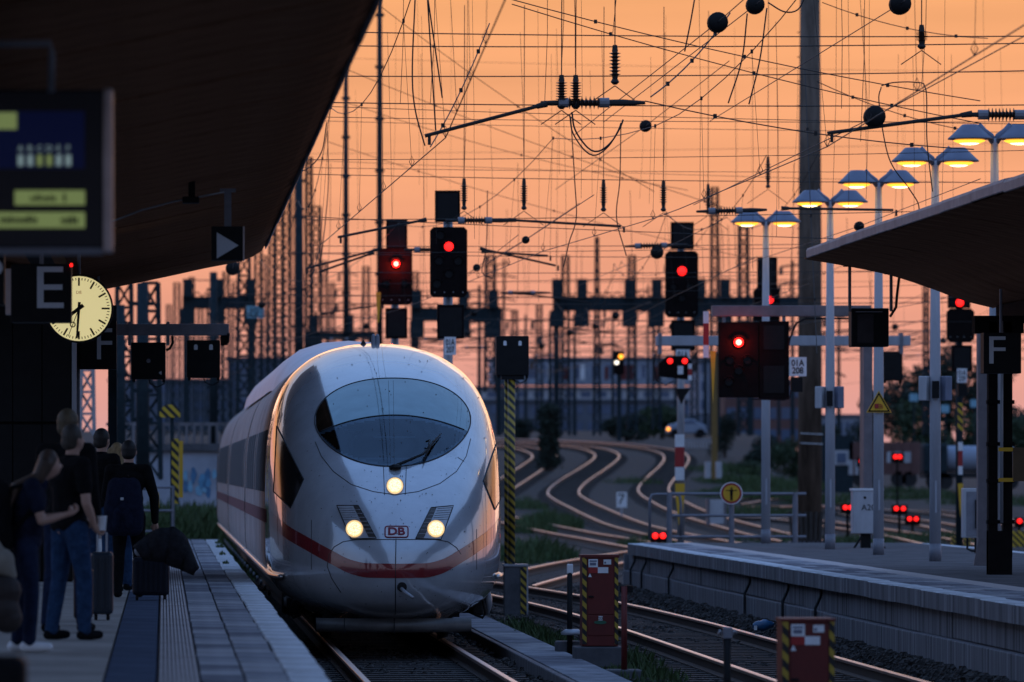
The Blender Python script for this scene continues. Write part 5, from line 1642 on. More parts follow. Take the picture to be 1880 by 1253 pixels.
overhead_line(lambda y: -6.0 - max(0, y - 150) * 0.02, [80, 120, 165, 215, 270], 'overhead line far left beyond the left platform', y0=60, zm=7.9)
overhead_line(lambda y: 27.0 + max(0, y - 150) * 0.03, [95, 140, 185, 235, 290], 'overhead line over the yard tracks at right', y0=80, zm=8.2)
overhead_line(lambda y: 13.0 + max(0, y - 130) * 0.02, [135, 170, 215, 265], 'overhead line between the S-shaped tracks', y0=112, zm=8.4, sag=0.9)
def cross_span(s, label, lines, x0=560, x1=2000, hang=(), ins=(), vins=(), arms=(), discs=(), r=WR, top=-150):
    """transverse support: wires (px heights left/right), hangers, insulators, steady arms"""
    t = thing('cross_span', label, 'overhead line', P((x0 + x1) / 2, 400, s), 'transverse overhead supports')
    for ya, yb in lines:
        n = 8
        pts = [P(x0 + (x1 - x0) * k / n, ya + (yb - ya) * k / n + 5 * (1 - (2 * k / n - 1) ** 2), s) for k in range(n + 1)]
        MB().tube(pts, r, 5, caps=False).build('span_wire', 'wire', t)
    for x, ya, yb in hang:
        hx = ((x * 7.31) % 19) - 9
        MB().tube([P(x + hx, ya, s), P(x + hx * 0.6 + 2, (ya + yb) / 2, s), P(x, yb, s)], r * 0.7, 4, caps=False).build('hanger_wire', 'wire', t)
    for xa, ya, xb, yb in ins:
        i = insulator(MB(), P(xa, ya, s), P(xb, yb, s), r=8.5 / 110, ribs=8).build('insulator', 'insul', t, smooth=False)
        A, Bq = P(xa, ya, s), P(xb, yb, s); dd = (Bq - A).normalized()
        MB().tube([A - dd * 0.10, A + dd * 0.01], 0.055, 10).build('end_cap', 'insulcap', i)
        MB().tube([Bq - dd * 0.01, Bq + dd * 0.10], 0.055, 10).build('end_cap', 'insulcap', i)
        d = (P(xb, yb, s) - P(xa, ya, s)).normalized()
        MB().tube([P(xb, yb, s), P(xb, yb, s) + d * 0.25, P(xb, yb, s) + d * 0.5], [0.035, 0.04, 0.02], 8).build('link', 'wire', i)
        MB().tube([P(xa, ya, s), P(xa, ya, s) - d * 0.3], [0.035, 0.02], 8).build('link', 'wire', i)
    for x, ya, yb in vins:
        i = insulator(MB(), P(x, ya, s), P(x, yb, s), r=0.068, ribs=7).build('hanging_insulator', 'insul', t)
        MB().tube([P(x, ya - 12, s), P(x, ya, s)], [0.025, 0.035], 6).build('shackle', 'wire', i)
        MB().tube([P(x + 1, ya - 330, s), P(x, ya - 10, s)], r, 5).build('suspension_wire', 'wire', i)
        for dx_ in (-38, 36): MB().tube([P(x, yb + 18, s), P(x + dx_, yb + 44, s)], r * 0.9, 5).build('bridle_wire', 'wire', i)
        m = MB().tube([P(x, yb, s), P(x, yb + 14, s)], [0.035, 0.02], 6)
        m.lathe([(0.02, 0), (0.05, 0.03), (0.02, 0.08)], P(x, yb + 16, s), 'Z', 8)
        m.build('shackle', 'wire', i)
    for xa, ya, xb, yb in arms:
        a, b = P(xa, ya, s), P(xb, yb, s)
        m = MB().tube([a, b], 0.022, 8)
        m.tube([a + Vector((0.05, 0, 0)), a + Vector((0.05, 0, -0.10))], 0.018, 6)
        m.tube([b, b + (b - a).normalized() * 0.12], [0.03, 0.04], 8)
        m.build('steady_arm', 'wire', t)
    for x, y, rp in discs:
        c = P(x, y, s); q = rp / s
        MB().lathe([(q * 0.3, -0.12), (q * 0.95, -0.10), (q, -0.07), (q * 0.5, -0.05), (q * 0.95, -0.02), (q, 0.02), (q * 0.5, 0.05), (q * 0.95, 0.08), (q * 0.3, 0.12)], c, 'Y', 18).build('line_insulator', 'black', t, smooth=True)
        MB().tube([c + Vector((0.02 * (x % 7 - 3), -14, 0.06)), c, c + Vector((-0.02 * (x % 5 - 2), 22, 0.05))], r * 0.9, 5, caps=False).build('through_wire', 'wire', t)
    return t
cross_span(165, 'nearest transverse support with big ribbed insulators above the tracks', [(58, 66), (84, 78), (140, 128), (188, 192)],
           hang=((735, -60, 190), (790, -60, 190), (1000, -60, 190), (1125, -60, 62), (1031, -60, 125), (1056, -60, 125), (1692, -60, 160), (1580, -60, 260), (1545, -60, 200)),
           ins=((1042, 189, 1102, 189), (1812, 211, 1864, 211)), vins=((1129, 95, 140), (1031, 150, 185), (1057, 150, 185), (1692, 58, 75)),
           arms=((780, 250, 985, 196), (1519, 245, 1765, 212)), discs=((1317, 42, 19), (1605, 215, 20), (1652, 8, 20), (1386, 10, 17)))
cross_span(112, 'second transverse support, its steady arms just above the signals', [(320, 335), (404, 380), (398, 452)],
           hang=((852, 0, 325), (962, 60, 320), (1108, 60, 325), (1218, 60, 325), (720, 60, 400), (1285, -20, 385), (1430, 40, 385), (1700, 60, 380), (1558, -20, 390), (1528, -20, 390)),
           ins=((852, 405, 892, 405), (1312, 388, 1352, 387)), vins=((852, 340, 370), (962, 340, 370), (1108, 343, 373), (1218, 343, 373)),
           arms=((620, 436, 770, 406), (1140, 416, 948, 405), (1640, 386, 1448, 383)), discs=((1185, 232, 11), (1577, 416, 9), (965, 441, 7)))
cross_span(94, 'third transverse support behind the signals', [(452, 440), (466, 470), (500, 492)],
           hang=((1010, 100, 470), (1040, 160, 470), (1350, 100, 470), (905, 200, 460), (1640, 100, 470), (1750, 100, 460), (780, 100, 470)),
           ins=((1175, 452, 1215, 451), (770, 459, 800, 459)), vins=((1300, 350, 378), (1410, 300, 330)),
           arms=((560, 494, 684, 461), (585, 500, 676, 468), (1020, 488, 892, 459), (1006, 470, 895, 463)), discs=((1206, 464, 12), (875, 492, 7), (427, 493, 13), (964, 441, 6)))
cross_span(72, 'fourth transverse support low over the signals', [(540, 545), (556, 552), (580, 590)], x0=420, hang=((600, 300, 540), (820, 350, 550), (950, 300, 550), (1160, 350, 550), (1450, 300, 545), (1650, 300, 545)),
           ins=((940, 538, 975, 538),), arms=((1080, 555, 960, 540), (700, 560, 600, 575)), discs=((870, 575, 6), (1235, 600, 7)), r=0.012)
cross_span(54, 'fifth transverse support near the horizon', [(600, 606), (618, 612)], x0=380, hang=((560, 400, 600), (660, 400, 610), (900, 400, 605), (1050, 420, 605), (1320, 420, 605), (1560, 400, 605)),
           arms=((1130, 612, 1040, 602), (880, 622, 800, 606)), discs=((480, 560, 7), (1130, 580, 7)), r=0.015)
# feeder cables crossing high above, slanting down to the right
for k, (a, b, s, lab) in enumerate((
        ((905, -10), (1900, 140), 140, 'upper feeder cable slanting right across the sky'), ((940, 8), (1900, 185), 138, 'second feeder cable slanting right across the sky'),
        ((690, 5), (1240, 330), 90, 'feeder cable slanting down from the canopy edge'), ((630, 125), (1500, 400), 85, 'lower feeder cable slanting down behind the signals'),
        ((640, 190), (1300, 330), 80, 'thin feeder cable slanting gently behind the insulators'), ((600, 260), (1460, 470), 75, 'lowest feeder cable slanting toward the lamp posts'),
        ((1500, 150), (1900, 210), 120, 'short feeder cable right of the thick mast'), ((1510, 5), (1900, 25), 120, 'topmost feeder cable right of the thick mast'),
        ((1195, 178), (1420, -40), 160, 'stay wire rising right from the big insulator'), ((1185, 186), (1900, 230), 158, 'wire running right from the big insulator'),
        ((790, 270), (945, -20), 162, 'stay wire rising steeply above the train'), ((1500, 650), (1540, 90), 110, 'slack cable beside the thick mast'))):
    t = thing('feeder_cable', lab, 'cable', P(*a, s), 'feeder cables')
    pts = [P(a[0] + (b[0] - a[0]) * i / 10, a[1] + (b[1] - a[1]) * i / 10 + 14 * (1 - (2 * i / 10 - 1) ** 2), s) + Vector((0, 0.5 * i, 0)) for i in range(11)]
    m = MB().tube(pts, 0.0075 if k != 8 else 0.009, 5, caps=False)
    m.build('cable', 'wire', t)
    for i in (2, 5, 8): MB().box(pts[i], (0.04, 0.05, 0.05)).build('clamp', 'wire', t)
# slack jumper cables
for k, (pix, s, lab) in enumerate((
        (((1046, 212), (1052, 245), (1075, 278), (1095, 285), (1118, 268), (1135, 240), (1140, 226)), 150, 'double jumper cable looping below the big insulator'),
        (((1048, 216), (1055, 330), (1058, 400), (1045, 445), (1035, 490)), 120, 'jumper cable falling straight below the big insulator'),
        (((1140, 228), (1138, 330), (1132, 400), (1150, 470)), 118, 'jumper cable falling from the loop to the arm below'),
        (((762, 0), (757, 130), (762, 200), (780, 268)), 160, 'curved jumper cable dropping to the left steady arm'),
        (((785, 0), (800, 240)), 160, 'straight jumper cable left of the steep stay wire'), (((786, 0), (812, 180)), 160, 'short jumper cable left of the steep stay wire'),
        (((1275, 0), (1268, 40), (1257, 95)), 160, 'thick jumper cable above the stay wire'),
        (((1372, 25), (1362, 110), (1337, 190)), 158, 'left one of two jumper cables near the top lamp insulator'), (((1408, 15), (1395, 110), (1375, 192)), 158, 'right one of two jumper cables near the top lamp insulator'),
        (((600, 225), (590, 280), (565, 310), (540, 315)), 120, 'jumper cable hugging the left canopy edge'), (((601, 240), (603, 330), (598, 400), (588, 490)), 100, 'long jumper cable right of the left canopy edge'),
        (((1618, 160), (1614, 190), (1632, 290), (1668, 345), (1685, 372), (1688, 390)), 130, 'wavy jumper cable dropping behind the lamp shades'),
        (((1618, 158), (1640, 152), (1682, 152), (1700, 165), (1702, 260), (1712, 352)), 130, 'framed jumper cable dropping beside the second lamp pole'),
        (((895, 350), (893, 450), (885, 500), (905, 512)), 100, 'jumper cable right of the tall signal'), (((1410, 5), (1440, 22), (1465, 18), (1480, -10)), 160, 'coil of cable at the top of the thick mast'))):
    t = thing('jumper_cable', lab, 'cable', P(*pix[-1], s), 'slack jumper cables')
    c = resample([(p[0], p[1]) for p in pix], 6.0)
    MB().tube([P(p.x, p.y, s) for p in c], 0.009, 5).build('cable', 'wire', t, smooth=True)
    if k == 0:
        MB().tube([P(p.x + 4, p.y - 7 + 0.02 * abs(p.x - 1095), s) for p in c], 0.011, 5).build('cable', 'wire', t, smooth=True)

# ------------------------------------------------------------------ masts and gantries in the distance
def lattice(xc, w, ytop, ybot, s, label, m='dkgreen', depth=None, name='lattice_mast', taper=0.75):
    a = P(xc, ybot, s); b = P(xc, ytop, s)
    W = w / s; H = b.z - a.z
    D = depth or W
    t = thing(name, label, 'mast', a, 'lattice masts of the overhead line')
    n = max(4, int(H / (W * 1.3)))
    mbl = MB()
    def corner(i, k):
        u = k / n; f = (1 - (1 - taper) * u) / 2
        sx, sy = ((-1, -1), (1, -1), (1, 1), (-1, 1))[i]
        return Vector((a.x + sx * W * f, a.y + sy * D * f, a.z + H * u))
    for i in range(4):
        mbl.tube([corner(i, 0), corner(i, n)], max(0.07, 0.17 * W), 4)
    mbl.build('leg_frame', m, t)
    mbb = MB()
    for k in range(n):
        for i in range(4):
            j = (i + 1) % 4
            p, q = (corner(i, k), corner(j, k + 1)) if (k + i) % 2 else (corner(j, k), corner(i, k + 1))
            mbb.tube([p, q], max(0.045, 0.095 * W), 4, caps=False)
            mbb.tube([corner(i, k + 1), corner(j, k + 1)], max(0.045, 0.095 * W), 4, caps=False)
    mbb.build('bracing', m, t)
    return t
def tubemast(xc, w, ytop, ybot, s, label, m='dkgreen'):
    t = thing('round_mast', label, 'mast', P(xc, ybot, s), 'plain masts of the overhead line')
    r = w / s / 2
    MB().tube([P(xc, ybot, s), P(xc, (ytop + ybot) / 2, s), P(xc, ytop, s)], [r, r * 0.95, r * 0.8], 10).build('shaft', m, t, smooth=True)
    for k in range(6): MB().box(P(xc, ytop + (ybot - ytop) * (0.1 + 0.14 * k), s), (w / s * 1.5, 0.1, 0.12)).build('bracket', m, t)
    return t
tubemast(697, 11, -40, 640, 48, 'tall slim mast left of the bright red signal')
tubemast(635, 10, 130, 640, 46, 'slim mast close to the left canopy edge')
tubemast(549, 17, 285, 760, 44, 'thick dark mast emerging from behind the left canopy')
lattice(567, 14, 290, 780, 42, 'lattice mast directly right of the thick dark mast')
lattice(525, 16, 360, 780, 38, 'lattice mast left of the thick dark mast')
lattice(500, 15, 400, 780, 36, 'lattice mast second left of the thick dark mast')
lattice(474, 16, 430, 790, 34, 'lattice mast behind the train roof slope')
lattice(448, 26, 470, 800, 40, 'wide teal lattice mast beside the triangle sign')
lattice(415, 14, 500, 800, 34, 'lattice mast left of the wide teal mast')
lattice(385, 13, 540, 800, 30, 'lattice mast between the two hanging boxes')
lattice(352, 12, 510, 800, 30, 'lattice mast above the right hanging box')
lattice(325, 14, 520, 800, 28, 'lattice mast left of the right hanging box')
lattice(276, 38, 520, 880, 60, 'broad lattice tower behind the left hanging box')
lattice(228, 34, 520, 880, 56, 'broad lattice tower close to the clock')
lattice(160, 26, 600, 800, 70, 'lattice post beside the lift tower', m='galv')
for k, (xc, w, yt, s_, lab) in enumerate(((484, 13, 470, 30, 'dark lattice mast low behind the train roof slope'), (512, 20, 370, 33, 'stout lattice mast near the canopy edge'), (538, 12, 330, 29, 'slender lattice mast near the canopy edge'),
        (432, 14, 520, 27, 'lattice mast right of the right hanging box'), (400, 20, 520, 31, 'stout lattice mast behind the right hanging box'), (368, 12, 560, 25, 'thin lattice mast over the right hanging box'), (610, 11, 520, 24, 'thin lattice mast over the train roof'),
        (310, 11, 560, 25, 'thin lattice mast between the hanging boxes'), (460, 11, 560, 24, 'thin lattice mast over the roof shoulder'), (580, 20, 380, 32, 'stout lattice mast right of the thick dark mast'))):
    lattice(xc, w, yt, 800, s_, lab)
tubemast(262, 26, 520, 900, 62, 'thick teal column left of the broad lattice tower')
tubemast(392, 17, 500, 820, 40, 'teal column between the hanging boxes and the train')
tubemast(222, 18, 560, 900, 64, 'teal column close to the clock')
lattice(595, 14, 480, 760, 30, 'short lattice mast right of the canopy edge')
lattice(672, 14, 490, 700, 28, 'short lattice mast below the slim masts')
lattice(762, 14, 500, 720, 27, 'short lattice mast between the two train signals')
lattice(900, 20, 470, 720, 28, 'lattice mast left of the striped post box')
lattice(1038, 15, 470, 800, 30, 'lattice mast carrying the left end of the blue gantry')
lattice(1096, 13, 436, 800, 32, 'pointed lattice mast rising through the blue gantry', taper=0.35)
lattice(1160, 15, 470, 790, 30, 'lattice mast right of the pointed mast')
lattice(1312, 15, 345, 800, 34, 'tall lattice mast behind the black insulator')
lattice(1365, 19, 405, 800, 30, 'lattice mast right of the tall one')
lattice(990, 12, 560, 790, 24, 'thin far lattice mast over the long building')
lattice(1205, 14, 560, 790, 26, 'far lattice mast behind the railing signal')
lattice(945, 12, 570, 790, 24, 'thin far lattice mast behind the striped post')
lattice(1700, 10, 520, 800, 30, 'far lattice mast between the right lamp poles')
lattice(1275, 12, 560, 790, 25, 'far lattice mast beside the railing signal')
for (x0, x1, y0, y1, s, ups, lab) in ((1016, 1482, 545, 571, 30, (1022, 1068, 1155, 1205, 1285, 1330), 'blue-grey gantry beam spanning behind the signals'),
                                      (335, 470, 545, 567, 32, (345, 400, 460), 'gantry beam behind the left lattice masts'),
                                      (755, 922, 565, 590, 29, (765, 850, 905), 'gantry beam behind the two train signals'),
                                      (560, 690, 610, 622, 26, (575, 640), 'low gantry beam left of the train roof')):
    t = thing('signal_gantry', lab, 'gantry', P((x0 + x1) / 2, 800, s), 'signal gantries')
    pbox(MB(), x0, x1, y0, y1, s, 0.6).build('beam', 'dkgreen', t)
    m = MB()
    for k in range(int((x1 - x0) / 18)):
        m.tube([P(x0 + 18 * k, y0, s), P(x0 + 18 * k + 9, y0 - 9, s), P(x0 + 18 * k + 18, y0, s)], 0.05, 4)
    m.build('truss', 'dkgreen', t)
    for x in ups:
        pbox(MB(), x - 9, x + 9, y0 - 32, y0 + 1, s, 0.4, dy=-0.5).build('signal_back', 'dkgreen', t)
        pbox(MB(), x - 13, x + 13, y1, y1 + 30, s, 0.4, dy=-0.5).build('signal_cage', 'dkgreen', t)
    for x in (x0 + 6, x1 - 6):
        pbox(MB(), x - 5, x + 5, y1, 800, s, 0.4).build('leg', 'dkgreen', t)
    MB().tube([P(x0, y0 - 30, s), P(x1, y0 - 30, s)], 0.04, 4).build('handrail', 'dkgreen', t)

# distant tangle of arms and insulators over the station throat
for k, (s_, yy, lab) in enumerate(((42, 640, 'sixth transverse support just above the long building'), (34, 655, 'seventh transverse support in front of the long building'), (48, 625, 'extra transverse support between the fifth and sixth'))):
    rr = random.Random(40 + k)
    xs_ = [rr.uniform(480, 1750) for _ in range(9)]
    cross_span(s_, lab, [(yy - 20, yy - 16), (yy, yy + 3)], x0=300, x1=1900, hang=[(x, yy - rr.uniform(120, 260), yy) for x in xs_], arms=[(x, yy + rr.uniform(4, 12), x + rr.choice((-1, 1)) * rr.uniform(50, 90), yy - 4) for x in xs_[:7]],
               ins=[(x + 20, yy - 2, x + 44, yy - 2) for x in xs_[3:8]], discs=[(x + 30, yy - rr.uniform(10, 60), 6) for x in xs_[::2]], r=0.02)

# finer transverse wires and droppers filling the sky between the main supports
for k, (s_, lab) in enumerate(((128, 'fine web of wires between the first and second support'), (104, 'fine web of wires between the second and third support'), (86, 'fine web of wires behind the third support'), (64, 'fine far web of wires behind the fourth support'))):
    rr = random.Random(60 + k)
    lines = []
    for j in range(3):
        y_ = rr.uniform(60, 560); lines.append((y_, y_ + rr.uniform(-60, 60)))
    cross_span(s_, lab, lines, x0=520, x1=2000, hang=[(x, rr.uniform(-60, 200), rr.uniform(280, 560)) for x in [rr.uniform(560, 1860) for _ in range(8)]], r=0.005,
               )

# more slender masts with cross-arms far back in the throat
WORDS = ('above the train roof crest', 'right of the tall train signal', 'left of the striped post box', 'over the striped post box', 'left of the blue gantry', 'inside the left bay of the blue gantry', 'inside the middle bay of the blue gantry',
         'inside the right bay of the blue gantry', 'behind the railing signal', 'between the railing signal and the 208 panel', 'left of the first lamp pole', 'right of the first lamp pole', 'left of the thick mast', 'right of the thick mast')
rr = random.Random(91)
for k, w_ in enumerate(WORDS):
    x = (640, 880, 925, 965, 1010, 1055, 1125, 1190, 1240, 1295, 1380, 1430, 1455, 1540)[k]
    s_ = rr.uniform(18, 27); yt = rr.uniform(470, 590)
    t = thing('slender_mast', 'slender distant mast with cross-arms ' + w_, 'mast', P(x, 800, s_), 'slender distant masts')
    MB().tube([P(x, 800, s_), P(x, yt, s_)], [0.16, 0.09], 6).build('shaft', 'dkgreen', t)
    for j in range(4):
        y_ = yt + 12 + j * rr.uniform(18, 34)
        a_ = rr.uniform(14, 34)
        MB().tube([P(x - a_, y_, s_), P(x, y_ - 3, s_), P(x + a_ * rr.uniform(0.5, 1), y_ + rr.uniform(-6, 6), s_)], 0.07, 5).build('cross_arm', 'dkgreen', t)
        MB().tube([P(x - a_, y_, s_), P(x - a_, y_ + 14, s_)], [0.12, 0.16], 6).build('insulator', 'insul', t)
# ------------------------------------------------------------------ distant buildings, walls, vegetation
def leaves(mb, c, rx, ry, rz_, n, size, rr, hollow=0.35):
    for _ in range(n):
        while True:
            v = Vector((rr.uniform(-1, 1), rr.uniform(-1, 1), rr.uniform(-1, 1)))
            if hollow < v.length < 1: break
        k = 1 + 0.35 * noise.noise(v * 2.3 + Vector(c) * 0.37)
        p = Vector(c) + Vector((v.x * rx * k, v.y * ry * k, v.z * rz_ * k))
        a = Vector((rr.uniform(-1, 1), rr.uniform(-1, 1), rr.uniform(-1, 1))).normalized()
        b = a.cross(Vector((rr.uniform(-1, 1), rr.uniform(-1, 1), rr.uniform(-1, 1)))).normalized()
        s = size * rr.uniform(0.6, 1.3)
        mb.add([p - a * s, p + b * s * 0.6, p + a * s, p - b * s * 0.6], [(0, 1, 2, 3)])
def tree(px, ytop, ybot, wpx, s, label, m='leaf', n=4200, seed=1, name='tree', leafsize=None):
    rr = random.Random(seed)
    base = P(px, ybot, s); top = P(px, ytop, s)
    H = top.z - base.z; W = wpx / s
    t = thing(name, label, 'tree', base, 'trees and tall bushes in the distance')
    MB().tube([base, base + Vector((0.1, 0, H * 0.4)), base + Vector((-0.05, 0, H * 0.8))], [W * 0.06, W * 0.045, W * 0.02], 8).build('trunk', 'bark', t)
    mb = MB()
    ls = leafsize or W * 0.032
    for k in range(10):
        c = base + Vector((rr.uniform(-0.30, 0.30) * W, rr.uniform(-0.3, 0.3) * W, H * rr.uniform(0.22, 0.82)))
        leaves(mb, c, W * 0.27, W * 0.27, H * 0.19, n // 10, ls, rr)
    mb.build('crown', m, t, fix=False)
    return t
for k, (px, yt, yb, w, s, m, lab) in enumerate((
        (1660, 650, 830, 110, 22, 'leafd', 'dark tree left of the right-hand lamp poles'), (1740, 628, 840, 130, 24, 'leafd', 'tallest dark tree behind the plate 229 signal'),
        (1830, 640, 850, 140, 25, 'leafd', 'dark tree at the right picture edge'), (1600, 700, 830, 90, 21, 'leafd', 'low dark tree left of the third lamp pole'),
        (1700, 735, 860, 120, 27, 'leaf', 'green bush before the dark trees'), (1790, 745, 860, 120, 28, 'leaf', 'green bush right of the plate 229 mast'), (1870, 740, 860, 90, 28, 'leaf', 'green bush at the right picture edge'),
        (1215, 742, 812, 90, 24, 'leaf', 'bush left of the parked pale car'), (1150, 760, 812, 90, 25, 'leafd', 'bush in front of the long building'),
        (1330, 750, 850, 60, 29, 'leafd', 'dark bush right of the parked pale car'), (1520, 770, 860, 70, 27, 'leafd', 'dark bush behind the second lamp pole'),
        (960, 765, 815, 60, 25, 'leafd', 'low bush behind the striped post'), (1400, 790, 890, 80, 30, 'leafd', 'dark shrub right of the ochre pole'), (1455, 800, 900, 80, 31, 'leaf', 'green shrub beside the thick mast'), (1370, 845, 915, 60, 33, 'leaf', 'green shrub behind the round sign'))):
    tree(px, yt, yb, w, s, lab, m, seed=20 + k)
# ivy-covered mast stump between the tracks
t = thing('ivy_column', 'dark ivy-covered mast stump standing left of the S-shaped tracks', 'bush', P(1008, 862, 34))
rr = random.Random(9)
mb = MB()
c = P(1008, 805, 34)
for k in range(9):
    leaves(mb, P(1008, 850 - 12 * k, 34), 22 / 34 * (1.25 if k == 0 else 1.0), 0.6, 0.35, 330, 0.10, rr, 0.3)
mb.build('ivy', 'leafd', t, fix=False)
MB().tube([P(1008, 866, 34), P(1008, 750, 34)], 0.25, 8).build('stump', 'bark', t)

M['bldg'] = mat('building_pale', (0.30, 0.34, 0.42), 0.7, var=0.2, scale=0.3)
M['bldgd'] = mat('building_grey', (0.12, 0.14, 0.18), 0.7, var=0.25, scale=0.3)
M['brick'] = mat('building_brick', (0.16, 0.08, 0.07), 0.8, var=0.3, scale=0.4)
M['winb'] = mat('far_window', (0.10, 0.14, 0.22), 0.15, var=0.2, scale=0.5)
def building(x0, x1, y0, y1, s, label, m, rows, cols, wm='winb', depth=12, roof=True):
    t = thing('building', label, 'building', P((x0 + x1) / 2, y1, s), 'buildings along the horizon')
    pbox(MB(), x0, x1, y0, y1, s, depth).build('wall', m, t)
    if roof: pbox(MB(), x0 - 3, x1 + 3, y0 - 4, y0, s, depth + 0.6, dy=-0.3).build('roof', 'bldgd', t)
    me = None
    for r in range(rows):
        for c in range(cols):
            w = (x1 - x0) / cols; h = (y1 - y0) / rows
            pbox(MB(), x0 + w * (c + 0.18), x0 + w * (c + 0.82), y0 + h * (r + 0.22), y0 + h * (r + 0.75), s, 0.06, dy=-0.05).build('window', wm, t)
    return t
b = building(905, 1310, 660, 706, 15, 'long pale building with graffiti-like lettering behind the masts', 'bldg', 1, 14, depth=10)
rr = random.Random(2)
for k in range(26):
    x = 915 + 15 * k
    if rr.random() < 0.75:
        pbox(MB(), x, x + rr.uniform(5, 11), 670 + rr.uniform(-3, 4), 698, 15, 0.05, dy=-0.12).build('wall_panel', rr.choice(['white', 'offwhite', 'bldg', 'red']), b)
building(860, 1320, 714, 735, 16, 'white lower storey band of the long building', 'offwhite', 1, 16, depth=8)
building(870, 1330, 737, 800, 17, 'dark ground floor below the white band', 'bldgd', 2, 18, depth=6)
building(1285, 1330, 660, 760, 18, 'pinkish block end behind the red 208 signal', 'bldg', 3, 3)
building(1330, 1480, 700, 820, 19, 'brick block behind the first lamp pole', 'brick', 3, 6)
building(1500, 1600, 765, 812, 20, 'pale low hall behind the second and third lamp poles', 'bldg', 1, 8)
building(420, 560, 660, 790, 16, 'blue-grey block behind the lattice masts left of the train', 'bldgd', 4, 8)
building(200, 420, 700, 790, 18, 'low blue-grey block behind the two hanging boxes', 'bldgd', 3, 10)
for (x, y, lab) in ((1678, 730, 'small pale blue sign before the right trees'), (1735, 751, 'lower small pale blue sign before the right trees'), (1790, 741, 'right small pale blue sign before the trees')):
    t = thing('distant_sign', lab, 'sign', P(x, 800, 30), 'pale blue signs before the trees')
    pbox(MB(), x - 8, x + 8, y - 7, y + 7, 30, 0.1).build('board', mat('sign_blue', (0.25, 0.50, 0.62), 0.5), t)
    MB().tube([P(x, y + 7, 30), P(x, 830, 30)], 0.05, 6).build('post', 'dkgreen', t)
t = thing('route_sign', 'small pale blue board marked 201 on the wide teal mast', 'sign', P(468, 584, 41))
pbox(MB(), 453, 485, 562, 584, 41, 0.06).build('board', mat('board_pale_blue', (0.28, 0.55, 0.66), 0.5), t)
text('number', '201', P(469, 573, 41) + Vector((0, -0.01, 0)), 14 / 41, 'dkgreen', t)

# bridge abutment behind the left platform: white wall with graffiti and parapet
S = 58
t = thing('retaining_wall', 'white retaining wall with blue graffiti beyond the left platform', 'wall', P(300, 930, S))
pbox(MB(), 200, 480, 828, 960, S, 1.0).build('wall', mat('whitewashed_wall', (0.38, 0.41, 0.48), 0.8, var=0.35, scale=0.8), t)
pbox(MB(), 195, 485, 815, 828, S, 1.3, dy=-0.15).build('ledge', 'concrete_d', t)
pbox(MB(), 195, 485, 776, 782, S, 0.3).build('handrail', 'concrete', t)
for k in range(21):
    pbox(MB(), 200 + 14 * k, 205 + 14 * k, 782, 815, S, 0.2).build('baluster', 'concrete', t)
rr = random.Random(6)
for k in range(14):
    x = rr.uniform(335, 395); y = rr.uniform(870, 912); h = rr.uniform(10, 34)
    q = P(x, y, S) + Vector((0, -0.012 - 0.002 * k, 0))
    pts = [q + Vector((rr.uniform(0.05, 0.13) * math.cos(a), 0, h / S / 2 * math.sin(a) * rr.uniform(0.7, 1.2))) for a in [2 * math.pi * i / 9 for i in range(9)]]
    MB().add(pts, [tuple(range(9))]).build('graffiti_patch', mat('graffiti', rr.choice([(0.12, 0.32, 0.50), (0.22, 0.45, 0.60), (0.08, 0.2, 0.35)]), 0.7), t, fix=False)

# parked car on the embankment
S = 27
c = P(1262, 800, S)
t = thing('parked_car', 'parked pale car above the S-shaped tracks', 'car', c)
def car_poly(dx): return [(P(x, y, S).x, P(x, y, S).z) for x, y in dx]
MB().prism(car_poly([(1226, 796), (1226, 786), (1232, 780), (1244, 777), (1252, 771), (1274, 770), (1284, 777), (1296, 781), (1298, 796)]), c.y, c.y + 1.7).build('body', 'bldg', t, bevel=0.08)
MB().prism(car_poly([(1246, 778), (1253, 773), (1273, 772), (1281, 778)]), c.y - 0.01, c.y + 1.71).build('window', 'winb', t)
for x in (1239, 1286):
    MB().lathe([(0.3, -0.05), (0.31, 0.0), (0.31, 1.7), (0.3, 1.75)], P(x, 796, S), 'Y', 16).build('wheel', 'black', t)
MB().lathe([(0.12, -0.03), (0.12, 0.02)], P(1227, 788, S), 'Y', 10).build('indicator', 'amber', t)
t = thing('fence', 'pale picket fence below the parked pale car', 'fence', P(1290, 830, S))
for k in range(13):
    pbox(MB(), 1255 + 5.5 * k, 1257 + 5.5 * k, 806, 829, S, 0.06).build('picket', 'offwhite', t)
pbox(MB(), 1252, 1328, 807, 810, S, 0.1).build('rail', 'offwhite', t)
t = thing('yellow_pole', 'ochre yellow marker pole right of the S-shaped tracks', 'pole', P(1312, 880, 36))
MB().tube([P(1312, 880, 36), P(1311, 650, 36)], 0.16, 8).build('shaft', mat('ochre', (0.22, 0.13, 0.03), 0.6), t)
t = thing('relay_cabinet', 'pair of small white trackside boxes at the yellow pole', 'cabinet', P(1312, 880, 38))
for x in (1300, 1320): pbox(MB(), x - 5, x + 5, 848, 878, 38, 0.4).build('box', 'offwhite', t)
t = thing('relay_cabinet', 'grey-white cabinet with brown edges behind the round sign', 'cabinet', P(1318, 960, 62))
pbox(MB(), 1303, 1330, 918, 962, 62, 0.4).build('box', 'offwhite', t)
for x in (1300, 1331): pbox(MB(), x - 2, x + 3, 916, 964, 62, 0.42, dy=-0.02).build('edge', 'brownp', t)

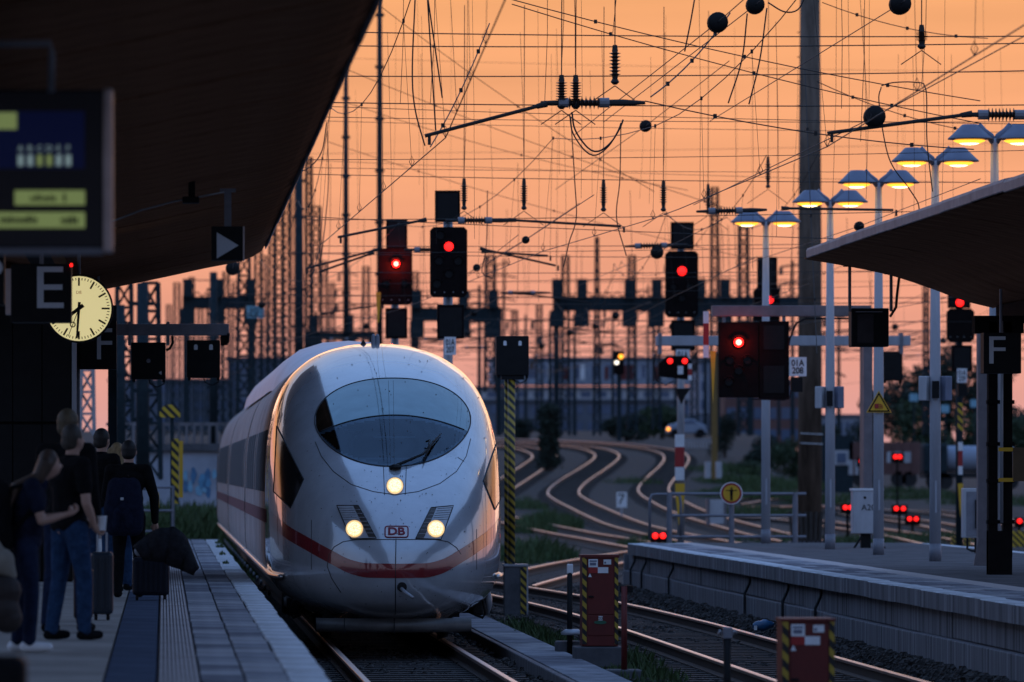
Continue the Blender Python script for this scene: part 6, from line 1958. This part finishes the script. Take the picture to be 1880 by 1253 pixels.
# wagons in the yard
S = 34
t = thing('freight_wagon', 'red-brown freight wagon behind the third lamp pole', 'wagon', P(1640, 890, S))
pbox(MB(), 1560, 1690, 812, 872, S, 2.6).build('body', 'brick', t)
for k in range(7): pbox(MB(), 1566 + 18 * k, 1569 + 18 * k, 812, 872, S, 0.1, dy=-0.1).build('rib', 'brick', t)
pbox(MB(), 1628, 1672, 830, 850, S, 0.04, dy=-0.06).build('graffiti_panel', 'offwhite', t)
for x in (1580, 1600, 1650, 1670): MB().lathe([(0.42, 0), (0.42, 0.15)], P(x, 880, S), 'Y', 16).build('wheel', 'under', t)
S = 36
t = thing('tank_wagon', 'pale tank wagon with dark end behind the fourth lamp pole', 'wagon', P(1780, 895, S))
a, b = P(1700, 843, S), P(1860, 843, S)
MB().tube([a, a + Vector((0.3, 0, 0)), b - Vector((0.3, 0, 0)), b], [0.6, 0.68, 0.68, 0.6], 20).build('tank', 'bldg', t, smooth=True)
pbox(MB(), 1692, 1868, 868, 878, S, 2.0, dy=-1.0).build('frame', 'under', t)
pbox(MB(), 1690, 1735, 815, 870, S, 1.4, dy=-1.1).build('dark_end', 'dkgreen', t, bevel=0.15)
for x in (1710, 1730, 1830, 1850): MB().lathe([(0.42, 0), (0.42, 0.15)], P(x, 884, S) + Vector((0, -1.0, 0)), 'Y', 16).build('wheel', 'under', t)
t = thing('signal_house', 'small dark hut with pale framed window behind the second lamp pole', 'hut', P(1545, 900, 34))
pbox(MB(), 1500, 1566, 800, 905, 34, 2).build('wall', 'dkgreen', t)
pbox(MB(), 1531, 1558, 827, 854, 34, 0.06, dy=-0.05).build('window_frame', 'offwhite', t)
pbox(MB(), 1536, 1553, 832, 850, 34, 0.06, dy=-0.09).build('pane', 'winb', t)
pbox(MB(), 1558, 1576, 845, 872, 34, 0.05, dy=-0.05).build('notice', 'offwhite', t)
for k, (x, y, s, lab) in enumerate(((1860, 940, 60, 'yellow and black striped barrier at the right edge behind the column'), (1752, 992, 70, 'striped block left at the foot of the 229 mast'), (1775, 992, 70, 'striped block right at the foot of the 229 mast'))):
    t = thing('striped_barrier', lab, 'barrier', P(x, y + 40, s), 'striped barriers')
    if k == 0: pbox(MB(), 1858, 1900, 975, 1030, 60, 0.2).build('board', 'haz', t)
    else: pbox(MB(), x - 5, x + 7, 985, 1016, s, 0.2).build('board', 'hazn', t)

# ------------------------------------------------------------------ grass and weeds
def grass(name, label, spots, seed, m='grass'):
    rr = random.Random(seed)
    mb = MB()
    for (x, y, z, rx, ry, n, h) in spots:
        for _ in range(n):
            a = rr.uniform(0, 6.28); d = math.sqrt(rr.random())
            px, py = x + rx * d * math.cos(a), y + ry * d * math.sin(a)
            hh = h * rr.uniform(0.4, 1.1) * (1 - 0.6 * d); b = rr.uniform(0, 6.28); lean = hh * rr.uniform(0.1, 0.7)
            w = 0.012 + hh * 0.03
            mb.add([(px - w * math.sin(b), py + w * math.cos(b), z - 0.03), (px + w * math.sin(b), py - w * math.cos(b), z - 0.03),
                    (px + lean * math.cos(b) * 0.5 + w * 0.7 * math.sin(b), py + lean * math.sin(b) * 0.5 - w * 0.7 * math.cos(b), z + hh * 0.6),
                    (px + lean * math.cos(b), py + lean * math.sin(b), z + hh)], [(0, 1, 2), (0, 2, 3)])
    o = mb.build(name, m, fix=False)
    return tag(o, label, 'grass', kind='stuff')
def gs(px, py, rx, ry, n, h):
    p = solve(px, py); return (p.x, p.y, p.z - 0.2, rx, ry, n, h)
grass('weeds', 'tufts of green weeds among the tracks', [gs(985, 1012, 1.1, 5, 1500, 0.75), gs(955, 1016, 0.6, 5, 500, 0.5), gs(1010, 958, 1.2, 8, 1500, 0.9), gs(975, 968, 0.9, 6, 700, 0.7), gs(1190, 992, 1.0, 5, 700, 0.5),
      gs(985, 1150, 0.5, 4, 700, 0.28), gs(955, 1140, 0.35, 4, 500, 0.32), gs(1180, 1215, 0.5, 2.5, 500, 0.25), gs(1240, 1240, 0.4, 2, 250, 0.16), gs(1165, 1190, 0.3, 2.5, 300, 0.3), gs(965, 925, 0.9, 8, 500, 0.7),
      gs(1370, 905, 2.5, 14, 1600, 0.8), gs(1420, 890, 2.5, 16, 1600, 0.9), gs(1350, 880, 2.0, 14, 1200, 0.8), gs(1460, 915, 2.5, 14, 1300, 0.8), gs(1380, 935, 2, 10, 900, 0.6), gs(1330, 860, 2, 14, 900, 0.8), gs(1560, 910, 4, 16, 1200, 0.7), gs(1640, 900, 4, 16, 1200, 0.8), gs(1740, 910, 4, 16, 1200, 0.8), gs(1840, 920, 4, 16, 1200, 0.8), gs(1160, 880, 1.5, 10, 400, 0.5), gs(1440, 985, 2, 8, 500, 0.4), gs(1680, 985, 2.5, 8, 900, 0.5), gs(1560, 985, 2.0, 8, 500, 0.4), gs(1780, 980, 2.5, 8, 600, 0.5)], 1)
grass('embankment_grass', 'rough green grass beyond the end of the left platform',
      [(-0.6 + 0.35 * k, 125 + 7 * j, -0.2 + 0.25 * j, 1.0, 5, 420, 0.7) for k in range(7) for j in range(5)], 2)
for k, (px, py, r) in enumerate(((420, 1010, 0.05), (415, 1025, 0.05), (424, 1046, 0.07), (432, 1047, 0.05))):
    pass
grass('edge_weeds', 'small weeds growing on the pale edge of the left platform', [(0.98, 95, ZP, 0.06, 0.6, 30, 0.10), (1.03, 104, ZP, 0.08, 0.8, 40, 0.14), (0.95, 86, ZP, 0.05, 0.4, 25, 0.08), (1.08, 110, ZP, 0.08, 1, 40, 0.16)], 3)
# ------------------------------------------------------------------ people and luggage
def remeshed(name, mb, m, parent, voxel=0.010, smooth_it=3):
    o = mb.build(name, m, parent, fix=True)
    r = o.modifiers.new('r', 'REMESH'); r.mode = 'VOXEL'; r.voxel_size = voxel; r.use_smooth_shade = True
    s = o.modifiers.new('s', 'SMOOTH'); s.iterations = smooth_it; s.factor = 0.5
    bpy.context.view_layer.update()
    me = bpy.data.meshes.new_from_object(o.evaluated_get(bpy.context.evaluated_depsgraph_get()))
    me.materials.clear(); me.materials.append(M[m] if isinstance(m, str) else m)
    old = o.data; o.modifiers.clear(); o.data = me; bpy.data.meshes.remove(old)
    me.polygons.foreach_set('use_smooth', [True] * len(me.polygons))
    return o
def ball(mb, c, rx, ry=None, rz_=None, n=12):
    ry = ry or rx; rz_ = rz_ or rx
    c = Vector(c); rows = []
    for i in range(n // 2 + 1):
        ph = math.pi * i / (n // 2)
        rows.append([(c.x + rx * math.sin(ph) * math.cos(a) + 1e-5 * i, c.y + ry * math.sin(ph) * math.sin(a), c.z - rz_ * math.cos(ph)) for a in [2 * math.pi * k / n for k in range(n)]])
    mb.grid(rows, close=True)
def chain(mb, pts, rs, n=12):
    for p, r in zip(pts, rs): ball(mb, p, r, n=n)
    for (a, b), (r0, r1) in zip(zip(pts, pts[1:]), zip(rs, rs[1:])): mb.tube([a, b], [r0, r1], n)

SKIN = mat('skin', (0.46, 0.27, 0.20), 0.55, var=0.12, scale=6)
CL = {k: mat('cloth_' + k, c, 0.9, var=0.45, scale=14, bump=1.0, spec=0.1) for k, c in dict(black=(0.008, 0.008, 0.009), navy=(0.012, 0.016, 0.035), jeans=(0.024, 0.055, 0.12), dkjeans=(0.016, 0.024, 0.055), char=(0.02, 0.02, 0.024)).items()}
HAIR = {k: mat('hair_' + k, c, 0.6, var=0.45, scale=30, stretch=(1, 1, 0.2)) for k, c in dict(black=(0.008, 0.007, 0.007), brown=(0.06, 0.032, 0.018), grey=(0.055, 0.043, 0.032), fair=(0.11, 0.078, 0.042), dark=(0.02, 0.015, 0.012), blond=(0.30, 0.20, 0.09)).items()}
SHOE = {'white': 'white', 'black': CL['black']}

def person(s, px, h, face, label, top, legs, hair, shoe, armR, armL, sleeves=0.55, bow=0.0, lean=0.0, hairlen=0, stride=0.10, collar=True, headturn=0.0):
    """standing figure; face = heading in degrees (0 = away from the camera, 90 = to the right).
    armR/armL: elbow and hand offsets in body axes (right, forward, up) as fractions of height"""
    X = (px - VX) / s; Y = F / s
    o = Vector((X, Y, ZP))
    t = thing('person', label, 'person', o, 'people waiting on the left platform')
    fa = R(face)
    fw = Vector((math.sin(fa), math.cos(fa), 0)); rt = Vector((math.cos(fa), -math.sin(fa), 0)); up = Vector((0, 0, 1))
    def B(r, f, u): return o + rt * (r * h) + fw * (f * h + lean * h * max(0, u - 0.5)) + up * (u * h)
    hip = [B(sg * 0.052, 0, 0.51) for sg in (-1, 1)]
    kn = [B(sg * 0.058, 0.012 + sg * stride * 0.3, 0.285) for sg in (-1, 1)]
    an = [B(sg * 0.062, -0.01 + sg * stride * 0.5, 0.045) for sg in (-1, 1)]
    pel, waist, chest, neck = B(0, 0, 0.53), B(0, 0.0, 0.62), B(0, 0.0, 0.735), B(0, 0.012 + bow * 0.3, 0.845)
    head = B(headturn, 0.02 + bow, 0.925 - bow * 0.25)
    sh = [B(sg * 0.112, -0.004, 0.805) for sg in (-1, 1)]
    el, ha = [], []
    for sg, arm in ((-1, armL), (1, armR)):
        el.append(B(sg * arm[0][0], arm[0][1], arm[0][2])); ha.append(B(sg * arm[1][0], arm[1][1], arm[1][2]))
    mb = MB()
    k = h / 1.75
    ball(mb, head, 0.078 * k, 0.078 * k, 0.112 * k, 16)
    ball(mb, head + fw * 0.035 * k - up * 0.035 * k, 0.055 * k, 0.055 * k, 0.07 * k, 14)
    ball(mb, head + fw * 0.095 * k - up * 0.02 * k, 0.014 * k, 0.014 * k, 0.022 * k, 8)            # nose
    for sg in (-1, 1): ball(mb, head + rt * sg * 0.079 * k - up * 0.015 * k, 0.014 * k, 0.018 * k, 0.030 * k, 8)   # ears
    chain(mb, [head - up * 0.07 * k, neck, neck - up * 0.05 * k], [0.056 * k, 0.055 * k, 0.075 * k])
    for i in (0, 1):
        chain(mb, [sh[i], sh[i].lerp(el[i], 0.5), el[i], el[i].lerp(ha[i], 0.4), ha[i]], [0.052 * k, 0.047 * k, 0.039 * k, 0.038 * k, 0.026 * k])
        d = (ha[i] - el[i]).normalized()
        side = d.cross(fw if abs(d.dot(fw)) < 0.8 else up).normalized()
        nrm = side.cross(d).normalized()
        palm = ha[i] + d * 0.045 * k
        chain(mb, [ha[i], palm - side * 0.018, palm + d * 0.03 * k - side * 0.02], [0.026 * k, 0.022 * k, 0.016 * k])
        chain(mb, [ha[i], palm + side * 0.018, palm + d * 0.03 * k + side * 0.02], [0.026 * k, 0.022 * k, 0.016 * k])
        for q in range(4):
            b0 = palm + d * 0.035 * k + side * (-0.030 + 0.020 * q)
            L = (0.9, 1.05, 1.0, 0.8)[q] * 0.034 * k
            chain(mb, [b0, b0 + d * L * 0.9 + nrm * L * 0.4, b0 + d * L * 1.1 + nrm * L * 1.3, b0 + d * L * 0.7 + nrm * L * 1.9], [0.0095, 0.009, 0.0085, 0.0075], 8)
        th = palm - side * 0.038
        chain(mb, [th, th - side * 0.012 + d * 0.018 + nrm * 0.02, th + d * 0.03 + nrm * 0.045], [0.011, 0.010, 0.008], 8)
        chain(mb, [hip[i], kn[i], an[i], an[i] - up * 0.03 * k], [0.085 * k, 0.055 * k, 0.038 * k, 0.04 * k])
    chain(mb, [pel, waist, chest], [0.125 * k, 0.12 * k, 0.135 * k])
    body = remeshed('body', mb, SKIN, t, 0.009)
    # clothing
    mb = MB()
    for p, rx, ry, rz_ in ((pel, 0.185, 0.125, 0.09), (waist, 0.17, 0.12, 0.12), (chest, 0.195, 0.135, 0.15)):
        for f in (-1, 0, 1): ball(mb, p + rt * f * 0.05 * k, (rx - 0.05) * k, ry * k, rz_ * k, 14)
    mb.tube([pel, waist, chest], [0.145 * k, 0.138 * k, 0.15 * k], 14)
    chain(mb, [sh[0], chest + up * 0.09 * k, sh[1]], [0.072 * k, 0.10 * k, 0.072 * k])
    if collar: chain(mb, [neck - up * 0.055 * k, neck - up * 0.03 * k], [0.085 * k, 0.072 * k])
    for i in (0, 1):
        if sleeves > 1.05:
            chain(mb, [sh[i], el[i], ha[i] - (ha[i] - el[i]) * 0.05], [0.072 * k, 0.058 * k, 0.042 * k])
        else:
            q = sh[i].lerp(el[i], sleeves); chain(mb, [sh[i], q], [0.070 * k, 0.064 * k])
    remeshed('top', mb, CL[top], t, 0.012)
    mb = MB()
    for i in (0, 1):
        chain(mb, [hip[i], hip[i].lerp(kn[i], 0.5), kn[i], kn[i].lerp(an[i], 0.4), an[i]], [0.105 * k, 0.088 * k, 0.068 * k, 0.066 * k, 0.055 * k])
    chain(mb, [hip[0], pel, hip[1]], [0.105 * k, 0.125 * k, 0.105 * k])
    remeshed('trousers', mb, CL[legs], t, 0.012)
    for i in (0, 1):
        mb = MB()
        f0 = an[i] - up * (an[i].z - ZP - 0.045)
        chain(mb, [f0 - fw * 0.035, f0 + fw * 0.06, f0 + fw * 0.15], [0.042, 0.045, 0.036])
        chain(mb, [f0 + up * 0.01, an[i]], [0.045, 0.046])
        remeshed('shoe', mb, SHOE[shoe], t, 0.010)
    mb = MB()
    ball(mb, head - fw * 0.016 * k + up * 0.022 * k, 0.088 * k, 0.090 * k, 0.106 * k, 16)
    ball(mb, head - fw * 0.03 * k - up * 0.03 * k, 0.080 * k, 0.07 * k, 0.07 * k, 14)
    if hairlen:
        for q in range(5):
            a = (q - 2) * 0.028 * k
            chain(mb, [head - fw * 0.04 * k + rt * a, head - fw * 0.10 * k + rt * a * 1.4 - up * 0.12 * k, B(0, -0.075, 0.80) + rt * a * 1.9, B(0, -0.10, 0.80 - hairlen) + rt * a * 2.1],
                  [0.07 * k, 0.055 * k, 0.04 * k, 0.015 * k])
    remeshed('hair', mb, HAIR[hair], t, 0.010)
    return t, B, ha, fw, rt, k

# man with coffee cup
t, B, ha, fw, rt, k = person(222, 128, 1.80, 55, 'man in black T-shirt and jeans holding a white paper cup', 'black', 'jeans', 'grey', 'black',
                             ((0.135, 0.0, 0.63), (0.11, 0.06, 0.535)), ((0.13, 0.03, 0.63), (0.06, 0.10, 0.56)), sleeves=0.62)
c = ha[1] + (fw * 0.055 + Vector((0.02, -0.01, -0.055)))
cup = thing('paper_cup', 'white paper cup in the hand of the man in the black T-shirt', 'cup', c)
MB().lathe([(0.029, 0), (0.031, 0.005), (0.040, 0.112), (0.042, 0.116), (0.038, 0.120)], c, 'Z', 20).build('cup', 'white', cup, smooth=True)
# woman leaning forward with rucksack
t, B, ha, fw, rt, k = person(238, 46, 1.60, 84, 'woman in dark top with long brown hair and white trainers, leaning forward', 'navy', 'dkjeans', 'brown', 'white',
                             ((0.13, 0.055, 0.635), (0.10, 0.17, 0.665)), ((0.13, 0.05, 0.64), (0.08, 0.16, 0.66)), sleeves=0.62, bow=0.06, lean=0.10, hairlen=0.10, stride=0.05)
def rucksack(name, label, c, fw, rt, w, d, h, m, k=1.0):
    t = thing(name, label, 'rucksack', c, 'rucksacks')
    mb = MB()
    up = Vector((0, 0, 1))
    for u in (-1, 0, 1):
        chain(mb, [c + rt * u * w * 0.28 + up * h * 0.14, c + rt * u * w * 0.28 - fw * d * 0.1 + up * h * 0.45, c + rt * u * w * 0.24 + up * h * 0.84], [d * 0.5, d * 0.52, d * 0.42])
    remeshed('bag', mb, m, t, 0.014)
    mb = MB()
    for u in (-1, 1): chain(mb, [c + rt * u * w * 0.2 - fw * d * 0.42 + up * h * 0.16, c + rt * u * w * 0.16 - fw * d * 0.5 + up * h * 0.38], [d * 0.22, d * 0.22])
    remeshed('front_pocket', mb, m, t, 0.014)
    for sg in (-1, 1):
        MB().tube([c + rt * sg * w * 0.34 + fw * d * 0.4 + up * h * 0.9, c + rt * sg * w * 0.36 + fw * (d * 0.5 + 0.16) + up * h * 1.0, c + rt * sg * w * 0.4 + fw * (d * 0.5 + 0.2) + up * h * 0.7, c + rt * sg * w * 0.38 + fw * d * 0.4 + up * h * 0.25], 0.018, 6).build('strap', m, t, smooth=True)
    q = c - fw * d * 0.66 + up * h * 0.62
    MB().box(q, (0.035, 0.035, 0.03)).build('logo_patch', 'letter', t, bevel=0.006)
    return t
rucksack('rucksack', 'large black rucksack on the back of the leaning woman', B(0, -0.125, 0.50) - fw * 0.03, fw, rt, 0.36, 0.28, 0.52, CL['black'])
# tall man behind
person(212, 122, 1.95, 30, 'tall fair-haired man mostly hidden behind the man with the cup', 'black', 'dkjeans', 'fair', 'black', ((0.13, 0.0, 0.64), (0.13, 0.05, 0.50)), ((0.13, 0.0, 0.64), (0.13, 0.05, 0.50)), sleeves=1.1)
# man in dark jacket with phone
t, B, ha, fw, rt, k = person(160, 184, 1.90, 40, 'dark-haired man in black jacket looking at a phone', 'black', 'jeans', 'dark', 'black', ((0.14, 0.02, 0.64), (0.06, 0.14, 0.655)), ((0.14, 0.02, 0.64), (0.06, 0.14, 0.655)), sleeves=1.1)
c = ha[1] + fw * 0.08 + Vector((0.03, -0.02, 0.02))
ph = thing('phone', 'small phone held by the dark-haired man in black jacket', 'phone', c)
MB().box(c, (0.075, 0.012, 0.15), rz=-0.4, ry=0.7, rx=-0.5).build('case', 'shade', ph, bevel=0.006)
# fair-haired woman
person(157, 214, 1.74, 20, 'fair-haired woman half hidden between two men in black', 'char', 'jeans', 'blond', 'black', ((0.13, 0.0, 0.64), (0.13, 0.05, 0.50)), ((0.13, 0.0, 0.64), (0.13, 0.05, 0.50)), sleeves=1.1, hairlen=0.04)
# young man with navy rucksack holding the trolley case
t, B, ha, fw, rt, k = person(166, 236, 1.75, 8, 'young man in black with navy rucksack seen from behind beside a trolley case', 'black', 'black', 'black', 'black', ((0.165, -0.01, 0.635), (0.165, 0.03, 0.475)), ((0.15, 0.03, 0.64), (0.07, 0.12, 0.60)), sleeves=1.1)
rucksack('rucksack', 'navy rucksack with small pale logo on the young man in black', B(-0.01, -0.125, 0.405), fw, rt, 0.36, 0.24, 0.62, CL['navy'])

# luggage
def trolley(x0, x1, y0, y1, s, label, m, ribs=6, depth=0.26, handle=None):
    base = P((x0 + x1) / 2, y1, s)
    t = thing('trolley_case', label, 'suitcase', (base.x, base.y, ZP), 'trolley cases')
    a, b = P(x0, y1, s), P(x1, y0, s)
    z0, z1 = ZP + 0.055, b.z
    MB().bbox(a.x, b.x, a.y, a.y + depth, z0, z1).build('shell', m, t, bevel=0.035)
    w = b.x - a.x
    for k in range(ribs):
        x = a.x + w * (k + 0.7) / (ribs + 0.4)
        MB().box((x, a.y - 0.003, (z0 + z1) / 2), (w / ribs * 0.45, 0.016, (z1 - z0) * 0.82)).build('rib', m, t, bevel=0.006)
    for x in (a.x + 0.05, b.x - 0.05):
        for yy in (a.y + 0.05, a.y + depth - 0.05):
            MB().lathe([(0.02, -0.016), (0.03, -0.012), (0.03, 0.012), (0.02, 0.016)], (x, yy, ZP + 0.03), 'X', 14).build('wheel', 'black', t)
            MB().box((x, yy, ZP + 0.058), (0.03, 0.03, 0.03)).build('wheel_fork', 'black', t)
    if handle:
        hp = [Vector((a.x + w * 0.3, a.y + depth * 0.7, z1 - 0.05)), Vector((a.x + w * 0.3, a.y + depth * 0.7, z1 + handle)), Vector((a.x + w * 0.7, a.y + depth * 0.7, z1 + handle)), Vector((a.x + w * 0.7, a.y + depth * 0.7, z1 - 0.05))]
        MB().tube(hp, 0.011, 8).build('handle', 'galv', t)
    return t
M['shellb'] = mat('case_blue_grey', (0.022, 0.03, 0.042), 0.35, var=0.15, spec=0.3)
M['shellk'] = mat('case_black', (0.009, 0.009, 0.011), 0.5, var=0.15, spec=0.1)
M['shelln'] = mat('case_navy', (0.010, 0.013, 0.022), 0.5, var=0.15, spec=0.15)
trolley(243, 311, 1024, 1108, 170, 'ribbed dark trolley case with a jacket draped over its handle', 'shelln', 7, handle=0.14)
trolley(166, 208, 1014, 1140, 196, 'glossy blue-grey trolley case beside the man with the cup', 'shellb', 3, handle=0.18)
trolley(135, 170, 1042, 1148, 203, 'slim black trolley case at the feet of the man with the cup', 'shellk', 2, depth=0.3)
trolley(-150, 48, 1206, 1461, 426, 'black case cut off in the lower left corner', 'shellk', 3, handle=0.02)
S = 172
c = P(305, 1010, S)
t = thing('draped_jacket', 'black jacket hanging over the ribbed trolley case', 'jacket', c)
rows = []
edge_top = [(250, 1008), (268, 990), (295, 974), (322, 972), (336, 990), (358, 1046)]
edge_bot = [(262, 1022), (285, 1024), (300, 1028), (318, 1036), (340, 1044), (359, 1049)]
for j in range(6):
    r = []
    for i in range(26):
        u = i / 25 * 5; q = min(4, int(u)); f = u - q
        tx = edge_top[q][0] + (edge_top[q + 1][0] - edge_top[q][0]) * f; ty = edge_top[q][1] + (edge_top[q + 1][1] - edge_top[q][1]) * f
        bx = edge_bot[q][0] + (edge_bot[q + 1][0] - edge_bot[q][0]) * f; by = edge_bot[q][1] + (edge_bot[q + 1][1] - edge_bot[q][1]) * f
        v = j / 5
        p = P(tx + (bx - tx) * v, ty + (by - ty) * v, S)
        r.append(p + Vector((0, -0.10 - 0.10 * math.sin(math.pi * v) - 0.03 * math.sin(u * 4 + v * 2), 0)))
    rows.append(r)
o = MB().grid(rows).build('cloth', CL['char'], t, smooth=True)
sm = o.modifiers.new('thick', 'SOLIDIFY'); sm.thickness = 0.05; sm.offset = -1
mb = MB(); chain(mb, [P(256, 1012, S) + Vector((0, -0.06, 0)), P(275, 1003, S) + Vector((0, -0.06, 0)), P(288, 1012, S) + Vector((0, -0.06, 0))], [0.06, 0.065, 0.05])
remeshed('pale_lining', mb, mat('lining', (0.22, 0.23, 0.26), 0.8), t, 0.012)
S = 240
c = P(8, 1180, S)
t = thing('travel_bag', 'dark brown travel bag at the left edge behind the woman', 'bag', c)
mb = MB(); chain(mb, [P(-25, 1130, S), P(5, 1120, S), P(14, 1135, S)], [0.13, 0.14, 0.12]); chain(mb, [P(-25, 1085, S), P(10, 1085, S)], [0.14, 0.13])
remeshed('bag', mb, mat('bag_brown', (0.025, 0.016, 0.014), 0.7), t, 0.014)
mb = MB(); chain(mb, [P(-20, 1040, S), P(4, 1030, S), P(20, 1056, S)], [0.10, 0.10, 0.05]); chain(mb, [P(-10, 1000, S), P(4, 1040, S)], [0.05, 0.08])
remeshed('beige_cloth', mb, mat('cloth_beige', (0.26, 0.23, 0.19), 0.9), t, 0.014)
